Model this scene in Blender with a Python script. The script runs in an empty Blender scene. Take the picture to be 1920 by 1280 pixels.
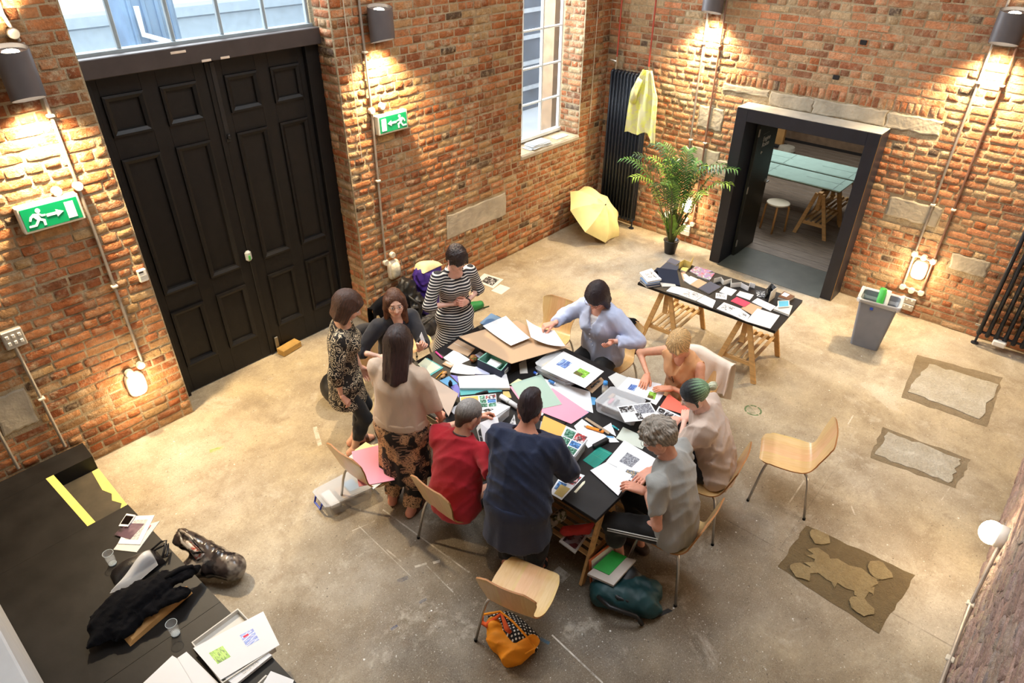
import bpy, bmesh, math, random
import numpy as np
from math import sin, cos, pi, radians as rad, sqrt
from mathutils import Vector, Matrix, Euler

random.seed(7)
rng = np.random.default_rng(11)
SC = bpy.context.scene
COL = SC.collection
V3 = lambda *a: np.array(a, float)

# ------------------------------------------------------------ camera
cam = bpy.data.cameras.new('camera')
cam_o = bpy.data.objects.new('camera', cam)
COL.objects.link(cam_o)
cam.sensor_width = 36.0
cam.lens = 23.68
cam.clip_start = 0.05
cam.clip_end = 200
cam_o.matrix_world = Matrix(((0.665284, 0.410211, -0.623798, 0), (-0.746569, 0.37181, -0.551717, 0), (0.005614, 0.832757, 0.553611, 4.3), (0, 0, 0, 1)))
SC.camera = cam_o

# ------------------------------------------------------------ view, sky and daylight
SC.view_settings.view_transform = 'Standard'
SC.view_settings.look = 'None'
SC.view_settings.gamma = 1.0
SC.view_settings.use_curve_mapping = False
SC.view_settings.exposure = 0.0
SC.cycles.use_denoising = True
SC.cycles.max_bounces = 7
SC.cycles.diffuse_bounces = 3
SC.cycles.glossy_bounces = 3
SC.cycles.transmission_bounces = 6
SC.cycles.transparent_max_bounces = 12
SC.cycles.sample_clamp_indirect = 4.0
SC.cycles.caustics_reflective = False
SC.cycles.caustics_refractive = False

world = bpy.data.worlds.new('overcast_sky')
SC.world = world
world.use_nodes = True
bgn = world.node_tree.nodes['Background']
bgn.inputs[0].default_value = (0.80, 0.90, 1.0, 1)
bgn.inputs[1].default_value = 2.6

def area(name, loc, aim, sx, sy, power, color):
    l = bpy.data.lights.new(name, 'AREA')
    l.shape = 'RECTANGLE'; l.size = sx; l.size_y = sy; l.energy = power; l.color = color
    o = bpy.data.objects.new(name, l); COL.objects.link(o)
    o.location = loc
    o.rotation_euler = (Vector(aim) - Vector(loc)).to_track_quat('-Z', 'Y').to_euler()
    return o

# daylight falling through the rooflight over the room, and through the two tall windows
area('rooflight_daylight', (3.9, 2.5, 6.75), (3.9, 2.5, 0), 3.6, 2.6, 205, (0.93, 0.96, 1.0))
area('transom_daylight', (2.9, 7.6, 5.6), (2.9, 4.0, 1.0), 2.2, 1.8, 520, (0.86, 0.94, 1.0))
area('tall_window_daylight', (7.3, 7.4, 3.9), (6.9, 4.0, 1.2), 1.4, 2.6, 480, (0.86, 0.94, 1.0))
WARM = (1.0, 0.77, 0.47)
SPOT_W = 520.0
LAMP_W = 20.0

# ------------------------------------------------------------ materials
MATS = {}
def nodes_of(name):
    m = bpy.data.materials.new(name); m.use_nodes = True
    nt = m.node_tree
    return m, nt, nt.nodes['Principled BSDF']
def lin(c):
    return tuple((x/12.92 if x <= 0.04045 else ((x+0.055)/1.055)**2.4) for x in c)
def srgb(r, g, b):
    return lin((r/255, g/255, b/255))
def mat(name, col, rough=0.6, metal=0.0, var=0.12, scale=8.0, bump=0.0, bscale=60.0, coat=0.0, spec=None, attr=False, sheen=0.0, coords='Object', stretch=None):
    """plain procedural surface: base colour broken up by noise, fine relief from noise"""
    if name in MATS: return MATS[name]
    m, nt, b = nodes_of(name)
    N, L = nt.nodes, nt.links
    tc = N.new('ShaderNodeTexCoord')
    src = tc.outputs[coords]
    if stretch:
        mp = N.new('ShaderNodeMapping'); mp.inputs['Scale'].default_value = stretch
        L.new(src, mp.inputs[0]); src = mp.outputs[0]
    no = N.new('ShaderNodeTexNoise'); no.inputs['Scale'].default_value = scale; no.inputs['Detail'].default_value = 4
    L.new(src, no.inputs['Vector'])
    mr = N.new('ShaderNodeMapRange'); mr.inputs[1].default_value = 0.3; mr.inputs[2].default_value = 0.7
    mr.inputs[3].default_value = 1-var; mr.inputs[4].default_value = 1+var
    L.new(no.outputs['Fac'], mr.inputs[0])
    mx = N.new('ShaderNodeMix'); mx.data_type = 'RGBA'; mx.blend_type = 'MULTIPLY'; mx.inputs[0].default_value = 1
    if attr:
        at = N.new('ShaderNodeAttribute'); at.attribute_name = 'Col'
        L.new(at.outputs['Color'], mx.inputs[6])
    else:
        mx.inputs[6].default_value = (*col, 1)
    L.new(mr.outputs[0], mx.inputs[7])
    L.new(mx.outputs[2], b.inputs['Base Color'])
    b.inputs['Roughness'].default_value = rough
    b.inputs['Metallic'].default_value = metal
    b.inputs['Coat Weight'].default_value = coat
    if spec is not None: b.inputs['Specular IOR Level'].default_value = spec
    if sheen: b.inputs['Sheen Weight'].default_value = sheen
    if bump:
        n2 = N.new('ShaderNodeTexNoise'); n2.inputs['Scale'].default_value = bscale; n2.inputs['Detail'].default_value = 3
        L.new(src, n2.inputs['Vector'])
        bp = N.new('ShaderNodeBump'); bp.inputs['Strength'].default_value = bump; bp.inputs['Distance'].default_value = 0.01
        L.new(n2.outputs['Fac'], bp.inputs['Height']); L.new(bp.outputs[0], b.inputs['Normal'])
    MATS[name] = m
    return m
def glow(name, col, power):
    if name in MATS: return MATS[name]
    m, nt, b = nodes_of(name)
    b.inputs['Base Color'].default_value = (1, 1, 1, 1)
    b.inputs['Emission Color'].default_value = (*col, 1)
    b.inputs['Emission Strength'].default_value = power
    MATS[name] = m
    return m
def glassy(name, col, rough=0.05, alpha=0.25, spec=0.5):
    """thin clear plastic or pane glass: mostly see-through with a glossy skin"""
    if name in MATS: return MATS[name]
    m, nt, b = nodes_of(name)
    b.inputs['Base Color'].default_value = (*col, 1)
    b.inputs['Roughness'].default_value = rough
    b.inputs['Alpha'].default_value = alpha
    b.inputs['Specular IOR Level'].default_value = spec
    MATS[name] = m
    return m

# ------------------------------------------------------------ mesh building
class MB:
    def __init__(s): s.v = []; s.f = []; s.n = 0
    def add(s, verts, faces):
        s.v.extend([tuple(map(float, p)) for p in verts]); s.f.extend([[i+s.n for i in f] for f in faces]); s.n += len(verts)
        return s
    def box(s, c, d, R=None, bev=0.0):
        hx, hy, hz = d[0]/2, d[1]/2, d[2]/2
        if bev > 0:
            b = min(bev, hx*.9, hy*.9, hz*.9)
            vs = []; idx = {}
            for sx in (-1, 1):
                for sy in (-1, 1):
                    for sz in (-1, 1):
                        for a in range(3):
                            p = [sx*(hx-b), sy*(hy-b), sz*(hz-b)]
                            p[a] = (sx*hx, sy*hy, sz*hz)[a]
                            idx[(sx, sy, sz, a)] = len(vs); vs.append(p)
            fs = []
            for a in range(3):
                o1, o2 = (a+1) % 3, (a+2) % 3
                for sg in (-1, 1):
                    q = []
                    for (u, w) in ((-1, -1), (1, -1), (1, 1), (-1, 1)):
                        k = [0, 0, 0]; k[a] = sg; k[o1] = u; k[o2] = w
                        q.append(idx[(*k, a)])
                    fs.append(q if sg > 0 else q[::-1])
            for a in range(3):
                o1, o2 = (a+1) % 3, (a+2) % 3
                for u in (-1, 1):
                    for w in (-1, 1):
                        k0 = [0, 0, 0]; k0[a] = -1; k0[o1] = u; k0[o2] = w
                        k1 = list(k0); k1[a] = 1
                        q = [idx[(*k0, o1)], idx[(*k1, o1)], idx[(*k1, o2)], idx[(*k0, o2)]]
                        fs.append(q if u*w < 0 else q[::-1])
            for sx in (-1, 1):
                for sy in (-1, 1):
                    for sz in (-1, 1):
                        q = [idx[(sx, sy, sz, 0)], idx[(sx, sy, sz, 1)], idx[(sx, sy, sz, 2)]]
                        fs.append(q if sx*sy*sz > 0 else q[::-1])
        else:
            vs = [(x, y, z) for x in (-hx, hx) for y in (-hy, hy) for z in (-hz, hz)]
            fs = [(0, 1, 3, 2), (4, 6, 7, 5), (0, 4, 5, 1), (2, 3, 7, 6), (0, 2, 6, 4), (1, 5, 7, 3)]
        if R is not None: vs = [R @ Vector(p) for p in vs]
        vs = [(p[0]+c[0], p[1]+c[1], p[2]+c[2]) for p in vs]
        return s.add(vs, fs)
    def beam(s, a, b, w, t, up=(0, 0, 1), bev=0.002):
        """square bar from a to b, w wide and t thick"""
        a, b = Vector(a), Vector(b); d = b-a
        z = d.normalized(); x = Vector(up).cross(z)
        if x.length < 1e-4: x = Vector((1, 0, 0))
        x.normalize(); y = z.cross(x)
        R = Matrix((x, y, z)).transposed()
        return s.box((a+b)/2, (w, t, d.length), R, bev)
    def tube(s, pts, r, n=10, caps=True):
        pts = [Vector(p) for p in pts]
        rs = r if isinstance(r, (list, tuple)) else [r]*len(pts)
        vs = []; prev = None
        for i, p in enumerate(pts):
            t = (pts[min(i+1, len(pts)-1)] - pts[max(i-1, 0)]).normalized()
            if prev is None:
                x = t.orthogonal().normalized()
            else:
                x = (prev - t*prev.dot(t)).normalized()
            prev = x; y = t.cross(x)
            for k in range(n):
                a = 2*pi*k/n
                vs.append(p + (x*cos(a)+y*sin(a))*rs[i])
        fs = [[i*n+k, i*n+(k+1) % n, (i+1)*n+(k+1) % n, (i+1)*n+k] for i in range(len(pts)-1) for k in range(n)]
        if caps: fs += [list(range(n))[::-1], [len(pts)*n-n+k for k in range(n)]]
        return s.add(vs, fs)
    def lathe(s, prof, c=(0, 0, 0), n=24, R=None, close=False):
        vs = []; m = len(prof)
        for k in range(n):
            a = 2*pi*k/n
            for (r, z) in prof:
                p = Vector((r*cos(a), r*sin(a), z))
                if R is not None: p = R @ p
                vs.append((p[0]+c[0], p[1]+c[1], p[2]+c[2]))
        fs = []
        for k in range(n):
            k2 = (k+1) % n
            for i in range(m-1):
                fs.append([k*m+i, k2*m+i, k2*m+i+1, k*m+i+1])
        return s.add(vs, fs)
    def slab(s, corners, th):
        """flat piece with the given corner loop (its underside) and thickness th upwards"""
        n = len(corners)
        lo = [tuple(c) for c in corners]; hi = [(c[0], c[1], c[2]+th) for c in corners]
        area2 = sum(lo[i][0]*lo[(i+1) % n][1]-lo[(i+1) % n][0]*lo[i][1] for i in range(n))
        if area2 < 0: lo = lo[::-1]; hi = hi[::-1]
        fs = [list(range(n))[::-1], list(range(n, 2*n))] + [[i, (i+1) % n, n+(i+1) % n, n+i] for i in range(n)]
        return s.add(lo+hi, fs)
    def grid(s, P, closed_u=False):
        """P[i][j] points -> quads"""
        nu, nv = len(P), len(P[0])
        vs = [p for row in P for p in row]
        fs = []
        for i in range(nu if closed_u else nu-1):
            for j in range(nv-1):
                i2 = (i+1) % nu
                fs.append([i*nv+j, i2*nv+j, i2*nv+j+1, i*nv+j+1])
        return s.add(vs, fs)
    def sphere(s, c, r, n=12, m=8, R=None):
        rr = r if isinstance(r, (tuple, list)) else (r, r, r)
        vs = []; fs = []
        for i in range(m+1):
            th = pi*i/m
            for k in range(n):
                a = 2*pi*k/n
                p = Vector((rr[0]*sin(th)*cos(a), rr[1]*sin(th)*sin(a), rr[2]*cos(th)))
                if R is not None: p = R @ p
                vs.append((p[0]+c[0], p[1]+c[1], p[2]+c[2]))
        for i in range(m):
            for k in range(n):
                fs.append([i*n+k, (i+1)*n+k, (i+1)*n+(k+1) % n, i*n+(k+1) % n])
        return s.add(vs, fs)
    def mesh(s, name, m=None, smooth=False):
        me = bpy.data.meshes.new(name)
        me.from_pydata(s.v, [], s.f)
        if m: me.materials.append(m)
        if smooth: me.polygons.foreach_set('use_smooth', [True]*len(me.polygons))
        me.update()
        return me

def link(name, me, parent=None, loc=None, rot=None):
    o = bpy.data.objects.new(name, me); COL.objects.link(o)
    if parent is not None: o.parent = parent
    if loc is not None: o.location = loc
    if rot is not None: o.rotation_euler = rot
    return o
def tag(o, label, cat, group=None):
    o['label'] = label; o['category'] = cat
    if group: o['group'] = group
    return o
def thing(name, label, cat, loc=(0, 0, 0), rz=0.0, group=None):
    o = bpy.data.objects.new(name, None); COL.objects.link(o)
    o.empty_display_size = 0.1
    o.location = loc; o.rotation_euler = (0, 0, rz)
    return tag(o, label, cat, group)
def part(name, mb, m, parent, smooth=False, label=None, loc=None, rot=None):
    o = link(name, mb.mesh(name, m, smooth), parent, loc, rot)
    if label: o['label'] = label
    return o
def struct(name, mb, m, smooth=False, parent=None):
    o = link(name, mb.mesh(name, m, smooth), parent)
    if parent is None: o['kind'] = 'structure'
    return o
def dup(root, loc, rz, label, group=None):
    r = root.copy(); COL.objects.link(r); r.location = loc; r.rotation_euler = (0, 0, rz)
    r['label'] = label
    if group: r['group'] = group
    for ch in list(root.children):
        c = ch.copy(); COL.objects.link(c); c.parent = r
        for g in list(ch.children):
            d = g.copy(); COL.objects.link(d); d.parent = c
    return r
def np_mesh(name, v, f, m=None, smooth=True, col=None):
    me = bpy.data.meshes.new(name)
    v = np.asarray(v, np.float32); f = np.asarray(f, np.int32)
    k = f.shape[1]
    me.vertices.add(len(v)); me.vertices.foreach_set('co', v.ravel())
    me.loops.add(f.size); me.loops.foreach_set('vertex_index', f.ravel())
    me.polygons.add(len(f)); me.polygons.foreach_set('loop_start', np.arange(0, f.size, k, dtype=np.int32))
    me.update(calc_edges=True)
    if smooth: me.polygons.foreach_set('use_smooth', np.ones(len(f), bool))
    if m: me.materials.append(m)
    if col is not None:
        a = me.color_attributes.new('Col', 'FLOAT_COLOR', 'POINT')
        c4 = np.ones((len(v), 4), np.float32); c4[:, :3] = col
        a.data.foreach_set('color', c4.ravel())
    me.validate()
    return me

# ============================================================ ROOM SHELL
WA, WB, WC = 5.79, 8.57, -0.50        # wall planes: y = WA, x = WB, y = WC
TOPZ = 6.2
def mnode(nt, t, **kw):
    n = nt.nodes.new('ShaderNode'+t)
    for k, v in kw.items(): setattr(n, k, v)
    return n
def math_(nt, op, a, b=None, clamp=False):
    n = nt.nodes.new('ShaderNodeMath'); n.operation = op; n.use_clamp = clamp
    for i, v in enumerate((a, b)):
        if v is None: continue
        if isinstance(v, (int, float)): n.inputs[i].default_value = v
        else: nt.links.new(v, n.inputs[i])
    return n.outputs[0]
def mix_(nt, fac, a, b, mode='MIX'):
    n = nt.nodes.new('ShaderNodeMix'); n.data_type = 'RGBA'; n.blend_type = mode
    for i, v in ((0, fac), (6, a), (7, b)):
        if isinstance(v, (int, float)): n.inputs[i].default_value = v
        elif isinstance(v, tuple): n.inputs[i].default_value = (*v[:3], 1)
        else: nt.links.new(v, n.inputs[i])
    return n.outputs[2]
def noise_(nt, src, scale, detail=4, rough=0.5, lo=0.3, hi=0.7, a=0.0, b=1.0, dist=0.0):
    n = nt.nodes.new('ShaderNodeTexNoise'); n.inputs['Scale'].default_value = scale; n.inputs['Detail'].default_value = detail
    n.inputs['Roughness'].default_value = rough; n.inputs['Distortion'].default_value = dist
    nt.links.new(src, n.inputs['Vector'])
    m = nt.nodes.new('ShaderNodeMapRange'); m.clamp = True
    for i, v in enumerate((lo, hi, a, b)): m.inputs[i+1].default_value = v
    nt.links.new(n.outputs['Fac'], m.inputs[0])
    return m.outputs[0]

# --- concrete floor: mottled grey and tan, aggregate specks, scored white lines, paint drips
def make_floor_mat():
    m, nt, b = nodes_of('worn_concrete')
    tc = mnode(nt, 'TexCoord'); P = tc.outputs['Object']
    big = noise_(nt, P, 0.55, 4, 0.55, 0.36, 0.64)
    mid = noise_(nt, P, 2.3, 6, 0.65, 0.35, 0.68)
    fine = noise_(nt, P, 38, 5, 0.7, 0.3, 0.72)
    grit = noise_(nt, P, 120, 3, 0.6, 0.35, 0.7)
    c = mix_(nt, big, srgb(190, 180, 164), srgb(196, 176, 138))
    c = mix_(nt, math_(nt, 'MULTIPLY', mid, .8), c, srgb(140, 122, 96))
    # broad darker concrete across the work area, partly dim light painted into the colour
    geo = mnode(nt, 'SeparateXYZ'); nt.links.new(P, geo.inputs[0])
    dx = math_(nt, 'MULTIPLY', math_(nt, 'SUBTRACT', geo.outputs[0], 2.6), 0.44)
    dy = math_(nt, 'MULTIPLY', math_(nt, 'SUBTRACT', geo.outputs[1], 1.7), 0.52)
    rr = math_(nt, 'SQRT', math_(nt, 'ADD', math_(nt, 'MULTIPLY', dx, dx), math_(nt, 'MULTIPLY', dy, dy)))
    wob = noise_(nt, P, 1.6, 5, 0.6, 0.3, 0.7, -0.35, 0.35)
    dirt_shade = math_(nt, 'SUBTRACT', 1.22, math_(nt, 'ADD', rr, wob), True)
    c = mix_(nt, math_(nt, 'MULTIPLY', dirt_shade, 0.95), c, srgb(78, 60, 34))
    c = mix_(nt, math_(nt, 'MULTIPLY', noise_(nt, P, 1.15, 9, .72, .50, .60, dist=.6), .38), c, srgb(112, 88, 56))
    c = mix_(nt, math_(nt, 'MULTIPLY', noise_(nt, P, 1.9, 9, .74, .56, .64, dist=.4), .40), c, srgb(214, 204, 186))
    stain = noise_(nt, P, 4.1, 6, 0.7, 0.58, 0.72)
    c = mix_(nt, math_(nt, 'MULTIPLY', stain, 0.45), c, srgb(104, 76, 42))
    c = mix_(nt, math_(nt, 'MULTIPLY', fine, 0.26), c, srgb(92, 76, 54), 'MIX')
    c = mix_(nt, math_(nt, 'MULTIPLY', grit, 0.16), c, srgb(222, 214, 196))
    sp_ = noise_(nt, P, 64, 4, .75, .44, .60)
    c = mix_(nt, math_(nt, 'MULTIPLY', sp_, .11), c, srgb(60, 50, 38)); c = mix_(nt, math_(nt, 'MULTIPLY', noise_(nt, P, 52, 4, .75, 0.56, .68), .16), c, srgb(232, 224, 206))
    # pale aggregate chips and dark pits
    for sc, th, colr, amt in ((26, 0.12, srgb(226, 222, 212), 0.6), (17, 0.10, srgb(44, 36, 26), 0.6), (7, 0.05, srgb(240, 238, 232), 0.85), (48, .2, srgb(58, 46, 32), .4), (60, .2, srgb(222, 212, 190), .4)):
        vo = mnode(nt, 'TexVoronoi'); vo.inputs['Scale'].default_value = sc; nt.links.new(P, vo.inputs['Vector'])
        vo.inputs['Randomness'].default_value = 1.0
        k = math_(nt, 'LESS_THAN', vo.outputs['Distance'], th)
        sel = noise_(nt, P, sc*0.7+3, 2, 0.5, 0.5, 0.56)
        c = mix_(nt, math_(nt, 'MULTIPLY', math_(nt, 'MULTIPLY', k, sel), amt), c, colr)
    # scored lines: (x0,y0,x1,y1,half width, strength, colour)
    wn = noise_(nt, P, 9, 4, 0.7, 0.35, 0.6)
    for (x0, y0, x1, y1, w, a_, colr) in LINES:
        ln = sqrt((x1-x0)**2+(y1-y0)**2); tx, ty = (x1-x0)/ln, (y1-y0)/ln
        d = math_(nt, 'ABSOLUTE', math_(nt, 'ADD', math_(nt, 'ADD', math_(nt, 'MULTIPLY', geo.outputs[0], -ty), math_(nt, 'MULTIPLY', geo.outputs[1], tx)), x0*ty-y0*tx))
        t = math_(nt, 'ADD', math_(nt, 'ADD', math_(nt, 'MULTIPLY', geo.outputs[0], tx), math_(nt, 'MULTIPLY', geo.outputs[1], ty)), -(x0*tx+y0*ty))
        k = math_(nt, 'MULTIPLY', math_(nt, 'LESS_THAN', d, w), math_(nt, 'MULTIPLY', math_(nt, 'GREATER_THAN', t, 0.0), math_(nt, 'LESS_THAN', t, ln)))
        c = mix_(nt, math_(nt, 'MULTIPLY', math_(nt, 'MULTIPLY', k, wn), a_), c, colr)
    nt.links.new(c, b.inputs['Base Color'])
    r = math_(nt, 'ADD', math_(nt, 'MULTIPLY', mid, 0.25), 0.42)
    nt.links.new(r, b.inputs['Roughness'])
    bp = mnode(nt, 'Bump'); bp.inputs['Strength'].default_value = 0.25; bp.inputs['Distance'].default_value = 0.01
    nt.links.new(math_(nt, 'ADD', fine, math_(nt, 'MULTIPLY', mid, 2.0)), bp.inputs['Height']); nt.links.new(bp.outputs[0], b.inputs['Normal'])
    return m
WHT = srgb(226, 220, 208)
LN = [((2.222,3.396,0.000), (2.259,2.415,0.000), .006, .8, WHT), ((2.275,1.622,0.000), (2.230,1.159,0.000), .006, .8, WHT), ((1.979,3.410,0.000), (1.939,2.721,0.000), .004, .55, WHT),
      ((1.977,3.050,0.000), (1.980,2.880,0.000), .006, .8, WHT), ((1.910,3.404,0.000), (2.1, 3.35, 0), .004, .6, WHT),
      ((2.085,2.704,0.000), (2.056,2.381,0.000), .004, .5, WHT), ((4.558,0.890,0.000), (4.927,0.900,0.000), .006, .8, WHT), ((5.961,0.880,0.000), (6.138,0.890,0.000), .006, .8, WHT), ((5.119,0.884,0.000), (5.335,0.903,0.000), .005, .6, WHT),
      ((4.05, 1.2, 0), (4.05, -.5, 0), .006, .5, srgb(84, 70, 54)), ((4.05, .75, 0), (5.4, .75, 0), .004, .4, srgb(84, 70, 54)),
      ((2.135,2.685,0.000), (2.184,2.660,0.000), .012, .9, WHT), ((2.018,2.763,0.000), (2.099,2.718,0.000), .010, .8, WHT),
      ((5.478,-0.068,0.000), (5.821,-0.092,0.000), .004, .5, WHT), ((4.889,0.478,0.000), (4.817,0.427,0.000), .006, .8, WHT), ((2.453,4.707,0.000), (2.332,4.447,0.000), .02, .7, WHT), ((2.712,1.948,0.000), (2.707,1.831,0.000), .05, .5, WHT),
      ((1.841,2.760,0.000), (1.919,2.729,0.000), .018, .9, srgb(40, 52, 84)), ((1.828,2.501,0.000), (1.888,2.487,0.000), .012, .8, srgb(40, 52, 84)), ((1.553,2.488,0.000), (1.604,2.480,0.000), .010, .8, srgb(40, 58, 100)), ((2.200,1.670,0.000), (2.213,1.595,0.000), .012, .8, srgb(30, 90, 120)),
      ((1.605,5.134,0.000), (1.722,5.090,0.000), .022, .8, srgb(120, 160, 50)), ((5.567,1.747,0.000), (5.491,1.643,0.000), .03, .5, srgb(70, 96, 60))]
LINES = [(a[0], a[1], b_[0], b_[1], w, s_, c_) for (a, b_, w, s_, c_) in LN]
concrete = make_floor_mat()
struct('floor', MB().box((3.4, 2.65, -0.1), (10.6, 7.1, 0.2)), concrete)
floor_o = bpy.data.objects['floor']

# --- rough repair patches let into the floor
def ragged(corners, n=9, amp=0.03, seed=0):
    r = random.Random(seed); out = []
    for i in range(len(corners)):
        a, b_ = corners[i], corners[(i+1) % len(corners)]
        for k in range(n):
            t = k/n
            out.append((a[0]+(b_[0]-a[0])*t + (r.uniform(-amp, amp) if k else 0), a[1]+(b_[1]-a[1])*t + (r.uniform(-amp, amp) if k else 0), a[2]))
    return out
def patch_mat(name, c1, c2):
    m, nt, b = nodes_of(name)
    P = mnode(nt, 'TexCoord').outputs['Object']
    a = noise_(nt, P, 6, 8, 0.75, 0.38, 0.62); f = noise_(nt, P, 60, 4, 0.7)
    c = mix_(nt, a, c1, c2); c = mix_(nt, math_(nt, 'MULTIPLY', f, .35), c, srgb(120, 104, 84))
    nt.links.new(c, b.inputs['Base Color']); b.inputs['Roughness'].default_value = 0.85
    bp = mnode(nt, 'Bump'); bp.inputs['Strength'].default_value = 0.9; bp.inputs['Distance'].default_value = 0.02
    nt.links.new(math_(nt, 'ADD', a, math_(nt, 'MULTIPLY', f, .4)), bp.inputs['Height']); nt.links.new(bp.outputs[0], b.inputs['Normal'])
    return m
pale = patch_mat('pale_mortar_patch', srgb(212, 202, 180), srgb(232, 226, 210))
tan_ = patch_mat('tan_mortar_patch', srgb(190, 168, 122), srgb(170, 146, 100))
dk = patch_mat('dark_mortar_patch', srgb(170, 152, 122), srgb(150, 132, 102))
dk3 = patch_mat('damp_mortar_patch', srgb(136, 116, 78), srgb(122, 102, 68))
def z0(c, z=0.0): return [(x, y, z) for (x, y, *_) in c]
pp = part('concrete_patch', MB().slab(ragged(z0([(7.709,0.722,0.000), (7.859,-0.088,0.000), (6.830,-0.141,0.000), (6.761,0.620,0.000)]), 9, .012, 1), 0.002), dk, floor_o)
pp = part('concrete_patch', MB().slab(ragged(z0([(7.595,0.571,0.000), (7.676,-0.082,0.000), (6.905,-0.057,0.000), (6.902,0.597,0.000)], .002), 9, .02, 2), 0.006), pale, floor_o)
pp = part('concrete_patch', MB().slab(ragged(z0([(6.148,0.615,0.000), (6.206,-0.136,0.000), (5.720,-0.124,0.000), (5.617,0.559,0.000)]), 9, .012, 3), 0.002), dk, floor_o)
pp = part('concrete_patch', MB().slab(ragged(z0([(6.100,0.551,0.000), (6.147,-0.070,0.000), (5.740,-0.060,0.000), (5.688,0.544,0.000)], .002), 9, .02, 4), 0.006), pale, floor_o)
pp = part('concrete_patch', MB().slab(ragged(z0([(4.432,0.684,0.000), (4.509,-0.124,0.000), (3.811,-0.077,0.000), (3.882,0.690,0.000)]), 10, .008, 5), 0.002), dk3, floor_o)
pp = part('concrete_patch', MB().slab(ragged(z0([(4.239,0.551,0.000), (4.294,0.065,0.000), (4.026,0.087,0.000), (3.996,0.519,0.000)], .002), 10, .035, 6), 0.007), tan_, floor_o)
for k, c in enumerate(((3.950,0.542,0.000), (4.373,0.561,0.000), (4.364,0.095,0.000), (3.940,0.096,0.000))):
    q = [(c[0]+.085*(.7+.5*random.random())*cos(a), c[1]+.085*(.7+.5*random.random())*sin(a), .009) for a in np.linspace(0, 2*pi, 13)[:-1]]
    part('concrete_patch', MB().slab(q, 0.004), tan_, floor_o)

gm = (5.538,1.665,0.000); ring_ = [(gm[0]+r_*cos(a), gm[1]+r_*sin(a), .0005+.0004*(r_ > .08)) for a in np.linspace(0, 2*pi, 33) for r_ in (.068, .085)]
part('paint_ring', MB().add(ring_, [[2*k, 2*k+1, 2*k+3, 2*k+2] for k in range(32) if k % 9 != 4]), mat('faded_green_paint', srgb(96, 116, 78), .8, var=.5, scale=30), floor_o)
# --- ceiling with its rooflight, upper walls (seen only from inside), back wall behind the camera
plaster = mat('white_plaster', srgb(225, 220, 212), .9, var=.05)
cb = MB()
for (cx, cy, sx, sy) in ((0.45, 2.65, 3.3, 6.3), (7.15, 2.65, 2.9, 6.3), (3.9, -.03, 3.6, .95), (3.9, 4.92, 3.6, 1.76)):
    cb.box((cx, cy, TOPZ+.1), (sx, sy, .2))
struct('ceiling', cb, plaster)
struct('wall_front', MB().box((-1.3, 2.65, 3.0), (.2, 6.8, 6.6)), plaster)

# --- brick: a wall is a mortar face with every brick modelled and proud of it
BRICKS_COL = [srgb(188, 124, 86), srgb(200, 138, 100), srgb(176, 110, 74), srgb(206, 150, 114), srgb(166, 104, 74), srgb(194, 130, 94), srgb(186, 140, 104), srgb(158, 106, 78), srgb(198, 160, 124), srgb(184, 112, 72)]
def brick_mat():
    m, nt, b = nodes_of('old_red_brick')
    at = mnode(nt, 'Attribute'); at.attribute_name = 'Col'
    geo = mnode(nt, 'NewGeometry'); P = geo.outputs['Position']
    oi = mnode(nt, 'ObjectInfo')
    v = math_(nt, 'ADD', math_(nt, 'MULTIPLY', oi.outputs['Random'], .34), .83)
    n1 = noise_(nt, P, 30, 6, 0.7, .3, .7, .72, 1.22)
    c = mix_(nt, 1.0, at.outputs['Color'], math_(nt, 'MULTIPLY', v, n1), 'MULTIPLY')
    lime = noise_(nt, P, 11, 7, 0.75, .48, .64)         # lime and mortar smeared over the faces
    zone = noise_(nt, P, .8, 3, .5, .38, .64, .18, .9)
    c = mix_(nt, math_(nt, 'MULTIPLY', lime, zone), c, srgb(206, 184, 150))
    soot = noise_(nt, P, 1.7, 5, .7, .60, .74, 0, .5)
    c = mix_(nt, soot, c, srgb(92, 66, 48))
    nt.links.new(c, b.inputs['Base Color']); b.inputs['Roughness'].default_value = .88; b.inputs['Specular IOR Level'].default_value = .25
    bp = mnode(nt, 'Bump'); bp.inputs['Strength'].default_value = .8; bp.inputs['Distance'].default_value = .012
    h = math_(nt, 'ADD', noise_(nt, P, 42, 6, .7), math_(nt, 'MULTIPLY', noise_(nt, P, 12, 5, .7), 1.6))
    nt.links.new(h, bp.inputs['Height']); nt.links.new(bp.outputs[0], b.inputs['Normal'])
    return m
BRICK = brick_mat()
def mortar_mat():
    m, nt, b = nodes_of('lime_mortar')
    P = mnode(nt, 'NewGeometry').outputs['Position']
    a = noise_(nt, P, 9, 6, .7); f = noise_(nt, P, 45, 5, .7)
    c = mix_(nt, a, srgb(176, 152, 118), srgb(204, 186, 154)); c = mix_(nt, math_(nt, 'MULTIPLY', noise_(nt, P, 2.2, 4, .6, .5, .68), .6), c, srgb(130, 100, 72))
    nt.links.new(c, b.inputs['Base Color']); b.inputs['Roughness'].default_value = .95; b.inputs['Specular IOR Level'].default_value = .15
    bp = mnode(nt, 'Bump'); bp.inputs['Strength'].default_value = .9; bp.inputs['Distance'].default_value = .012
    nt.links.new(math_(nt, 'ADD', a, f), bp.inputs['Height']); nt.links.new(bp.outputs[0], b.inputs['Normal'])
    return m
MORTAR = mortar_mat()

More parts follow.
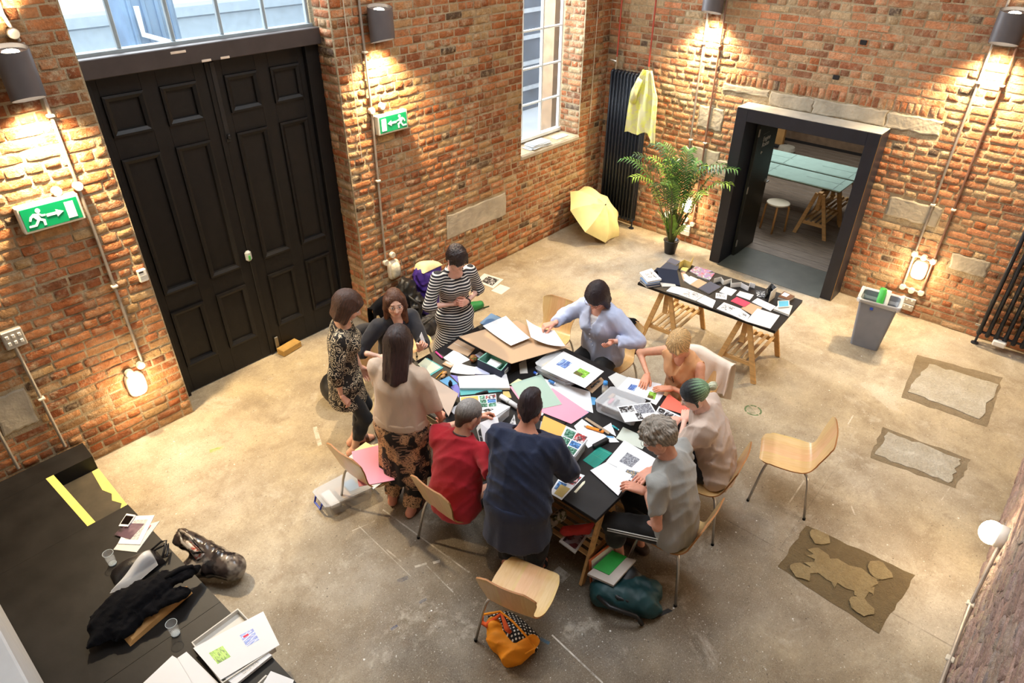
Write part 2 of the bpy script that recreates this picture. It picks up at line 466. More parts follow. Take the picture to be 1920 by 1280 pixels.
def brick_unit(kind, seed):
    """unit brick: u,v in -.5..+.5, depth w from 0 (buried) to 1 (face); worn arrises, uneven face"""
    r = random.Random(seed*31+kind)
    nu, nv = (5, 3) if kind == 0 else (4, 3)
    bu = .035 if kind == 0 else .07
    bv = .11
    worn = r.choice((.4, .7, 1.0, 1.6))
    P = []
    for i in range(nu):
        row = []
        for j in range(nv):
            u = -.5+bu*worn+(1-2*bu*worn)*i/(nu-1); v = -.5+bv*worn+(1-2*bv*worn)*j/(nv-1)
            edge = (i in (0, nu-1)) + (j in (0, nv-1))
            u += r.uniform(-.02, .02); v += r.uniform(-.03, .03)
            if edge == 2: u *= .97; v *= .9
            w = 1.0 + r.uniform(-.22, .12)*(1+.7*worn) - edge*.12*worn
            row.append((u, v, w))
        P.append(row)
    vs = [p for row in P for p in row]
    fs = [[i*nv+j, (i+1)*nv+j, (i+1)*nv+j+1, i*nv+j+1] for i in range(nu-1) for j in range(nv-1)]
    ring = [i*nv for i in range(nu)] + [(nu-1)*nv+j for j in range(1, nv)] + [i*nv+nv-1 for i in range(nu-2, -1, -1)] + [j for j in range(nv-2, 0, -1)]
    base = len(vs)
    for k in ring:
        i, j = divmod(k, nv)
        vs.append((-.5+i/(nu-1), -.5+j/(nv-1), 0.0))
    n = len(ring)
    fs += [[base+k, base+(k+1) % n, ring[(k+1) % n], ring[k]] for k in range(n)]
    return np.array(vs), np.array(fs)
NVAR = 14
UNITS = {k: [brick_unit(k, s) for s in range(NVAR)] for k in (0, 1)}
UNIT_MESH = {}
def brick_colour(r, bias):
    c = np.array(r.choice(BRICKS_COL)) * r.uniform(.8, 1.18)
    x = r.random()
    if x < .03: c = np.array(srgb(112, 92, 78))*r.uniform(.8, 1.2)
    elif x < .12: c = np.array(srgb(196, 166, 130))
    c = c*np.array(bias[:3])
    return c if len(bias) == 3 else c*(1-bias[3])+np.array(srgb(186, 172, 168))*bias[3]*r.uniform(.75, 1.15)
for k in (0, 1):
    for s in range(NVAR):
        rr_ = random.Random(s*7+k)
        UNIT_MESH[(k, s)] = (UNITS[k][s], brick_colour(rr_, (1, 1, 1)))
MESH_CACHE = {}
def unit_mesh(k, s, bias, wname):
    key = (k, s, wname)
    if key not in MESH_CACHE:
        (v, f), c = UNIT_MESH[(k, s)]
        MESH_CACHE[key] = np_mesh('brick', v, f, BRICK, False, np.tile(brick_colour(random.Random(s*7+k), bias), (len(v), 1)))
    return MESH_CACHE[key]

COURSE, LONG, SHORT, JOINT = .083, .243, .122, .016
def lay(u0, u1, v0, v1, holes, seed):
    """bricks (u, v, w, h, kind) of a wall field in old Scottish bond: three stretcher courses to one header course"""
    r = random.Random(seed); out = []
    n = int(math.ceil((v1-v0)/COURSE))
    for c in range(n):
        za, zb = v0+c*COURSE, v0+(c+1)*COURSE
        segs = [(u0, u1)]
        for (a, b_, z1, z2) in holes:
            if z1 < zb-.02 and z2 > za+.02:
                segs = [s for (s0, s1) in segs for s in ((s0, min(s1, a)), (max(s0, b_), s1)) if s[1]-s[0] > .03]
        head = (c % 4 == 3)
        for (s0, s1) in segs:
            pitch = SHORT if head else LONG
            off = (c % 2)*pitch*.5
            u = s0
            first = True
            while u < s1-.03:
                w = pitch*r.uniform(.92, 1.08)
                k = 1 if head else 0
                if first and off: w = pitch*.5+.003; k = 1
                elif not head and r.random() < .10: w = SHORT; k = 1
                first = False
                if s1-(u+w) < .05: w = s1-u
                if w < .15: k = 1
                out.append((u+w/2, (za+zb)/2+r.uniform(-.003, .003), w-JOINT*r.uniform(.6, 1.4), COURSE-JOINT*r.uniform(.7, 1.4), k))
                u += w
    return out
CAMP = np.array((0, 0, 4.3))
def frame_px(p):
    q = cam_o.matrix_world.inverted() @ Vector(p)
    if q.z > -.1: return None
    return (960+1263*q.x/-q.z, 640-1263*q.y/-q.z, -q.z)
def brick_field(wall, wname, origin, uax, nax, bricks, proud, seed, bias=(1, 1, 1), nparts=300):
    """places bricks on a wall face; the ones showing largest become parts, the rest one stuff part"""
    r = random.Random(seed)
    origin, uax, nax = map(np.array, (origin, uax, nax)); vax = np.array((0, 0, 1.0))
    items = []
    for (u, v, w, h, k) in bricks:
        p = origin+uax*u+vax*v
        px = frame_px(p)
        vis = px is not None and -20 < px[0] < 1940 and -20 < px[1] < 1300
        d = np.linalg.norm(p-CAMP); cosv = abs(np.dot((CAMP-p)/d, nax))
        size = (w*h*cosv/d**2) if vis else 0
        items.append((size, p, w, h, k, proud*r.uniform(.55, 1.45), r.randrange(NVAR), r.uniform(-.012, .012)))
    items.sort(key=lambda t: -t[0])
    VV, FF, CC = [], [], []; n = 0
    for i, (size, p, w, h, k, d, s, rot) in enumerate(items):
        if i < nparts and size > 0:
            o = link('brick', unit_mesh(k, s, bias, wname), wall)
            M = Matrix(((uax[0]*w, 0, nax[0]*d, p[0]), (uax[1]*w, 0, nax[1]*d, p[1]), (0, h, 0, p[2]), (0, 0, 0, 1)))
            o.matrix_local = M
        else:
            vs, fs = UNITS[k][s]
            cu, sn = vs[:, 0]*w, vs[:, 1]*h
            VV.append(p + np.outer(cu, uax) + np.outer(sn+cu*rot, vax) + np.outer(vs[:, 2]*d, nax))
            FF.append(fs+n); n += len(vs)
            CC.append(np.tile(brick_colour(r, bias), (len(vs), 1)))
    if VV:
        o = link('brickwork', np_mesh('brickwork', np.concatenate(VV), np.concatenate(FF), BRICK, False, np.concatenate(CC)), wall)
        o['kind'] = 'stuff'

STONE = mat('grey_sandstone', srgb(172, 160, 140), .9, var=.22, scale=5, bump=.7, bscale=22)
def stone(wall, c, d, jag=.012, seed=0, m=None):
    r = random.Random(seed); a = 0 if d[0] > d[1] else 1      # long axis along x or y; face towards the room
    if d[1-a] < .03 or d[1-a] > .2: mb = MB().box(c, d, None, .012)
    else:
        hu, hz, pr = d[a]/2, d[2]/2, .012
        def ring(ins, dep):
            rr = random.Random(seed); out = []
            for (u0, v0, u1, v1, n) in ((-hu, -hz, hu, -hz, 9), (hu, -hz, hu, hz, 4), (hu, hz, -hu, hz, 9), (-hu, hz, -hu, -hz, 4)):
                for k in range(n):
                    t = k/n; q = [0, 0, 0]
                    uu = (u0+(u1-u0)*t)*(1-ins/hu)+rr.uniform(-1, 1)*jag*1.3; vv = (v0+(v1-v0)*t)*(1-ins/hz)+rr.uniform(-1, 1)*jag
                    q[a] = c[a]+uu; q[2] = c[2]+vv; q[1-a] = c[1-a]-dep-rr.uniform(0, .004); out.append(tuple(q))
            return out
        R0, R1, R2 = ring(0, -.02), ring(0, pr*.6), ring(.014, pr); n = len(R0)
        mb = MB().add(R0+R1+R2, [[i*n+k, i*n+(k+1) % n, (i+1)*n+(k+1) % n, (i+1)*n+k] for i in (0, 1) for k in range(n)]+[[2*n+k for k in range(n)]])
    part('stone', mb, m or STONE, wall)

# wall with the big doors and the tall window (kept to the left of the picture)
DX0, DX1 = 1.785, 3.985
WX0, WX1, WZ0 = 6.70, 7.975, 1.385
wl = MB()
for (x0, x1, z_0, z_1) in ((-1.4, DX0, 0, TOPZ), (DX1, WX0, 0, TOPZ), (WX0, WX1, 0, WZ0), (WX1, WB+.35, 0, TOPZ), (DX0, DX1, 4.75, TOPZ), (WX0, WX1, 4.75, TOPZ)):
    wl.box(((x0+x1)/2, WA+.19, (z_0+z_1)/2), (x1-x0, .38, z_1-z_0))
struct('wall_left', wl, MORTAR); wall_left = bpy.data.objects['wall_left']
SA = (5.30, 6.39, .65, .965)
brA = lay(-1.2, WB, 0, 4.25, [(DX0-.004, DX1+.004, 0, 9), (WX0, WX1, WZ0, 9), SA, (.35, .62, .62, .98)], 1)
brick_field(wall_left, 'a', (0, WA, 0), (1, 0, 0), (0, -1, 0), brA, .010, 2, (.93, .82, .63))  # browner tint puts this wall's warm, dim lamp light into the brick colour
# reveals: right side of the door recess, both sides of the window
brR = [(x, z, w, h, 1 if w < .15 else 0) for (x, z, w, h, k) in lay(0, .26, 0, 4.25, [], 5)]
brick_field(wall_left, 'r', (DX1, WA+.012, 0), (0, 1, 0), (-1, 0, 0), brR, .009, 6, (1.05, 1.0, .98), 0)
brick_field(wall_left, 'r', (WX1, WA+.012, 0), (0, 1, 0), (-1, 0, 0), lay(0, .34, WZ0, 4.25, [], 8), .008, 9, (1.12, 1.10, 1.02), 0)
stone(wall_left, ((SA[0]+SA[1])/2, WA, (SA[2]+SA[3])/2), (SA[1]-SA[0], .05, SA[3]-SA[2]), .008, 3)
stone(wall_left, (.48, WA, .8), (.25, .05, .34), .01, 4)
stone(wall_left, ((WX0+WX1)/2, WA+.10, WZ0-.035), (WX1-WX0+.01, .24, .06), .008, 5)

# wall with the black portal (right-hand far wall)
PY0, PY1, PZ = 1.955, 3.545, 2.10
wb = MB()
for (y0, y1, z_0, z_1) in ((-.7, PY0, 0, TOPZ), (PY1, WA+.38, 0, TOPZ), (PY0, PY1, PZ, TOPZ)):
    wb.box((WB+.17, (y0+y1)/2, (z_0+z_1)/2), (.34, y1-y0, z_1-z_0))
struct('wall_back', wb, MORTAR); wall_back = bpy.data.objects['wall_back']
STN = [(1.40, 1.97, 2.12, 2.30), (1.97, 2.80, 2.125, 2.30), (2.80, 3.34, 2.125, 2.295), (3.36, 3.98, 2.20, 2.30), (3.90, 4.26, 1.68, 1.97), (3.86, 4.30, 1.16, 1.42), (1.11, 1.68, 1.14, 1.385), (.48, .86, .72, .92), (3.62, 3.95, 1.1, 1.32)]
holesB = [(PY0-.005, PY1+.005, 0, PZ), (1.40, 3.96, 2.30, 2.425)] + [s for s in STN]
brB = lay(-.5, WA, 0, 4.25, holesB, 21)
u = 1.42
while u < 3.95:
    w = .076*random.uniform(.85, 1.15); brB.append((u+w/2, 2.362, w-.012, .112, 1)); u += w
brick_field(wall_back, 'b', (WB, 0, 0), (0, 1, 0), (-1, 0, 0), brB, .008, 22, (1.08, 1.07, 1.03))
for k, (a, b_, c, d) in enumerate(STN):
    stone(wall_back, (WB, (a+b_)/2, (c+d)/2), (.045, b_-a-.012, d-c-.012), .010, 40+k)
for (yy, zz) in ((2.43, 2.955), (2.62, 2.56)):
    stone(wall_back, (WB-.012, yy, zz), (.015, .075, .05), .008, 60+int(zz*10), mat('soot_black', srgb(38, 34, 34), .95))

# wall on the camera's side, seen edge-on at the lower right
struct('wall_right', MB().box((3.6, WC-.15, TOPZ/2), (10.4, .30, TOPZ)), MORTAR); wall_right = bpy.data.objects['wall_right']
brick_field(wall_right, 'c', (0, WC, 0), (1, 0, 0), (0, 1, 0), lay(-1.1, WB, 0, 4.25, [], 31), .014, 32, (1.0, 1.0, 1.05, .62), 300)

# --- big double doors in the recess
BLACK = mat('black_door_paint', srgb(18, 15, 13), .5, spec=.35, var=.25, scale=12, bump=.15, bscale=25)
DARK = mat('near_black_paint', srgb(24, 22, 22), .5, var=.2)
def moulded(mb, x0, x1, z_0, z_1, y):
    """bolection moulding round a sunk panel"""
    prof = [(0, .0), (.0, .022), (.018, .026), (.045, .012), (.05, -.012)]
    rings = []
    for (ins, dep) in prof:
        rings.append([(x0+ins, y-dep, z_0+ins), (x1-ins, y-dep, z_0+ins), (x1-ins, y-dep, z_1-ins), (x0+ins, y-dep, z_1-ins)])
    vs = [p for r_ in rings for p in r_]; fs = []
    for k in range(len(rings)-1):
        for i in range(4): fs.append([k*4+i, k*4+(i+1) % 4, k*4+4+(i+1) % 4, k*4+4+i])
    fs.append([len(vs)-4+i for i in range(4)])
    mb.add(vs, fs)
YD = 6.10
rows = [(2.615, 2.94), (1.135, 2.43), (.31, .94)]
for n_, (xa, xb, cols_) in enumerate(((1.90, 2.855, [(1.952, 2.28), (2.415, 2.737)]), (2.862, 3.83, [(2.995, 3.315), (3.45, 3.766)]))):
    zs = [0.012, .31, .94, 1.135, 2.43, 2.615, 2.94, 3.092]
    xs = [xa, cols_[0][0], cols_[0][1], cols_[1][0], cols_[1][1], xb]
    mb = MB()
    mb.box(((xa+xb)/2, YD+.055, 1.55), (xb-xa, .03, 3.07))
    for i in range(0, 6, 2): mb.box(((xs[i]+xs[i+1])/2, YD+.02, 1.552), (xs[i+1]-xs[i], .045, 3.08), None, .002)
    for j in range(0, 8, 2):
        for (a, b_) in cols_: mb.box(((a+b_)/2, YD+.0205, (zs[j]+zs[j+1])/2), (b_-a, .044, zs[j+1]-zs[j]), None, .002)
    o = struct('door_%d' % (n_+1), mb, BLACK)
    for (z_0, z_1) in rows:
        for (a, b_) in cols_:
            pm = MB(); moulded(pm, a, b_, z_0, z_1, YD-.002); part('door_panel', pm, BLACK, o)
    if n_ == 1:
        fb = MB().box((2.905, YD-.012, 2.72), (.045, .03, .70), None, .004).box((2.905, YD-.03, 2.42), (.03, .05, .05), None, .008)
        part('bolt', fb, DARK, o)
        part('meeting_strip', MB().box((2.865, YD-.008, 1.55), (.05, .02, 3.07), None, .004), BLACK, o)
        part('lock_cover', MB().box((2.83, YD-.03, 1.235), (.065, .05, .115), None, .02), mat('grey_enamel', srgb(170, 172, 168), .4), o)
        part('lock_button', MB().box((2.825, YD-.058, 1.225), (.022, .012, .05), None, .004), mat('green_plastic', srgb(70, 160, 70), .4), o)
        part('floor_bolt', MB().box((2.93, YD-.015, .12), (.04, .02, .16), None, .004), mat('worn_steel', srgb(130, 124, 112), .4, .8), o)
fr = MB()
fr.box((DX0+.055, YD+.02, 1.6), (.115, .14, 3.2), None, .004).box((3.91, YD+.02, 1.6), (.15, .14, 3.2), None, .004)
struct('trim_1', fr, BLACK)
struct('trim_2', MB().box(((DX0+DX1)/2, YD-.02, 3.165), (DX1-DX0, .20, .145), None, .006), mat('brown_black_beam', srgb(62, 54, 52), .5, var=.15))
for (bx, w) in ((2.60, .13), (2.82, .085), (2.99, .085)):
    part('paint_chip', MB().box((bx, YD-.121, 3.20 if w > .1 else 3.105), (w, .006, .02), None, .003), mat('bare_plaster', srgb(220, 200, 180), .9), bpy.data.objects['trim_2'])

# --- windows
FRAME = mat('white_window_paint', srgb(226, 232, 234), .5, var=.08)
GREY_F = mat('grey_window_paint', srgb(150, 160, 164), .5, var=.1)
PANE = glassy('window_glass', (.95, .98, 1.0), .03, .06, .5)
def window(name, xs, zs, y, fm, bar=.03, sill=None):
    root = struct(name, MB().box(((xs[0]+xs[-1])/2, y, zs[0]-.02), (xs[-1]-xs[0]+.06, .08, .045), None, .004), fm)
    fb = MB()
    for x in xs: part('glazing_bar', MB().box((x, y, (zs[0]+zs[-1])/2), (bar, .045, zs[-1]-zs[0]), None, .006), fm, root)
    for z in zs[1:]: part('glazing_bar', MB().box(((xs[0]+xs[-1])/2, y, z), (xs[-1]-xs[0], .036, bar*.8), None, .006), fm, root)
    for i in range(len(xs)-1):
        for j in range(len(zs)-1):
            part('pane', MB().box(((xs[i]+xs[i+1])/2, y+.004, (zs[j]+zs[j+1])/2), (xs[i+1]-xs[i]-bar*.7, .004, zs[j+1]-zs[j]-bar*.6)), PANE, root)
    return root
window('window_1', [1.79, 2.206, 2.644, 3.075, 3.504, 3.95], [3.262, 3.72, 4.18, 4.64], YD+.02, GREY_F, .03)
window('window_2', [6.72, 7.104, 7.517, 7.93], [1.445, 1.89, 2.355, 2.82, 3.28, 3.74, 4.2, 4.66], 6.15, FRAME, .032)
t = thing('slate_stack', 'stack of loose grey slates left on the sill of the tall window', 'slates', (7.18, 5.90, 1.385))
SL = mat('grey_slate', srgb(196, 200, 202), .7, var=.1)
for k in range(5):
    part('slate', MB().box((random.uniform(-.02, .02), random.uniform(-.01, .01), .006+k*.011), (.42-.02*k, .17, .010), Matrix.Rotation(random.uniform(-.12, .12), 3, 'Z'), .002), SL, t)
t = tag(link('flat_slate', MB().box((7.72, 5.93, 1.389), (.26, .10, .012), None, .003).mesh('flat_slate', SL)), 'broken flat slate beside the window reveal on the tall window sill', 'slate')

# --- yard outside, pale and sunlit
yard = mat('pale_yard_paving', srgb(216, 222, 226), .9, var=.12, scale=1.2)
struct('ground_yard', MB().box((4, 16, -.06), (40, 20.3, .1)), yard); bpy.data.objects['ground_yard'].name = 'floor_yard'
tag(link('yard_wall', MB().box((8.0, 13.5, 1.2), (12, .3, 2.4), None, .02).box((8.0, 13.5, 2.5), (12.1, .5, .16)).mesh('yard_wall', mat('blue_grey_render', srgb(170, 190, 205), .9, var=.08))), 'pale blue grey boundary wall seen through the window over the big doors', 'wall')
sk = thing('skip', 'tall blue grey sheet metal cabinet in the yard seen through the left panes', 'container', (3.70, 9.25, 0), .06)
part('body', MB().box((0, 0, 1.75), (.62, .5, 3.5), None, .03), mat('blue_steel_sheet', srgb(96, 128, 160), .6, var=.3, scale=3), sk)
for k in range(4): part('rib', MB().box((-.24+k*.16, -.26, 1.75), (.05, .04, 3.4), None, .01), MATS['blue_steel_sheet'], sk)
part('pipe', MB().tube([(-.2, -.34, 3.2), (-.2, -.34, 2.9), (.25, -.34, 2.72)], .03), FRAME, sk)
bk = thing('neighbouring_building', 'dark sheet clad building across the yard seen through the tall window', 'building', (13.5, 12.2, 0))
part('wall', MB().box((0, 0, 1.6), (7, 3, 3.2)), mat('slate_cladding', srgb(92, 104, 120), .7, var=.25, scale=2), bk)
for k in range(5): part('cladding_rail', MB().box((0, -1.53, .5+k*.55), (7, .06, .08)), mat('pale_rail', srgb(200, 206, 212), .6), bk)

# ============================================================ PORTAL AND THE ROOM BEYOND
NAVY = mat('blue_black_portal_paint', srgb(24, 26, 36), .45, var=.2, scale=10, bump=.1)
XF = 8.26                                    # front face of the portal box
pt = MB()
pt.box(((XF+8.92)/2, 1.965, 1.055), (8.92-XF, .145, 2.11), None, .004)
pt.box(((XF+8.92)/2, 3.527, 1.055), (8.92-XF, .145, 2.11), None, .004)
pt.box(((XF+8.92)/2, 2.746, 2.036), (8.92-XF, 1.42, .152), None, .004)
struct('trim_3', pt, NAVY)
GOLD = mat('worn_brass_edge', srgb(150, 116, 70), .4, .6)
part('edge_strip', MB().box((XF+.004, 1.8965, 1.05), (.012, .006, 2.10)), GOLD, bpy.data.objects['trim_3'])
part('top_board', MB().box(((XF+8.56)/2, 2.746, 2.116), (8.56-XF, 1.70, .008), None, .002), mat('dusty_ply_top', srgb(176, 170, 158), .8, var=.25, scale=4), bpy.data.objects['trim_3'])
# open door leaf with its lettering, folded back along the left jamb
dl = struct('door_3', MB().box((8.93, 3.425, .985), (.62, .045, 1.95), None, .004), mat('green_black_door', srgb(22, 24, 18), .45, var=.2))
part('door_handle', MB().tube([(9.17, 3.40, .98), (9.17, 3.35, .98), (9.10, 3.35, .98)], .011).lathe([(0, 0), (.03, 0), (.03, .012), (0, .012)], (9.17, 3.401, .98), 14, Matrix.Rotation(rad(90), 3, 'X')), mat('brushed_steel', srgb(170, 170, 165), .3, .9), dl)
for zz in (.2, .98, 1.75): part('hinge', MB().box((8.625, 3.40, zz), (.03, .012, .10), None, .002), MATS['brushed_steel'], dl)
SIGN_W = mat('white_lettering', srgb(235, 235, 230), .6, var=.02)
def text_mesh(txt, size, extrude=.0006, align='LEFT', spacing=.8):
    cu = bpy.data.curves.new('lettering', 'FONT'); cu.body = txt; cu.size = size; cu.extrude = extrude; cu.align_x = align; cu.space_line = spacing
    o = bpy.data.objects.new('tmp_text', cu); COL.objects.link(o)
    dg = bpy.context.evaluated_depsgraph_get()
    me = bpy.data.meshes.new_from_object(o.evaluated_get(dg), depsgraph=dg)
    bpy.data.objects.remove(o); bpy.data.curves.remove(cu)
    return me
def letters(name, txt, size, parent, M, m, align='LEFT', spacing=.8):
    me = text_mesh(txt, size, .0006, align, spacing); me.materials.clear(); me.materials.append(m)
    o = link(name, me, parent); o.matrix_local = M
    return o
# letters read from inside the opening, facing the room (-y)
letters('lettering', 'Engine\nRoom', .088, dl, Matrix(((1, 0, 0, 8.80), (0, 0, -1, 3.4018), (0, 1, 0, 1.60), (0, 0, 0, 1))), SIGN_W, spacing=.85)
part('arrow', MB().box((8.835, 3.4015, 1.45), (.055, .002, .008)).box((8.817, 3.4015, 1.458), (.03, .002, .008), Matrix.Rotation(rad(-42), 3, 'Y')).box((8.817, 3.4015, 1.442), (.03, .002, .008), Matrix.Rotation(rad(42), 3, 'Y')), SIGN_W, dl)
part('rule', MB().box((8.87, 3.4015, 1.70), (.18, .002, .004)), mat('grey_lettering', srgb(140, 140, 136), .6), dl)

# engine room: grey threshold and board floor, walls, ceiling
struct('floor_threshold', MB().box((8.62, 2.745, .001), (.80, 1.42, .006)), mat('grey_painted_concrete', srgb(92, 94, 84), .35, var=.2, scale=4))
WOODF = mat('grey_brown_floorboard', srgb(122, 108, 92), .42, var=.35, scale=5, bump=.1, stretch=(8, 1, 1))
er = struct('floor_engine_room', MB().box((12.2, 3.2, -.05), (6.6, 7.4, .09)), mat('board_gap_black', srgb(26, 22, 18), .9))
for k in range(27):
    part('floorboard', MB().box((9.02+.10+k*.2, 3.4, .0), (.192, 6.6, .014), None, .003), WOODF, er)
for nm, c, d in (('wall_engine_far', (14.75, 3.2, 1.6), (.2, 8.4, 3.4)), ('wall_engine_left', (11.8, 6.9, 1.6), (6.4, .2, 3.4)), ('wall_engine_right', (11.8, -.6, 1.6), (6.4, .2, 3.4)), ('ceiling_engine_room', (11.8, 3.2, 3.3), (6.4, 8, .15))):
    struct(nm, MB().box(c, d), mat('warm_engine_wall', srgb(130, 104, 78), .9, var=.2))
area('engine_room_added_light', (11.3, 3.8, 3.18), (11.2, 3.6, 0), 2.4, 2.4, 130, (.95, .97, 1.0))  # unseen area light added to brighten the glass tables

# ============================================================ WALL FIXTURES
CONDUIT = mat('grey_steel_conduit', srgb(168, 158, 146), .45, .35, var=.2, scale=10)
CREAM = mat('cream_enamel_box', srgb(216, 206, 186), .5, var=.12)
LAMPG = mat('dark_grey_lamp_paint', srgb(98, 94, 96), .45, .25, var=.08)
HOT = glow('lamp_lens', (1.0, .86, .62), 28)
DIFF = glow('bulkhead_diffuser', (1.0, .88, .66), 14)
def basis(nax):
    n = Vector(nax); u = Vector((0, 0, 1)).cross(n).normalized()
    return n, u
def spot(name, loc, d, power, parent, deg=95, blend=.9):
    l = bpy.data.lights.new(name, 'SPOT'); l.energy = power; l.color = WARM; l.spot_size = rad(deg); l.spot_blend = blend; l.shadow_soft_size = .05
    o = bpy.data.objects.new(name, l); COL.objects.link(o); o.parent = parent
    o.location = loc; o.rotation_euler = Vector(d).to_track_quat('-Z', 'Y').to_euler()
    return o
def wall_lamp(x, y, z, nax, label, tall=.30, r=.14):
    """up and down lighter: drum leaning off its wall box, top and bottom cut on the slant"""
    n, u = basis(nax)
    t = thing('wall_lamp', label, 'lamp', (x, y, z), 0, 'drum shaped wall lights under the eaves')
    mb = MB(); N = 22; lo = []; hi = []
    c = n*.15
    for k in range(N):
        a = 2*pi*k/N; p = c+u*(r*cos(a))+n*(r*.8*sin(a))
        lo.append((p.x, p.y, -tall/2+.03*sin(a))); hi.append((p.x, p.y, tall/2-.02*sin(a)))
    mb.add(lo+hi, [[k, (k+1) % N, N+(k+1) % N, N+k] for k in range(N)])
    lo2 = [(c.x+(q[0]-c.x)*.94, c.y+(q[1]-c.y)*.94, q[2]) for q in lo]; hi2 = [(c.x+(q[0]-c.x)*.94, c.y+(q[1]-c.y)*.94, q[2]) for q in hi]
    mb.add(lo+lo2, [[k, N+k, N+(k+1) % N, (k+1) % N] for k in range(N)]); mb.add(hi+hi2, [[k, (k+1) % N, N+(k+1) % N, N+k] for k in range(N)])
    mb.add(lo2+hi2, [[k, N+k, N+(k+1) % N, (k+1) % N] for k in range(N)])
    part('drum', mb, LAMPG, t, True)
    cc = MB(); cc.add([(p[0], p[1], p[2]-.03) for p in hi2], [list(range(N))]); part('upper_plate', cc, LAMPG, t)
    part('wall_box', MB().box(c*.2, (abs(u.x)*.1+abs(n.x)*.06, abs(u.y)*.1+abs(n.y)*.06, .14), None, .008), LAMPG, t)
    q = c-n*.02
    part('upper_lens', MB().sphere((q.x, q.y, tall/2-.03), (.055, .055, .02), 14, 6), HOT, t)
    part('lower_lens', MB().sphere((q.x, q.y, -tall/2+.05), (.055, .055, .02), 14, 6), HOT, t)
    spot('lamp_down', (c.x*1.15, c.y*1.15, -tall/2-.01), (n.x*.10, n.y*.10, -1), SPOT_W, t, 120, 1.0)
    spot('lamp_up', (c.x, c.y, tall/2+.02), (-n.x*.2, -n.y*.2, 1), SPOT_W*.35, t)
    return t
nA, nB, nC = (0, -1, 0), (-1, 0, 0), (0, 1, 0)
wall_lamp(1.36, WA, 3.27, nA, 'dark drum wall light at the left edge, beside the big doors', .33, .11)
wall_lamp(4.45, WA, 3.25, nA, 'dark drum wall light on the pier between doors and window', .30, .13)
wall_lamp(WB, 4.22, 3.25, nB, 'dark drum wall light above the potted palm, cut by the top edge', .30, .13)
wall_lamp(WB, 1.12, 3.26, nB, 'dark drum wall light right of the black portal', .30, .13)

def jbox(mb, p, n, r=.036, h=.04):
    R = Vector((0, 0, 1)).rotation_difference(Vector(n)).to_matrix()
    mb.lathe([(0, 0), (r, 0), (r, h*.8), (r*.85, h), (0, h)], p, 14, R)
def conduit(runs, boxes, clips, n, label, rust=False):
    t = thing('conduit', label, 'conduit', runs[0][-1], 0)
    o = Vector(runs[0][-1])
    for run in runs: part('pipe', MB().tube([Vector(p)-o for p in run], .0125, 8), mat('rusty_steel_conduit', srgb(146, 110, 92), .5, .3, var=.2) if rust else CONDUIT, t)
    for b in boxes:
        mb = MB(); jbox(mb, Vector(b)-o, n); part('junction_box', mb, CREAM, t)
    for c in clips: part('clip', MB().box(Vector(c)-o, (.05, .05, .022), None, .006), CREAM, t)
    return t
ya = WA-.032
conduit([[(1.42, ya, 4.2), (1.42, ya, 3.62), (1.46, ya, 3.45)], [(1.475, ya, 3.44), (1.49, ya, 2.42)], [(1.49, ya, 2.42), (1.49, ya, .76)]], [(1.44, WA-.015, 3.5), (1.27, WA-.015, 3.5), (1.49, WA-.015, 2.42), (1.34, WA-.015, 2.42), (1.47, WA-.015, .75), (1.36, WA-.015, .72)], [(1.48, ya, 2.95), (1.49, ya, 1.55)], nA, 'steel conduit dropping from the leftmost wall light to the glowing bulkhead')
conduit([[(.68, ya, 1.34), (.69, ya, .30)]], [], [(.685, ya, .83)], nA, 'steel conduit below the six switch plate')
conduit([[(.33, ya, 1.25), (.33, ya, .30)]], [], [(.33, ya, .88)], nA, 'steel conduit at the left edge crossing the pale stone')
conduit([[(.12, ya, .9), (.14, ya, .30)]], [], [], nA, 'thin rusty pipe at the lower left corner behind the black stage', True)
conduit([[(4.30, ya, 4.2), (4.305, ya, 3.4), (4.315, ya, 2.42)], [(4.315, ya, 2.42), (4.285, ya, .75)]], [(4.30, WA-.015, 3.5), (4.42, WA-.015, 3.5), (4.315, WA-.015, 2.44), (4.45, WA-.015, 2.46), (4.285, WA-.015, .72), (4.39, WA-.015, .78)], [(4.31, ya, 3.0), (4.30, ya, 1.7)], nA, 'steel conduit running down the pier past the smaller exit sign')
xb_ = WB-.032
conduit([[(xb_, 4.345, 4.2), (xb_, 4.30, 1.3), (xb_, 4.28, .9)]], [], [(xb_, 4.33, 2.72), (xb_, 4.30, 1.5)], nB, 'left steel conduit above the potted palm')
conduit([[(xb_, 4.12, 4.2), (xb_, 4.08, 1.3), (xb_, 4.07, .3)]], [(WB-.015, 4.07, .32), (WB-.015, 4.18, .36)], [(xb_, 4.11, 2.72), (xb_, 4.08, 1.5)], nB, 'right rust coloured conduit above the potted palm', True)
conduit([[(xb_, 1.22, 4.2), (xb_, 1.22, .78)], [(xb_, 1.22, .78), (xb_, 1.02, .76)], [(xb_, 1.22, .78), (xb_, 1.22, .36)], [(xb_, 1.22, .36), (xb_, 1.02, .34)]], [(WB-.015, 1.22, .79), (WB-.015, 1.115, .775), (WB-.015, 1.22, .35), (WB-.015, 1.115, .335), (WB-.015, 1.22, 3.52)], [(xb_, 1.22, 2.72), (xb_, 1.22, 1.40)], nB, 'left steel conduit right of the portal, framing a bulkhead')
conduit([[(xb_, 1.01, 4.2), (xb_, 1.01, .76)], [(xb_, 1.01, .76), (xb_, 1.01, .34)]], [(WB-.015, 1.01, .76), (WB-.015, 1.01, .34)], [(xb_, 1.01, 2.72), (xb_, 1.01, 1.40)], nB, 'right rusty conduit right of the portal, framing a bulkhead', True)
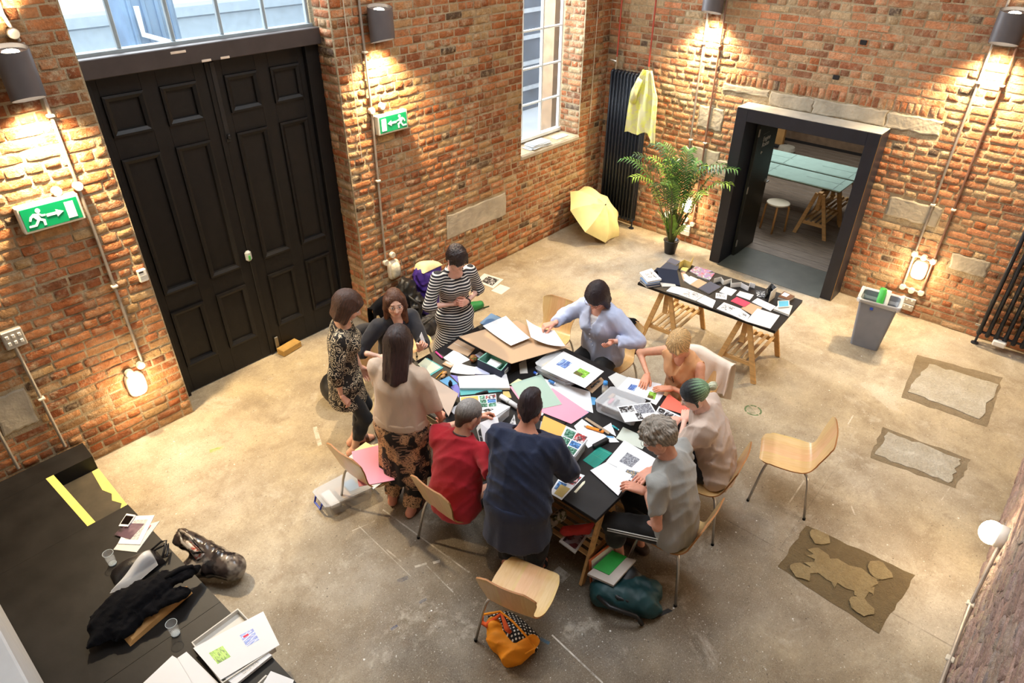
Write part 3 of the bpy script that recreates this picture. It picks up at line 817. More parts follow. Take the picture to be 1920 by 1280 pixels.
# hanging window cords
for (x, z_, lab) in ((4.13, 1.95, 'pale window cord hanging beside the pier edge'), (8.20, 1.50, 'pale window cord hanging right of the tall window')):
    tag(link('window_cord', MB().tube([(x, WA-.02, 4.2), (x, WA-.03, (z_+4.2)/2), (x, WA-.025, z_)], .004, 6).mesh('window_cord', CREAM)), lab, 'cord')

def bulkhead(x, y, z, n_, label, lit=True):
    n, u = basis(n_)
    t = thing('bulkhead_light', label, 'light', (x, y, z))
    R = Matrix((u, Vector((0, 0, 1)), n)).transposed()
    def oval(rx, rz, prof, N=28):
        mb = MB(); vs = []
        for (s, d) in prof:
            for k in range(N):
                a = 2*pi*k/N; ca, sa = cos(a), sin(a)
                e = .62
                px = rx*s*math.copysign(abs(ca)**e, ca); pz = rz*s*math.copysign(abs(sa)**e, sa)
                vs.append(R @ Vector((px, pz, d)))
        m_ = len(prof)
        fs = [[i*N+k, i*N+(k+1) % N, (i+1)*N+(k+1) % N, (i+1)*N+k] for i in range(m_-1) for k in range(N)]+[[(m_-1)*N+k for k in range(N)]]
        return mb.add(vs, fs)
    part('base', oval(.085, .125, [(1, 0), (1, .03), (.9, .045), (.75, .05)]), CREAM, t, True)
    part('diffuser', oval(.062, .10, [(1, .045), (1, .06), (.85, .085), (.5, .098), (.1, .10)]), DIFF if lit else mat('ribbed_clear_glass', srgb(222, 214, 190), .2, var=.3, scale=14, bump=.4), t, True)
    if lit:
        l = bpy.data.lights.new('bulkhead_lamp', 'POINT'); l.energy = LAMP_W; l.color = WARM; l.shadow_soft_size = .08
        o = bpy.data.objects.new('bulkhead_lamp', l); COL.objects.link(o); o.parent = t; o.location = n*.17
    return t
bulkhead(1.385, WA, .58, nA, 'glowing oval bulkhead light at the foot of the brickwork left of the doors')
bulkhead(4.40, WA, .585, nA, 'unlit oval bulkhead light behind the group, right of the doors', False)
bulkhead(WB, 1.115, .61, nB, 'glowing oval bulkhead light framed by conduit right of the portal')
bulkhead(WB, 4.19, .58, nB, 'glowing bulkhead light half hidden behind the potted palm')
# round globe on the near wall
gl = thing('globe_light', 'glowing round globe light on the near wall at the right edge', 'light', (4.62, WC, .60))
Ry = Matrix.Rotation(rad(-90), 3, 'X')
part('base', MB().lathe([(0, 0), (.085, 0), (.085, .06), (.075, .075), (0, .075)], (0, 0, 0), 22, Ry), mat('white_plastic', srgb(236, 232, 222), .4, var=.03), gl, True)
part('globe', MB().sphere((0, .10, 0), (.085, .075, .085), 20, 12), DIFF, gl, True)
l = bpy.data.lights.new('globe_lamp', 'POINT'); l.energy = LAMP_W*.9; l.color = WARM; l.shadow_soft_size = .09
o = bpy.data.objects.new('globe_lamp', l); COL.objects.link(o); o.parent = gl; o.location = (0, .24, 0)
conduit([[(4.56, WC+.03, .58), (4.30, WC+.03, .30), (4.25, WC+.03, .25)], [(4.25, WC+.03, .25), (4.05, WC+.03, .24), (3.2, WC+.03, .24)]], [], [(4.25, WC+.03, .25), (3.72, WC+.03, .24)], nC, 'cream conduit along the near wall leading up to the globe light')

# ---- exit signs
GREEN = mat('exit_green', srgb(0, 150, 96), .4, var=.03)
EXW = glow('exit_white', (.95, .93, .80), .25)
def exit_sign(x, z, flip, label, w=.425, h=.205):
    t = thing('exit_sign', label, 'sign', (x, WA, z), 0)
    part('case', MB().box((0, -.05, 0), (w, .07, h), None, .008), mat('cream_sign_case', srgb(228, 220, 200), .5, var=.05), t)
    part('green_panel', MB().box((0, -.087, 0), (w-.04, .006, h-.04)), GREEN, t)
    s = -1 if flip else 1
    ic = MB()
    def q(pts):
        pts = [(s*a*.001, b_*.001) for (a, b_) in pts]
        if s < 0: pts = pts[::-1]
        n = len(pts)
        ic.add([(a, -.0905, b_) for (a, b_) in pts]+[(a, -.0925, b_) for (a, b_) in pts], [list(range(n, 2*n))]+[[i, (i+1) % n, n+(i+1) % n, n+i] for i in range(n)])
    q([(98, -62), (160, -62), (160, 62), (98, 62)])                                  # door
    q([(-38, -8), (30, -8), (30, -26), (78, 2), (30, 30), (30, 12), (-38, 12)])      # arrow
    q([(-82+17*cos(a), 52+17*sin(a)) for a in np.linspace(0, 2*pi, 15)[:-1]])        # running figure: head
    q([(-118, 36), (-90, 32), (-78, -10), (-104, -16), (-122, 10)])                  # body
    q([(-118, 36), (-146, 18), (-158, -8), (-146, -14), (-134, 8), (-112, 20)])      # arm back
    q([(-92, 32), (-70, 4), (-44, 4), (-44, 16), (-62, 16), (-80, 34)])              # arm front
    q([(-80, -8), (-54, -22), (-58, -66), (-74, -66), (-72, -32), (-98, -16)])       # leg front
    q([(-104, -10), (-128, -44), (-170, -44), (-170, -58), (-120, -58), (-88, -18)]) # leg back
    part('pictogram', ic, EXW, t)
    return t
exit_sign(1.245, 2.285, False, 'green exit sign with running figure and right arrow, left of the doors')
exit_sign(4.54, 2.285, True, 'green exit sign with running figure and left arrow, right of the doors', .40, .2)

# ---- switches, keypad, sockets
sw = thing('switch_plate', 'grey metal plate of six white switches on the left brickwork', 'switch', (.695, WA, 1.415))
part('box', MB().box((0, -.025, 0), (.145, .045, .155), None, .008), mat('grey_metalclad', srgb(176, 170, 160), .45, .4), sw)
for i in range(3):
    for j in range(2): part('rocker', MB().box((-.042+i*.042, -.05, .028-j*.056), (.022, .012, .030), Matrix.Rotation(rad(8), 3, 'X'), .003), mat('white_plastic', (.8, .8, .76), .4), sw)
kp = thing('wall_sensor', 'small white slotted control box beside the door jamb', 'control box', (1.73, WA, 1.555))
part('case', MB().box((0, -.02, 0), (.075, .035, .115), None, .008), MATS['white_plastic'], kp)
part('display', MB().box((-.01, -.038, .036), (.038, .003, .012)), DARK, kp)
for k in range(3): part('slot', MB().box((0, -.038, .0-k*.014), (.055, .003, .003)), mat('slot_grey', srgb(150, 148, 140), .6), kp)
for (y_, z_, lab) in ((1.10, .15, 'metal double socket pair at the skirting under the right bulkhead'), (4.17, .20, 'white socket pair low on the wall behind the palm')):
    so = thing('wall_socket', lab, 'socket', (WB, y_, z_))
    for k in range(2):
        pl = part('plate', MB().box((-.018, 0, .043-k*.086), (.035, .145, .082), None, .006), MATS['grey_metalclad'] if y_ < 2 else MATS['white_plastic'], so)
        part('rocker', MB().box((-.037, -.03, .06-k*.086), (.006, .02, .02)), MATS['white_plastic'], pl); part('rocker', MB().box((-.037, .03, .06-k*.086), (.006, .02, .02)), MATS['white_plastic'], pl)

# ---- column radiators
RAD = mat('anthracite_radiator', srgb(36, 42, 52), .35, .2, var=.1)
def radiator(x0, y0, n, pitch, h, label, base=.12, depth=.10, cols_=3, rr=.0165):
    t = thing('column_radiator', label, 'radiator', (x0, y0, 0))
    for k in range(n):
        mb = MB(); y = -k*pitch
        for c in range(cols_):
            x = -depth/2+depth*c/(cols_-1)
            mb.tube([(x, y, base+.03), (x, y, base+h-.03)], rr, 8)
        for z in (base+.02, base+h-.02):
            mb.tube([(-depth/2, y, z+(-.0 if z < 1 else -.02)), (-depth/4, y, z), (depth/4, y, z), (depth/2, y, z+(0 if z < 1 else -.02))], rr*1.25, 8)
        part('column', mb, RAD, t, True)
    for z in (base+.02, base+h-.035): part('header', MB().tube([(0, .02, z), (0, -(n-1)*pitch-.02, z)], .014, 8), RAD, t)
    for y in (0, -(n-1)*pitch):
        part('foot', MB().tube([(0, y, base+.02), (0, y, .01)], .013, 8).lathe([(0, 0), (.04, 0), (.04, .012), (0, .014)], (0, y, 0), 14), RAD, t)
    return t
RED = mat('red_oxide_pipe', srgb(168, 72, 56), .5, .1, var=.12)
BRASS = mat('chrome_brass_valve', srgb(206, 200, 186), .25, .9)
def pipe(pts, r_, label, m): return tag(link('heating_pipe', MB().tube(pts, r_, 8).mesh('heating_pipe', m)), label, 'pipe')
ra = radiator(8.44, 5.58, 11, .056, 2.14, 'tall anthracite column radiator in the far corner, yellow garment hung on it')
pipe([(8.44, 5.55, 2.42), (8.46, 5.56, 4.2)], .011, 'left red heating pipe rising from the corner radiator', RED)
pipe([(8.44, 5.03, 2.36), (8.46, 5.04, 4.2)], .011, 'right red heating pipe rising from the corner radiator', RED)
part('valve', MB().tube([(0, -.03, 2.24), (0, -.03, 2.42)], .016, 8).tube([(0, -.03, 2.36), (0, .08, 2.37)], .02, 8), BRASS, ra)
part('valve', MB().tube([(0, -.55, 2.24), (0, -.55, 2.36)], .016, 8), BRASS, ra)
rb = radiator(8.42, .30, 10, .085, 2.1, 'tall anthracite column radiator at the right edge of the far wall', .14, .11, 3, .02)
for k in range(1): part('valve', MB().tube([(.02, .07, .22), (.02, -.02, .22)], .016, 8), BRASS, rb)
tag(link('radiator_cap', MB().box((8.36, .08, .12), (.07, .13, .07), None, .012).mesh('radiator_cap', MATS['white_plastic'])), 'small white plastic cover on the feet of the right radiator', 'cover')
# timber brick by the doors
tag(link('loose_brick', MB().box((3.03, 6.02, .04), (.255, .115, .075), Matrix.Rotation(rad(8), 3, 'Z'), .006).mesh('loose_brick', mat('yellow_brick', srgb(176, 138, 72), .9, var=.25, bump=.5))), 'single tan brick on the floor at the foot of the doors', 'brick')

# ============================================================ STAGE, TABLES, CHAIRS
STAGE = mat('scuffed_black_stage', srgb(24, 22, 21), .5, spec=.3, var=.5, scale=5, bump=.12, bscale=14)
STAGE_H = .27
st = thing('stage_platform', 'low black stage platform with a notched yellow edged step at the lower left', 'stage', (0, 0, 0))
sb = MB()
def prism(mb, pts, z_0, z_1): mb.slab([(x, y, z_0) for (x, y) in pts], z_1-z_0)
prism(sb, [(-1.18, 5.74), (.815, 5.74), (.805, 5.50), (.50, 5.50), (-1.18, 5.50)], 0, STAGE_H)      # strip against the wall
prism(sb, [(-1.18, 5.499), (.50, 5.499), (.53, 4.72), (-1.18, 4.72)], 0, STAGE_H)                   # deck behind the step
part('deck', sb, STAGE, st)
part('step', MB().slab([(.50, 5.499, 0), (.806, 5.499, 0), (.79, 4.721, 0), (.53, 4.721, 0)], .13), mat('dark_step_tread', srgb(66, 58, 44), .6, var=.35, scale=6), st)
d2 = MB(); prism(d2, [(-1.18, 4.719), (.772, 4.719), (.815, 3.36), (-1.18, 3.36)], 0, STAGE_H); part('deck', d2, STAGE, st)
d3 = MB(); prism(d3, [(-1.18, 3.357), (.815, 3.357), (.85, 2.0), (.87, 1.0), (-1.18, 1.0)], 0, STAGE_H); part('deck', d3, STAGE, st)
YEL = mat('yellow_edge_tape', srgb(228, 216, 116), .5, var=.12, scale=10)
part('edge_tape', MB().slab([(.442, 5.50, STAGE_H), (.50, 5.50, STAGE_H), (.53, 4.72, STAGE_H), (.472, 4.72, STAGE_H)], .002), YEL, st)
tz = [(.806, 5.49, .13), (.79, 4.73, .13)]
for k, (yy, dd) in enumerate(((4.78, .05), (4.86, .012), (4.93, .055), (5.02, .015), (5.10, .045), (5.2, .01))): tz.append((.735+dd-.02, yy, .13))
tz.append((.752, 5.49, .13))
part('edge_tape', MB().slab(tz, .002), YEL, st)
tag(link('painted_board', MB().box((-.60, 2.4, .776), (.82, 4.2, 1.0), None, .01).mesh('painted_board', mat('white_painted_board', srgb(206, 208, 210), .6, var=.05))), 'white painted boxed in board at the bottom left corner beside the stage', 'board')

PINE = mat('pale_pine', srgb(206, 162, 104), .55, var=.16, scale=6, stretch=(1, 1, 6))
BIRCH = mat('birch_slat', srgb(214, 174, 118), .55, var=.14, scale=5, stretch=(6, 1, 1))
BLKTOP = mat('black_laminate_top', srgb(22, 20, 21), .5, spec=.35, var=.25, scale=14)
def trestle(loc, rz, label, W=.70, D=.46, h=.70, group=None):
    """adjustable sawhorse: two A frames (spread along local x), slatted shelf, holed uprights and a top bar along y"""
    t = thing('trestle', label, 'trestle', loc, rz, group)
    for sy in (-1, 1):
        y = sy*(W/2-.02)
        for sx in (-1, 1):
            part('leg', MB().beam((sx*D/2, y, 0), (sx*.045, y, h-.02), .054, .026, (0, 1, 0), .003), PINE, t)
        part('foot_rail', MB().beam((-D/2*.70, y-sy*.022, .20), (D/2*.70, y-sy*.022, .20), .018, .05, (0, 0, 1), .003), PINE, t)
        mb = MB().box((0, y-sy*.03, h-.15), (.055, .018, .27), None, .004)
        up = part('upright', mb, PINE, t)
        hb = MB()
        for k in range(4): hb.lathe([(0, 0), (.006, 0)], (0, y-sy*.0399, h-.24+k*.055), 8, Matrix.Rotation(rad(90), 3, 'X'))
        part('peg_holes', hb, DARK, up)
    for k in range(5):
        x = -D/2*.62+k*D*.62/4
        part('slat', MB().box((x, 0, .235), (.038, W-.07, .014), None, .003), BIRCH, t)
    part('top_bar', MB().box((0, 0, h-.015), (.06, W, .03), None, .004), PINE, t)
    return t
# back table and its two trestles
bt0, bt1, bt2, bt3 = (5.842,3.307,0.725), (6.594,3.312,0.725), (6.708,1.828,0.725), (5.882,1.771,0.725)
TT = .73
tag(link('table_top', MB().slab([(5.835, 3.31, .70), (6.60, 3.31, .70), (6.68, 1.80, .70), (5.90, 1.76, .70)], .03).mesh('table_top', BLKTOP)), 'black table top by the portal, spread with small handmade books', 'table')
tr0 = trestle((6.24, 3.00, 0), rad(92), 'pine trestle under the far left end of the book table', .70, .46, .70)
dup(tr0, (6.28, 2.10, 0), rad(92), 'pine trestle under the near right end of the book table')
# three work tables pushed together
TX0, TX1 = 2.76, 4.28
tops = [(1.66, 2.435, 'black table top nearest the camera, under the mans white prints', 0), (2.44, 3.215, 'middle black table top under the pink and green sheets', 1), (3.22, 3.995, 'far black table top under the kraft board and green box', 2)]
for (ya_, yb_, lab, k) in tops:
    tag(link('table_top', MB().box(((TX0+TX1)/2, (ya_+yb_)/2, .715), (TX1-TX0, yb_-ya_, .03), None, .003).mesh('table_top', BLKTOP)), lab, 'table', 'black tops of the work table')
    yc = (ya_+yb_)/2
    for (xx, side) in ((TX0+(.22, .46, .40)[k], 'left'), (TX1-(.74, .50, .46)[k], 'right')):
        dup(tr0, (xx, yc, 0), 0.0, 'pine trestle under the %s end of the %s work table' % (side, ('nearest', 'middle', 'far')[k]))

# bentwood chair
def wood_mat(name, c1, c2, rough=.35):
    m, nt, b = nodes_of(name)
    P = mnode(nt, 'TexCoord').outputs['Object']
    mp = mnode(nt, 'Mapping'); mp.inputs['Scale'].default_value = (1.2, 9, 1.2); nt.links.new(P, mp.inputs[0])
    w = noise_(nt, mp.outputs[0], 4, 6, .65, .3, .7, 0, 1, 1.2)
    strip = mnode(nt, 'TexVoronoi'); strip.inputs['Scale'].default_value = 1; m2 = mnode(nt, 'Mapping'); m2.inputs['Scale'].default_value = (.01, 13, .01); nt.links.new(P, m2.inputs[0]); nt.links.new(m2.outputs[0], strip.inputs['Vector'])
    c = mix_(nt, w, c1, c2)
    c = mix_(nt, .16, c, strip.outputs['Color'], 'SOFT_LIGHT')
    nt.links.new(c, b.inputs['Base Color']); b.inputs['Roughness'].default_value = rough; b.inputs['Coat Weight'].default_value = .25; b.inputs['Coat Roughness'].default_value = .25
    return m
VENEER = wood_mat('birch_veneer', srgb(226, 190, 136), srgb(212, 170, 112))
PLY = mat('ply_edge', srgb(176, 120, 70), .6, var=.15)
CHROME = mat('dull_chrome', srgb(196, 190, 182), .3, .85, var=.1)
def chair_shell():
    prof = [(.215, .428), (.20, .445), (.15, .452), (.05, .446), (-.06, .440), (-.13, .441), (-.175, .456), (-.203, .490), (-.222, .55), (-.243, .63), (-.265, .71), (-.285, .78), (-.290, .80)]
    half = [.125, .165, .196, .212, .212, .20, .180, .166, .170, .190, .200, .178, .125]
    P = np.array(prof); Hh = np.array(half)
    s = np.r_[0, np.cumsum(np.linalg.norm(np.diff(P, axis=0), axis=1))]
    def cr(q, arr):    # smooth interpolation
        i = np.clip(np.searchsorted(s, q)-1, 0, len(s)-2); t = (q-s[i])/(s[i+1]-s[i])
        m = np.gradient(arr, s, axis=0) if arr.ndim == 1 else np.stack([np.gradient(arr[:, k], s) for k in range(arr.shape[1])], 1)
        h = s[i+1]-s[i]
        a = 2*t**3-3*t**2+1; b_ = t**3-2*t**2+t; c = -2*t**3+3*t**2; d = t**3-t**2
        if arr.ndim == 1: return a*arr[i]+b_*h*m[i]+c*arr[i+1]+d*h*m[i+1]
        return a[:, None]*arr[i]+(b_*h)[:, None]*m[i]+c[:, None]*arr[i+1]+(d*h)[:, None]*m[i+1]
    nu, nv = 44, 13
    q = np.linspace(0, s[-1], nu); C = cr(q, P); Wd = cr(q, Hh)
    T = np.gradient(C, axis=0); T /= np.linalg.norm(T, axis=1)[:, None]
    Nn = np.stack([T[:, 1], -T[:, 0]], 1)          # towards the sitter's side
    Nn *= np.sign(Nn[5, 1])
    top = []; bot = []
    for i in range(nu):
        rt, rb_ = [], []
        for j in range(nv):
            v = -1+2*j/(nv-1)
            dish = .010*v*v*(1 if i > 4 else .3)
            y = v*Wd[i]
            p = C[i]+Nn[i]*dish
            rt.append((p[0], y, p[1])); p2 = p-Nn[i]*.011; rb_.append((p2[0], y, p2[1]))
        top.append(rt); bot.append(rb_)
    return top, bot, nu, nv
_top, _bot, _nu, _nv = chair_shell()
def make_chair(label):
    t = thing('bentwood_chair', label, 'chair', (0, 0, 0), 0, 'bentwood chairs around the work table')
    mb = MB().grid(_top).grid(_bot)
    sh = part('shell', mb, VENEER, t, True)
    n = _nu*_nv
    ring = [(i, 0) for i in range(_nu)]+[(_nu-1, j) for j in range(1, _nv)]+[(i, _nv-1) for i in range(_nu-2, -1, -1)]+[(0, j) for j in range(_nv-2, 0, -1)]
    eb = MB().add([_top[i][j] for (i, j) in ring]+[_bot[i][j] for (i, j) in ring], [[k, (k+1) % len(ring), len(ring)+(k+1) % len(ring), len(ring)+k] for k in range(len(ring))])
    part('shell_edge', eb, PLY, sh)
    for (sx, sy, fx, fy) in ((1, 1, .22, .20), (1, -1, .22, .20), (-1, 1, -.23, .25), (-1, -1, -.23, .25)):
        a = Vector((sx*.05, sy*.06, .418)); k = Vector((fx*.62, fy*.66, .420)); f_ = Vector((fx, fy, .008))
        pts = [a, a.lerp(k, .6), a.lerp(k, .88), k+Vector((fx*.07, fy*.07, -.012)), k+Vector((fx*.12, fy*.12, -.045)), k.lerp(f_, .3)+Vector((fx*.08, fy*.08, 0)), f_]
        lg = part('leg', MB().tube(pts, .0105, 10), CHROME, t, True)
        part('foot_cap', MB().tube([f_+Vector((0, 0, -.008)), f_+Vector((0, 0, .012))], .0125, 8), DARK, lg)
    part('seat_plate', MB().box((0, 0, .422), (.18, .18, .012), None, .003), CHROME, t)
    return t
CHAIRS = [(2.25, 3.45, 2, 'bentwood chair on the left with a pink sheet lying on its seat'),
          (2.45, 2.70, 0, 'bentwood chair the man in the red shirt sits on'),
          (2.18, 1.81, 16, 'empty bentwood chair in front, over the orange bag'),
          (4.63, 1.03, 111, 'empty bentwood chair standing apart on the right of the group'),
          (3.28, 1.35, 95, 'bentwood chair the man in the grey shirt sits on'),
          (3.93, 1.44, 102, 'bentwood chair the green haired woman sits on'),
          (4.70, 2.00, 180, 'bentwood chair draped with cream cloth behind the blonde woman'),
          (4.74, 2.90, 183, 'bentwood chair behind the woman in the pale blue shirt'),
          (4.62, 3.60, 190, 'bentwood chair left of the woman in the pale blue shirt'),
          (3.17, 4.40, -78, 'bentwood chair the woman in glasses sits on'),
          (3.63, 4.66, -96, 'bentwood chair with a black coat hung over its back')]
c0 = make_chair(CHAIRS[0][3])
chair_objs = [c0]
for (x, y, a, lab) in CHAIRS[1:]: chair_objs.append(dup(c0, (x, y, 0), rad(a), lab))
c0.location = (CHAIRS[0][0], CHAIRS[0][1], 0); c0.rotation_euler = (0, 0, rad(CHAIRS[0][2]))

# ---- engine room furniture
GLT = mat('pale_green_glass_top', srgb(176, 206, 192), .12, var=.06)
def er_table(cx, cy, sx, sy, lab):
    t = thing('glass_table', lab, 'table', (cx, cy, 0))
    part('top', MB().box((0, 0, .742), (sx, sy, .02), None, .004), GLT, t)
    for dx in (-.25, .25):
        for dy in (-.5, 0, .5):
            part('pattern_line', MB().box((dx*sx, dy*sy*.9, .7526), (sx*.42, .012, .0012)).box((dx*sx-sx*.21, dy*sy*.9+sy*.1, .7526), (.012, sy*.24, .0012)), mat('grey_green_line', srgb(124, 148, 138), .4), t)
    part('rim', MB().box((0, 0, .728), (sx-.02, sy-.02, .012)), mat('dark_oak_rim', srgb(70, 54, 38), .6), t)
er_table(10.36, 3.75, .56, 2.25, 'nearer pale green glass topped table seen through the portal')
er_table(11.0, 3.75, .60, 2.25, 'farther pale green glass topped table seen through the portal')
for (x, y, lab) in ((10.33, 2.86, 'brown trestle under the near end of the glass table'), (11.06, 2.90, 'brown trestle under the near end of the farther glass table'), (10.5, 4.5, 'brown trestle at the hidden far end of the glass tables')):
    dup(tr0, (x, y, 0), rad(90), lab)
sl = thing('round_stool', 'round pale topped stool standing inside the portal', 'stool', (9.86, 3.38, 0))
part('seat', MB().lathe([(0, .43), (.165, .43), (.17, .44), (.165, .452), (0, .452)], (0, 0, 0), 28), mat('pale_laminate', srgb(226, 216, 188), .4, var=.05), sl)
for k in range(4):
    a = rad(20+90*k); part('leg', MB().tube([(.08*cos(a), .08*sin(a), .42), (.15*cos(a), .15*sin(a), .415), (.165*cos(a), .165*sin(a), .38), (.18*cos(a), .18*sin(a), 0)], .016, 8), mat('birch_leg', srgb(188, 140, 84), .5, var=.1), sl, True)
tag(link('floor_cushion', MB().lathe([(0, 0), (.15, 0), (.17, .06), (.15, .13), (0, .14)], (13.6, 4.75, .007), 20).mesh('floor_cushion', mat('grey_felt', srgb(168, 160, 140), .9))), 'round grey pouf on the boards deep in the engine room', 'pouf')
pa = thing('panel', 'tan upright panel at the back of the engine room', 'panel', (13.9, 5.1, .007)); part('sheet', MB().box((0, 0, .5), (.1, .3, 1.0), None, .01), mat('tan_panel', srgb(176, 130, 72), .6), pa); part('base_board', MB().box((0, 0, .03), (.25, .4, .06), None, .01), DARK, pa)

# ---- waste bin, palm, umbrella
BIN = mat('grey_bin_plastic', srgb(128, 132, 142), .45, var=.06)
bn = thing('waste_bin', 'grey rectangular waste bin with a clear liner and a green roll inside', 'bin', (7.55, 1.24, 0), rad(8))
def rrect(hx, hy, r_, z, n=5):
    out = []
    for (sx, sy, a0) in ((1, 1, 0), (-1, 1, 90), (-1, -1, 180), (1, -1, 270)):
        for k in range(n):
            a = rad(a0+90*k/(n-1)); out.append((sx*(hx-r_)+r_*cos(a), sy*(hy-r_)+r_*sin(a), z))
    return out
def shell(rings, cap0=True, cap1=False):
    mb = MB(); n = len(rings[0]); vs = [p for r_ in rings for p in r_]
    fs = [[i*n+k, i*n+(k+1) % n, (i+1)*n+(k+1) % n, (i+1)*n+k] for i in range(len(rings)-1) for k in range(n)]
    if cap0: fs.append(list(range(n))[::-1])
    if cap1: fs.append([(len(rings)-1)*n+k for k in range(n)])
    return mb.add(vs, fs)
part('body', shell([rrect(.10, .145, .03, 0), rrect(.14, .195, .04, .58), rrect(.155, .21, .04, .585), rrect(.155, .21, .04, .60), rrect(.133, .188, .04, .60), rrect(.10, .14, .03, .02)]), BIN, bn)
LINER = glassy('clear_liner', (.88, .9, .94), .25, .5)
lr = []
for (o_, z) in ((-.013, .50), (.0, .606), (.03, .622), (.030, .59), (.024, .565)):
    q = rrect(.138+o_, .19+o_, .04, z, 9); lr.append([(x*(1+.06*random.uniform(-1, 1)*(o_ > .01)), y*(1+.05*random.uniform(-1, 1)*(o_ > .01)), zz+random.uniform(-.012, .012)*(o_ > .01)) for (x, y, zz) in q])
part('liner', shell(lr, False), LINER, bn, True)
part('label', MB().box((-.147, .05, .52), (.003, .03, .03)), mat('blue_label', srgb(40, 80, 190), .5), bn)
rl = thing('cardboard_roll', 'green roll with white ends standing in the grey bin', 'roll', (7.56, 1.23, .10), 0)
part('sheet', MB().tube([(0, 0, 0), (.03, .02, .60)], .035, 14), mat('bright_green_card', srgb(60, 170, 70), .5), rl, True)
part('inner_sheet', MB().tube([(.05, -.04, 0), (.075, -.03, .57)], .028, 12), mat('white_card', srgb(236, 236, 232), .6), rl, True)

pm_ = thing('potted_palm', 'green palm in a black pot between radiator and portal', 'plant', (8.10, 4.14, 0))
part('pot', MB().lathe([(0, 0), (.075, 0), (.105, .19), (.112, .19), (.112, .205), (.097, .205), (.095, .17), (0, .165)], (0, 0, 0), 22), mat('black_pot_plastic', srgb(28, 28, 30), .4), pm_, True)
part('soil', MB().lathe([(0, .172), (.095, .168)], (0, 0, 0), 16), mat('dark_soil', srgb(50, 38, 28), .95), pm_)
LEAF = [mat('palm_leaf_'+n_, c, .4, var=.3, scale=20) for (n_, c) in (('mid', srgb(70, 112, 52)), ('light', srgb(142, 184, 76)), ('dark', srgb(40, 70, 44)))]
STEM = mat('palm_stem', srgb(86, 88, 46), .6, var=.2)
rp = random.Random(5)
for k in range(30):
    low = k >= 22
    a = k*2.399+rp.uniform(-.3, .3); el = rp.uniform(1.18, 1.5) if not low else rp.uniform(1.2, 1.5)
    L_ = rp.uniform(1.25, 1.55) if not low else rp.uniform(.35, .55)
    n = 16; pts = []
    p = Vector((.03*cos(a), .03*sin(a), .17)); e = el
    for i in range(n+1):
        pts.append(p.copy())
        d = Vector((cos(a)*cos(e)*(.30 if cos(a) > 0 else .9), sin(a)*cos(e), sin(e))); p = p+d*(L_/n)
        e -= (.008+.62*max(0, i/n-.42)**1.05) if not low else .06*(i/n)
        if p.x > .34: p.x = .34
    fr_ = part('frond', MB().tube(pts, [.008*(1-.8*i/n)+.0015 for i in range(n+1)], 5), STEM, pm_)
    lb = MB(); start = 7 if not low else 5
    for i in range(start, n+1):
        t_ = (pts[min(i+1, n)]-pts[i-1]).normalized(); sd = t_.cross(Vector((0, 0, 1)))
        if sd.length < .05: sd = Vector((-sin(a), cos(a), 0))
        sd.normalize(); upv = sd.cross(t_)
        for s_ in (-1, 1):
          for half_ in (0, .5):
            base = pts[i]+(pts[min(i+1, n)]-pts[i])*half_
            ll = (.23 if not low else .12)*(1-.55*abs((i-start)/(n-start+.01)-.35)*1.3)*rp.uniform(.8, 1.1)
            d = (sd*s_*.8+t_*.65+upv*rp.uniform(-.05, .2)).normalized()
            m1 = base+d*ll*.55; m2 = base+d*ll+Vector((0, 0, -ll*.45))
            for q_ in (m1, m2): q_.x = min(q_.x, .43)
            w = t_*.011
            lb.add([base-w*.5, base+w*.5, m1+w, m2, m1-w], [[0, 1, 2, 4], [4, 2, 3]])
    lo_ = part('leaflets', lb, LEAF[k % 3], fr_); lo_['kind'] = 'stuff'

um = thing('umbrella', 'open pale yellow umbrella resting on the floor in the corner', 'umbrella', (0, 0, 0))
UM = mat('pale_yellow_nylon', srgb(240, 222, 150), .6, var=.05, sheen=.2)
# canopy: 8 gores about an axis that leans towards the room
ap = Vector((7.900,5.178,0.420)); axis = Vector((.10, -.62, .72)).normalized()
u_ = axis.orthogonal().normalized(); v_ = axis.cross(u_)
Rr, dep = .50, .24
gores = []
def cpt(a, s):
    # s 0 apex, 1 rim ; rim sags between the ribs
    return a
um_mb = []
lowest = 9
for k in range(8):
    a0, a1 = 2*pi*k/8+.28, 2*pi*(k+1)/8+.28
    G = []
    for i in range(9):
        row = []
        for j in range(7):
            s_ = j/6; f = i/8
            sc = 1-.11*sin(pi*f)*s_ ; sag = .02*sin(pi*f)*s_
            a = a0+(a1-a0)*f
            rr_ = Rr*sin(s_*1.25)/sin(1.25)
            base = (u_*cos(a)+v_*sin(a))*rr_*(cos((a1-a0)/2)/cos(a-(a0+a1)/2)*(1-s_*0)+0)*(1-.05*sin(pi*f)*s_)
            row.append(ap+base-axis*(dep*(1-cos(s_*1.25))/(1-cos(1.25))+sag))
        G.append(row)
    lowest = min(lowest, min(p.z for r_ in G for p in r_))
    um_mb.append((G, a0))
sh_ = Vector((0, 0, -lowest+.004))
for (G, a0) in um_mb:
    g = part('canopy_panel', MB().grid([[p+sh_ for p in r_] for r_ in G]), UM, um, True)
    part('rib', MB().tube([p+sh_-axis*.006 for p in G[0]], .003, 5), CHROME, um)
ap2 = ap+sh_
part('ferrule', MB().tube([ap2-axis*.01, ap2+axis*.018], .008, 8), DARK, um)
part('shaft', MB().tube([ap2-axis*.01, ap2-axis*.48], .005, 8), CHROME, um)
part('handle', MB().tube([ap2-axis*.48, ap2-axis*.56], .016, 10), DARK, um)
lp = ap2-axis*.56
part('wrist_loop', MB().tube([lp, lp+Vector((-.04, .02, -.02)), lp+Vector((-.08, .0, -.03)), lp+Vector((-.05, -.03, -.02)), lp], .002, 5), DARK, um)

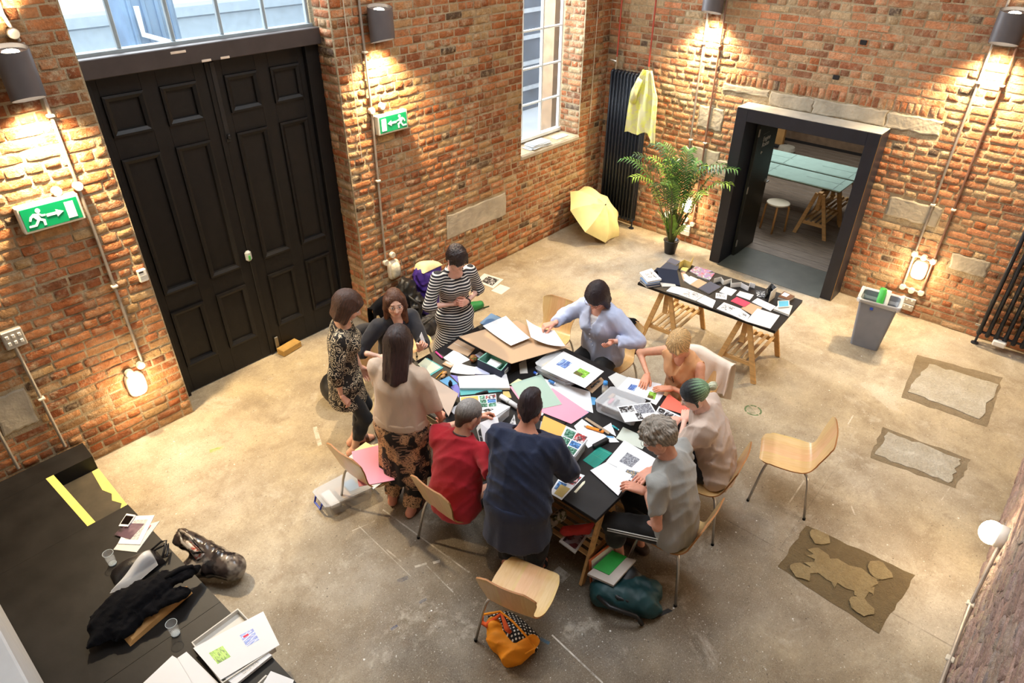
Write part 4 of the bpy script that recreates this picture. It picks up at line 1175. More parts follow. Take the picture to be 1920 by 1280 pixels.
# ============================================================ PEOPLE
# figures are grown as one smooth surface from tapered limbs (signed distances -> surface nets)
def unit(v):
    v = np.asarray(v, float); return v/(np.linalg.norm(v)+1e-9)
class S:
    """list of blended primitives; a metric matrix gives flattened sections"""
    def __init__(s, k=.03): s.p = []; s.cut = []; s.k = k; s.fold = None; s.sub = []; s.off = 0.0
    def c(s, a, b, ra, rb, M=None, k=None, flat=False):
        s.p.append(('c', np.array(a, float), np.array(b, float), ra, rb, M, k if k is not None else s.k, flat)); return s
    def e(s, c, r, R=None, k=None):
        s.p.append(('e', np.array(c, float), np.array(r, float), None, None, R, k if k is not None else s.k, False)); return s
    def plane(s, p, n): s.cut.append((np.array(p, float), unit(n))); return s
    def ev(s, X):
        d = None
        for (t, a, b, ra, rb, M, k, flat) in s.p:
            if t == 'c':
                ab = b-a; Q = X-a
                if M is not None: Qm = Q@M.T; abm = M@ab
                else: Qm, abm = Q, ab
                tt = np.clip(Qm@abm/(abm@abm+1e-12), 0, 1)
                di = np.linalg.norm(Qm-tt[:, None]*abm, axis=1)-(ra+(rb-ra)*tt)
                if flat:
                    un = ab/np.linalg.norm(ab); di = np.maximum(di, (X-b)@un)
            else:
                Q = X-a
                if M is not None: Q = Q@M        # columns of M are the ellipsoid axes
                q = np.linalg.norm(Q/b, axis=1); g = np.linalg.norm(Q/(b*b), axis=1)+1e-9
                di = q*(q-1)/g
            if d is None: d = di
            elif k <= 0: d = np.minimum(d, di)
            else:
                h = np.maximum(k-np.abs(d-di), 0)/k; d = np.minimum(d, di)-h*h*k*.25
        d = d-s.off
        if s.fold is not None: d = d+s.fold(X)
        for (p, n) in s.cut: d = np.maximum(d, (X-p)@n)
        for q in s.sub: d = np.maximum(d, -q.ev(X))
        return d
    def bounds(s, pad=.03):
        lo = np.full(3, 1e9); hi = -lo
        for (t, a, b, ra, rb, M, k, flat) in s.p:
            if t == 'c':
                sc = 1.0
                if M is not None: sc = 1/np.linalg.svd(M)[1].min()
                r_ = max(ra, rb)*sc
                lo = np.minimum(lo, np.minimum(a, b)-r_); hi = np.maximum(hi, np.maximum(a, b)+r_)
            else:
                r_ = b.max(); lo = np.minimum(lo, a-r_); hi = np.maximum(hi, a+r_)
        return lo-pad-max(s.off, 0), hi+pad+max(s.off, 0)
def surfnet(fn, lo, hi, h):
    q = 4
    n = [int(math.ceil((hi[i]-lo[i])/(h*q)))*q+1 for i in range(3)]
    ax = [lo[i]+h*np.arange(n[i]) for i in range(3)]
    cx = [a[::q] for a in ax]
    Xc = np.stack(np.meshgrid(*cx, indexing='ij'), -1).reshape(-1, 3)
    Vc = fn(Xc).reshape([len(c) for c in cx])
    near = np.abs(Vc) < h*q*2.1
    V = np.repeat(np.repeat(np.repeat(Vc, q, 0), q, 1), q, 2)
    # a fine sample belongs to the nearest coarse samples: evaluate where any neighbour is near
    nd = near.copy()
    for a_ in range(3):
        t = nd.copy(); sl = [slice(None)]*3; sr = [slice(None)]*3
        sl[a_] = slice(1, None); sr[a_] = slice(None, -1)
        t[tuple(sl)] |= nd[tuple(sr)]; t[tuple(sr)] |= nd[tuple(sl)]; nd = t
    mask = np.repeat(np.repeat(np.repeat(nd, q, 0), q, 1), q, 2)[:n[0], :n[1], :n[2]]
    V = V[:n[0], :n[1], :n[2]].copy()
    ii = np.argwhere(mask)
    if len(ii): V[mask] = fn(np.stack([ax[0][ii[:, 0]], ax[1][ii[:, 1]], ax[2][ii[:, 2]]], -1))
    I = V < 0
    c8 = [I[dx:n[0]-1+dx, dy:n[1]-1+dy, dz:n[2]-1+dz] for dx in (0, 1) for dy in (0, 1) for dz in (0, 1)]
    cnt = np.sum(np.stack(c8).astype(np.int8), 0)
    act = (cnt > 0) & (cnt < 8)
    cells = np.argwhere(act)
    if not len(cells): return np.zeros((0, 3)), np.zeros((0, 4), int)
    idx = -np.ones(act.shape, int); idx[act] = np.arange(len(cells))
    acc = np.zeros((len(cells), 3)); num = np.zeros(len(cells))
    off = [(0, 0, 0), (0, 0, 1), (0, 1, 0), (0, 1, 1), (1, 0, 0), (1, 0, 1), (1, 1, 0), (1, 1, 1)]
    val = [V[cells[:, 0]+o[0], cells[:, 1]+o[1], cells[:, 2]+o[2]] for o in off]
    for i in range(8):
        for a_ in range(3):
            if off[i][a_]: continue
            j = i | (4 >> a_)
            x = (val[i] < 0) != (val[j] < 0)
            t = np.where(x, val[i]/(val[i]-val[j]+1e-12), 0)
            p = np.array(off[i])[None, :]+np.zeros((len(cells), 1)); p[:, a_] += t
            acc[x] += p[x]; num[x] += 1
    verts = np.array(lo)+h*(cells+acc/num[:, None])
    faces = []
    for a_ in range(3):
        b_, c_ = (a_+1) % 3, (a_+2) % 3
        sl = [slice(0, n[0]-1), slice(0, n[1]-1), slice(0, n[2]-1)]
        A = I[tuple(slice(0, n[k]-1) for k in range(3))]
        sh = [slice(0, n[k]-1) for k in range(3)]; sh[a_] = slice(1, n[a_])
        B = I[tuple(sh)]
        x = np.argwhere(A != B)
        x = x[(x[:, b_] > 0) & (x[:, c_] > 0)]
        db = np.zeros(3, int); db[b_] = 1; dc = np.zeros(3, int); dc[c_] = 1
        q0 = idx[tuple(x.T)]; q1 = idx[tuple((x-db).T)]; q2 = idx[tuple((x-db-dc).T)]; q3 = idx[tuple((x-dc).T)]
        f = np.stack([q0, q1, q2, q3], 1)
        inside = A[tuple(x.T)]
        f[~inside] = f[~inside][:, ::-1]
        f = f[(f >= 0).all(1)]
        faces.append(f)
    return verts, np.concatenate(faces)
def grow(s, h): lo, hi = s.bounds(); return surfnet(s.ev, lo, hi, h)

# ---- head and hands, grown once in their own frames and placed on each figure
def head_sdf(male):
    s = S(.022)
    s.e((-.014, 0, .030), (.098, .076, .086)).e((.026, 0, -.028), (.066, .060, .085), k=.03)
    s.c((.052, 0, -.094), (.058, 0, -.098), .020 if not male else .024, .018)
    for y in (-1, 1):
        s.c((.0, y*.052, -.055), (.05, y*.018, -.092), .026, .020)
        s.e((.060, y*.036, -.032), (.028, .026, .026))
        s.e((-.008, y*.076, -.012), (.020, .010, .032), k=.008)
    s.c((.076, -.034, .022), (.076, .034, .022), .011, .011, k=.015)
    s.c((.087, 0, .006), (.108, 0, -.034), .008, .012, k=.012).c((.098, -.011, -.038), (.098, .011, -.038), .008, .008, k=.008)
    s.c((.083, -.018, -.066), (.083, .018, -.066), .008, .008, k=.006).c((.081, -.014, -.074), (.081, .014, -.074), .008, .008, k=.004)
    for y in (-1, 1):
        q = S(); q.e((.104, y*.032, .0), (.020, .016, .012)); s.sub.append(q)
    return s
HEADS = {m: grow(head_sdf(m), .0052) for m in (False, True)}
def head_cols(V, skin, brow, lip):
    C = np.tile(np.array(skin), (len(V), 1))
    x, y, z = V.T
    ay = np.abs(y)
    mb_ = (x > .066) & (ay > .012) & (ay < .052) & (np.abs(z-(.024-.10*np.maximum(ay-.035, 0))) < .0036)
    C[mb_] = np.array(brow)*.6+np.array(skin)*.4
    ml = (x > .080) & (ay < .020) & (z < -.0615) & (z > -.079); C[ml] = lip
    ck = np.exp(-(((x-.075)/.03)**2+((ay-.04)/.02)**2+((z+.035)/.02)**2)); C += ck[:, None]*np.array((.05, -.01, -.01))
    return np.clip(C, 0, 1)
def hand_sdf(curl, spread=.0):
    s = S(.010)
    ys = (.031, .011, -.010, -.030); ln = (.072, .080, .074, .058)
    s.c((-.025, 0, 0), (.01, 0, 0), .022, .024, M=np.diag((1, 1, 1.35)))
    for y in ys: s.c((.012, y*.55, 0), (.088, y, 0), .017, .0115, k=.014)
    for i, (y, L_) in enumerate(zip(ys, ln)):
        p = np.array((.088, y, 0.0)); a = 0; cc = curl*(1+.14*(i-1))
        r_ = .0095 if i < 3 else .0082
        for sg, f, w in ((.46, .8, 1), (.30, 1.1, .92), (.24, .7, .82)):
            a += cc*f
            d = np.array((cos(a), (1.5-i)*spread*.3, -sin(a))); q = p+unit(d)*L_*sg
            s.c(p, q, r_*w, r_*w*.93, k=.004); p = q
    t = [(.020, .022, -.006), (.052, .050, -.016), (.083, .058, -.026-.02*curl), (.106, .054-.012*curl, -.034-.035*curl)]
    s.c(t[0], t[1], .017, .0125).c(t[1], t[2], .0115, .0105, k=.004).c(t[2], t[3], .0105, .0085, k=.004)
    return s
HANDS = {n_: grow(hand_sdf(c, sp), .0042) for n_, c, sp in (('flat', .16, .12), ('relax', .42, .05), ('grip', .85, 0))}

SKINS = {}
SKIN = mat('skin', (1, 1, 1), .5, var=.06, scale=30, attr=True)
SKIN.node_tree.nodes['Principled BSDF'].inputs['Subsurface Weight'].default_value = .12
SKIN.node_tree.nodes['Principled BSDF'].inputs['Subsurface Radius'].default_value = (.02, .008, .004)
EYE = mat('eye', (1, 1, 1), .15, var=.0, attr=True)
def hair_mat():
    m, nt, b = nodes_of('hair_strands')
    at = mnode(nt, 'Attribute'); at.attribute_name = 'Col'
    st = mnode(nt, 'Attribute'); st.attribute_name = 'Strand'
    n = noise_(nt, st.outputs['Vector'], 24, 5, .7, .3, .7, .40, 1.6)
    c = mix_(nt, 1.0, at.outputs['Color'], n, 'MULTIPLY')
    nt.links.new(c, b.inputs['Base Color']); b.inputs['Roughness'].default_value = .45
    bp = mnode(nt, 'Bump'); bp.inputs['Strength'].default_value = .45; bp.inputs['Distance'].default_value = .004
    nt.links.new(n, bp.inputs['Height']); nt.links.new(bp.outputs[0], b.inputs['Normal'])
    return m
HAIR = hair_mat()

def rotm(fwd, up):
    f = unit(fwd); l = unit(np.cross(up, f)); u_ = np.cross(f, l)
    return np.stack([f, l, u_], 1)          # columns: forward, left, up
def ik(sh, wr, l1, l2, pole):
    d = wr-sh; L_ = np.linalg.norm(d); L2 = min(L_, (l1+l2)*.995); dn = d/L_
    wr = sh+dn*L2
    a = (l1*l1-l2*l2+L2*L2)/(2*L2); h = sqrt(max(l1*l1-a*a, 0))
    p = pole-dn*np.dot(pole, dn); p = unit(p)
    return sh+dn*a+p*h, wr

def folds(amp, seed, sc=1.0):
    r = np.random.default_rng(seed)
    K = r.normal(0, 1, (5, 3))*np.array((26, 26, 15))*sc; ph = r.uniform(0, 6, 5)
    def f(X):
        w = sum((1-np.abs(np.sin(.5*(X@K[i])+ph[i]+1.5*np.sin(X@K[(i+1) % 5]*.4))))**2 for i in range(5))
        return -amp*(w-1.1)/1.1
    return f

class Person:
    def __init__(s, label, pelvis, yaw, H=1.65, g=1.0, male=False, lean=0, side=0, twist=0, head=(0, 0, 0), sit=False,
                 wr=None, hands=('relax', 'relax'), feet=None, knees=None, poles=None, hdir=(None, None), hnorm=(None, None), bust=0, skin=srgb(226, 178, 152), depth=.70, shw=1.0, neckf=0.02):
        s.H, s.g, s.male = H, g, male
        s.skin = np.array(skin)
        U = V3(0, 0, 1); a = rad(yaw); F = V3(cos(a), sin(a), 0); Lf = V3(-sin(a), cos(a), 0)
        s.F, s.L, s.U = F, Lf, U
        al = rad(lean); be = rad(side)
        up = unit(U*cos(al)*cos(be)+F*sin(al)+Lf*sin(be)); t = rad(twist)
        fw0 = unit(F-up*np.dot(F, up)); lf0 = np.cross(up, fw0)
        fw = fw0*cos(t)+lf0*sin(t); lf = np.cross(up, fw)
        s.cf, s.cl, s.cu = fw, lf, up
        P = np.array(pelvis, float); s.P = P
        s.pelvis = P
        s.waist = P+.10*H*unit(U+up*1.0)
        s.chest = s.waist+.115*H*up
        s.neckb = s.chest+.105*H*up+fw*.005
        sw = (.118 if male else .104)*H*shw
        s.sh = [s.neckb-.032*H*up+lf*sw*sg for sg in (-1, 1)]      # right (-), left (+)
        hy, hp, hr = [rad(v) for v in head]                        # yaw (left +), pitch (down +), roll, all from chest heading
        base_f = unit(fw*V3(1, 1, 0)+1e-6*F)
        bl = np.cross(U, base_f)
        f1 = base_f*cos(hy)+bl*sin(hy)
        hf = unit(f1*cos(hp)-U*sin(hp)); hu = unit(U*cos(hp)+f1*sin(hp)+np.cross(U, f1)*sin(hr)*-1)
        s.hR = rotm(hf, hu)
        s.hs = H*.135/.225*(1.03 if not male else 1.03)
        s.hc = s.neckb+up*.035*H+U*.028*H+unit(f1)*neckf+hu*.045*H+hf*.012
        s.hip = [P+Lf*sg*.052*H-U*.012*H for sg in (-1, 1)]
        tl, sl_ = .245*H, .235*H
        s.knee = []; s.ank = []; s.toe = []
        for i, sg in enumerate((-1, 1)):
            if feet is not None:
                an = np.array((feet[i][0], feet[i][1], .075)); td = rad(feet[i][2])
                pole = F*1.0+Lf*sg*.15
                if sit: pole = U*1.0+F*.5+Lf*sg*.2
                kn, an2 = ik(s.hip[i], an, tl, sl_, pole)
            s.knee.append(kn); s.ank.append(an2); s.toe.append(V3(cos(td), sin(td), 0))
        s.elb = []; s.wri = []; s.hd = []; s.hn = []
        for i, sg in enumerate((-1, 1)):
            w = np.array(wr[i], float)
            pole = (-U*.8-fw*.35+lf*sg*.7) if poles is None or poles[i] is None else np.array(poles[i], float)
            e_, w2 = ik(s.sh[i], w, .178*H, .152*H, pole)
            s.elb.append(e_); s.wri.append(w2)
            d = unit(w2-e_) if hdir[i] is None else unit(hdir[i])
            s.hd.append(d)
            nn = -U if hnorm[i] is None else np.array(hnorm[i], float)
            nn = unit(nn-d*np.dot(nn, d)); s.hn.append(nn)
        s.bust, s.depth = bust, depth
        s.Mt = None
        s.hk = hands
        R = np.stack([fw, lf, up], 0)
        s.Mc = R.T@np.diag((1/depth, 1, 1))@R       # flattened chest metric
        R2 = np.stack([F, Lf, U], 0); s.Mp = R2.T@np.diag((1/(depth+.06), 1, 1))@R2
        s.root = thing('person', label, 'person', (P[0], P[1], 0))
        s.o = V3(P[0], P[1], 0)
    # ---- primitive sets
    def torso(s, q, grow_=0.0, low=True):
        H, g = s.H, s.g*s.H/1.65
        if low:
            q.c(s.hip[0]+V3(0, 0, .02), s.hip[1]+V3(0, 0, .02), .108*g, .108*g, s.Mp, k=.06)
            q.c(s.pelvis, s.waist, .150*g, .128*g*(1 if not s.male else 1.08), s.Mp, k=.06)
        q.c(s.waist, s.chest, .128*g*(1 if not s.male else 1.08), .146*g, s.Mc, k=.06)
        q.c(s.chest, s.neckb-.045*H*s.cu, .146*g, .105*g, s.Mc, k=.05)
        q.c(s.sh[0]-s.cu*.008, s.sh[1]-s.cu*.008, .045*g, .045*g, None, k=.045)
        q.c(s.neckb-.02*H*s.cu, s.neckb+.03*H*s.cu, .075*g, .045*g, None, k=.05)
        if s.bust:
            for sg in (-1, 1): q.e(s.chest+s.cf*.085*g+s.cl*sg*.068*g+s.cu*.005, np.array((.062, .068, .066))*s.bust*g, rotm(s.cf, s.cu), k=.06)
        return q
    def arm(s, q, i, frac, r0=1.0, flat=True):
        """upper arm and forearm down to frac (1 = elbow, 2 = wrist)"""
        g = .5+.5*s.g; H = s.H
        ru, re, rw = .050*g*r0, .038*g*r0, .026*g*r0
        a = s.sh[i]; e_ = s.elb[i]; w = s.wri[i]
        if frac <= 1:
            q.c(a, a+(e_-a)*frac, ru, ru+(re-ru)*frac, None, k=.025, flat=flat)
        else:
            q.c(a, e_, ru, re, None, k=.025)
            f = frac-1; q.c(e_, e_+(w-e_)*f, re, re+(rw-re)*f, None, k=.02, flat=flat)
        return q
    def leg(s, q, i, frac, r0=1.0, flat=True, k=.04):
        g = (.45+.55*s.g)*r0
        rt, rk, ra_ = .085*g, .056*g, .036*g
        h, kn, an = s.hip[i], s.knee[i], s.ank[i]
        if frac <= 1: q.c(h, h+(kn-h)*frac, rt, rt+(rk-rt)*frac, None, k=k, flat=flat)
        else:
            q.c(h, kn, rt, rk, None, k=k)
            f = frac-1
            back = -unit(s.F)*.012
            mid = kn+(an-kn)*.35+back
            if f <= .35: q.c(kn, kn+(an-kn)*f, rk, rk*.98, None, k=.03, flat=flat)
            else:
                q.c(kn, mid, rk*.96, .054*g, None, k=.03)
                q.c(mid, kn+(an-kn)*f, .054*g, .054*g+(ra_-.054*g)*(f-.35)/.65, None, k=.03, flat=flat)
        return q
    def put(s, name, V, Fc, m, col=None, parent=None, label=None, smooth=True):
        if len(V) == 0: return None
        V = V-s.o
        o = link(name, np_mesh(name, V, Fc, m, smooth, col), parent or s.root)
        if label: o['label'] = label
        return o
    def body(s, legs=(0, 0), brow=(.05, .03, .02), barefoot=False, lip=None):
        q = S(.03); g = s.g
        q.c(s.neckb-.03*s.cu, s.hc-s.hR[:, 2]*.055*s.hs-s.hR[:, 0]*.018, .054*(1.0 if s.male else .90), .050*(1.06 if s.male else .92), None, k=.04)
        s.torso(q)
        for i in (0, 1): s.arm(q, i, 2, flat=False)
        for i in (0, 1):
            s.leg(q, i, 2, flat=False)
        q.off = -.006
        V, Fc = grow(q, .0125)
        parts = [(V, Fc, np.tile(s.skin, (len(V), 1)))]
        hv, hf = HEADS[s.male]
        lip = lip if lip is not None else s.skin*np.array((.92, .64, .60))
        parts.append((hv*s.hs@s.hR.T+s.hc, hf, head_cols(hv, s.skin, brow, lip)))
        for i, sg in enumerate((-1, 1)):
            hv, hf = HANDS[s.hk[i]]
            X = hv.copy()*(s.H/1.65)*(1.04 if s.male else .96)
            if sg > 0: X[:, 1] *= -1; hf = hf[:, ::-1]
            z_ = -s.hn[i]; x_ = s.hd[i]; y_ = np.cross(z_, x_)
            X = X@np.stack([x_, y_, z_], 0)+s.wri[i]+x_*.012
            red = s.skin*np.array((1.0, .90, .88))
            parts.append((X, hf, np.tile(red, (len(X), 1))))
        for i in (0, 1):
            if barefoot: 
                fs_ = S(.02); s.foot(fs_, i, 0); v_, f_ = grow(fs_, .008); parts.append((v_, f_, np.tile(s.skin*np.array((1, .86, .82)), (len(v_), 1))))
        n = 0; VV, FF, CC = [], [], []
        for (v_, f_, c_) in parts: VV.append(v_); FF.append(f_+n); CC.append(c_); n += len(v_)
        s.put('body', np.concatenate(VV), np.concatenate(FF), SKIN, np.concatenate(CC))
        # eyes
        EV, EF, EC = [], [], []; n = 0
        for y in (-1, 1):
            mb = MB().sphere((0, 0, 0), .0128, 12, 8, Matrix.Rotation(rad(90), 3, 'Y')); v_ = np.array(mb.v)
            x = v_[:, 0]; c_ = np.tile((.78, .76, .74), (len(v_), 1)); c_[x > .0106] = (.10, .06, .04); c_[x > .0123] = (.01, .01, .01)
            v_ = v_+np.array((.0797, y*.032, -.002)); v_ = v_*s.hs@s.hR.T+s.hc
            EV.append(v_); EF += [[a+n for a in f_] for f_ in mb.f]; EC.append(c_); n += len(v_)
        s.put('eyes', np.concatenate(EV), np.array(EF), EYE, np.concatenate(EC))
    def foot(s, q, i, inf=0.0):
        a = s.ank[i]; t = s.toe[i]; sc = s.H/1.65
        lat = np.array((-t[1], t[0], 0))
        Mf = None
        heel = a-t*.035*sc; heel[2] = .036+inf; ball = a+t*.125*sc; ball[2] = .026+inf; tip = a+t*.175*sc; tip[2] = .020+inf
        q.c(a, heel, .036+inf, .034+inf, k=.02).c(a+t*.02, ball, .038+inf, .030+inf, k=.03).c(heel, ball, .034+inf, .030+inf, k=.02)
        q.c(ball-lat*.016, tip-lat*.010, .026+inf, .019+inf, k=.02).c(ball+lat*.016, tip+lat*.014, .026+inf, .017+inf, k=.02)
        return q
    def shoes(s, m, label=None, low=True, name='shoe'):
        for i in (0, 1):
            q = S(.02); s.foot(q, i, .004)
            q.plane((0, 0, .001), (0, 0, -1))
            if low: q.plane((0, 0, .075), (0, 0, 1))
            V, Fc = grow(q, .009); s.put(name, V, Fc, m, None, None, label)
    def sandals(s, m):
        for i in (0, 1):
            a = s.ank[i]; t = s.toe[i]; lat = np.array((-t[1], t[0], 0)); mb = MB()
            pts = []
            for k in range(18):
                ang = 2*pi*k/18; l_ = cos(ang); w = sin(ang)
                p = a+t*(.065+.135*l_)+lat*w*(.042+.008*l_); pts.append((p[0]-s.o[0], p[1]-s.o[1], .002))
            mb.slab(pts, .022)
            o = part('sandal', mb, m, s.root)
            for (d, hh, rw) in ((.115, .062, .050), (.02, .095, .050)):
                P_ = []
                for k in range(9):
                    an = pi*k/8; c = a+t*d+lat*rw*cos(an); z = .02+hh*sin(an)**.8
                    P_.append([(c[0]-s.o[0]+t[0]*e_, c[1]-s.o[1]+t[1]*e_, z) for e_ in (-.016, .016)])
                part('strap', MB().grid(P_), m, o, True)
    def top(s, m, name, sleeve=.45, inf=.010, hem=None, neck='crew', h=.012, fold=.005, seed=0, sl_r=1.12, label=None, col=None, low=True, armhole=None, loose=0):
        """garment over the torso: sleeve fraction, hem plane height along the trunk, neckline (forward drop, depth)"""
        q = S(.035); s.torso(q, low=low)
        if loose: q.c(s.pelvis-s.U*.02, s.chest, .150*s.g*s.H/1.65*loose, .150*s.g*s.H/1.65*loose, s.Mc, k=.09)
        q.off = inf
        if sleeve > 0:
            for i in (0, 1): s.arm(q, i, sleeve, sl_r)
        if fold: q.fold = folds(fold, seed)
        gg = .5+.5*s.g
        q.plane(s.neckb+s.cu*.034, s.cu)
        nb = s.neckb
        q.sub.append(S().c(nb+s.cu*.02+s.cf*.012, nb+s.cu*.2+s.cf*.05, .060*gg, .075*gg))
        if neck == 'scoop': q.sub.append(S().e(nb+s.cf*.055-s.cu*.015, (.066, .078, .045), rotm(s.cf, s.cu)))
        if neck == 'wide': q.sub.append(S().e(nb+s.cf*.02+s.cu*.012, (.085, .105, .045), rotm(s.cf, s.cu)))
        if neck == 'vee': q.sub.append(S(.02).c(nb+s.cf*.07+s.cu*.02, nb+s.cf*.15-s.cu*.13, .062, .016))
        if armhole:
            for i, sg in enumerate((-1, 1)): q.sub.append(S().c(s.sh[i]+s.cl*sg*.034+s.cu*.05, s.sh[i]+s.cl*sg*.05-s.cu*.075, armhole, armhole))
        if hem is not None:
            base = s.pelvis+s.U*hem
            q.plane(base, -s.U if abs(np.dot(s.cu, s.U)) > .9 else -unit(s.U+s.cu))
        V, Fc = grow(q, h)
        return s.put(name, V, Fc, m, None, None, label)
    def band(s, m, a, b, inf=.018, loose=1.0, name='hem_band'):
        q = S(.035); s.torso(q); q.c(s.pelvis-s.U*.02, s.chest, .150*s.g*s.H/1.65*loose, .150*s.g*s.H/1.65*loose, s.Mc, k=.09)
        q.off = inf; q.plane(s.pelvis+s.U*a, -s.U); q.plane(s.pelvis+s.U*b, s.U)
        V, Fc = grow(q, .012); return s.put(name, V, Fc, m)
    def neckband(s, m, r=.064, w=.006, tilt=.018, name='neckband'):
        r *= .5+.5*s.g
        c = s.neckb+s.cu*.022+s.cf*.014
        return part(name, MB().tube([tuple(c+r*(cos(a)*s.cf+sin(a)*s.cl)-s.cu*tilt*cos(a)-s.o) for a in np.linspace(0, 2*pi, 29)], w, 6), m, s.root, True)
    def trousers(s, m, name='trousers', frac=1.95, inf=.008, r0=1.08, fold=.004, seed=1, top_=.07, flare=None, label=None):
        q = S(.035)
        q.c(s.hip[0]+V3(0, 0, .02), s.hip[1]+V3(0, 0, .02), .108*s.g*s.H/1.65, .108*s.g*s.H/1.65, s.Mp, k=.06)
        q.c(s.pelvis, s.waist, .150*s.g*s.H/1.65, .128*s.g*s.H/1.65, s.Mp, k=.06)
        for i in (0, 1): s.leg(q, i, frac, r0)
        q.off = inf; q.fold = folds(fold, seed)
        q.plane(s.pelvis+s.U*top_, s.U)
        V, Fc = grow(q, .012); return s.put(name, V, Fc, m, None, None, label)
    def skirt(s, m, name, z1, r1, top_=.08, inf=.012, fold=.01, seed=2, dep=.8, label=None, drift=(0, 0)):
        q = S(.05); g = s.g*s.H/1.65
        q.c(s.hip[0]+V3(0, 0, .02), s.hip[1]+V3(0, 0, .02), .108*g, .108*g, s.Mp, k=.06)
        q.c(s.pelvis, s.waist, .150*g, .128*g, s.Mp, k=.06)
        R2 = np.stack([s.F, s.L, s.U], 0); M = R2.T@np.diag((1/dep, 1, 1))@R2
        q.c(s.pelvis-s.U*.06, V3(s.pelvis[0]+drift[0], s.pelvis[1]+drift[1], z1), .160*g, r1, M, k=.06)
        q.off = inf
        r_ = np.random.default_rng(seed); ph = r_.uniform(0, 6, 3); c0_ = s.pelvis
        def fl(X):
            an = np.arctan2(X[:, 1]-c0_[1], X[:, 0]-c0_[0]); dn = np.clip((c0_[2]-X[:, 2])/.6, 0, 1)
            return fold*dn*(np.sin(an*9+ph[0])+.6*np.sin(an*14+ph[1]+X[:, 2]*4))
        q.fold = fl
        q.plane(s.pelvis+s.U*top_, s.U); q.plane(V3(0, 0, z1), (0, 0, -1))
        V, Fc = grow(q, .013); return s.put(name, V, Fc, m, None, None, label)
    def hair(s, build, colf, h=.0065, strand=.0024, freq=84, name='hair', label=None):
        """build(S) in the head's own frame; colf(V) colours; strands run from the crown"""
        q = S(.02); build(q)
        if strand:
            def fl(X):
                an = np.arctan2(X[:, 1], X[:, 0]+.02)
                return strand*(np.sin(an*freq*.5+6*np.sin(X[:, 2]*14))*.6+np.sin(an*freq+X[:, 2]*22+np.sin(an*7)*3)*.6)
            q.fold = fl
        V, Fc = grow(q, h)
        C = colf(V)
        o = s.put(name, V*s.hs@s.hR.T+s.hc, Fc, HAIR, C, None, label)
        an = np.arctan2(V[:, 1], V[:, 0]+.03); a = o.data.attributes.new('Strand', 'FLOAT_VECTOR', 'POINT')
        a.data.foreach_set('vector', np.stack([np.cos(an), np.sin(an), V[:, 2]*1.3], 1).astype(np.float32).ravel())
        return o
    def glasses(s, m):
        mb = MB()
        for y in (-1, 1):
            pts = [(.104+.0, y*.034+.021*cos(a), .004+.015*sin(a)) for a in np.linspace(0, 2*pi, 17)]
            mb.tube(pts, .0016, 5, False); mb.tube([(.104, y*.055, .008), (.085, y*.076, .009), (.0, y*.084, .004)], .0016, 5)
        mb.tube([(.104, -.013, .006), (.108, 0, .009), (.104, .013, .006)], .0016, 5)
        V = np.array(mb.v)*s.hs@s.hR.T+s.hc-s.o
        mb.v = [tuple(p) for p in V]
        return part('glasses', mb, m, s.root)
def flatcol(c, tip=None, var=.25, seed=3):
    r = np.random.default_rng(seed)
    def f(V):
        an = np.arctan2(V[:, 1], V[:, 0]+.02)
        w = .5+.5*np.sin(an*31+3*np.sin(V[:, 2]*18)+2*np.sin(an*5))
        C = np.outer(1-var+2*var*w, np.array(c))
        if tip is not None:
            t = np.clip((.03-V[:, 2])/.2, 0, 1)[:, None]; C = C*(1-t)+np.array(tip)*t*(1-var+2*var*w)[:, None]
        return C
    return f
def cap_hair(q, t=.012, hair_line=.055, low=-.06):
    """scalp covering: skull offset, cut at the face"""
    q.e((-.016, 0, .034), (.098+t, .076+t, .086+t))
    q.sub.append(S().e((.115, 0, -.045), (.075, .068, .105)))
def bob(q, length=-.11, t=.016, fringe=True, side=.086):
    q.e((-.018, 0, .034), (.100+t, .078+t, .088+t))
    for y in (-1, 1):
        q.c((.010, y*.066, .02), (.018, y*side, length), .036, .026, k=.03)
        q.c((-.05, y*.05, .0), (-.045, y*.062, length), .045, .034, k=.04)
    q.c((-.075, 0, 0), (-.068, 0, length), .05, .040, k=.04)
    if fringe: q.c((.055, -.045, .075), (.088, .035, .045), .024, .020, k=.02).c((.05, .03, .08), (.078, .058, .03), .022, .016, k=.02)
    q.sub.append(S().e((.125, 0, -.055), (.068, .055, .10)))

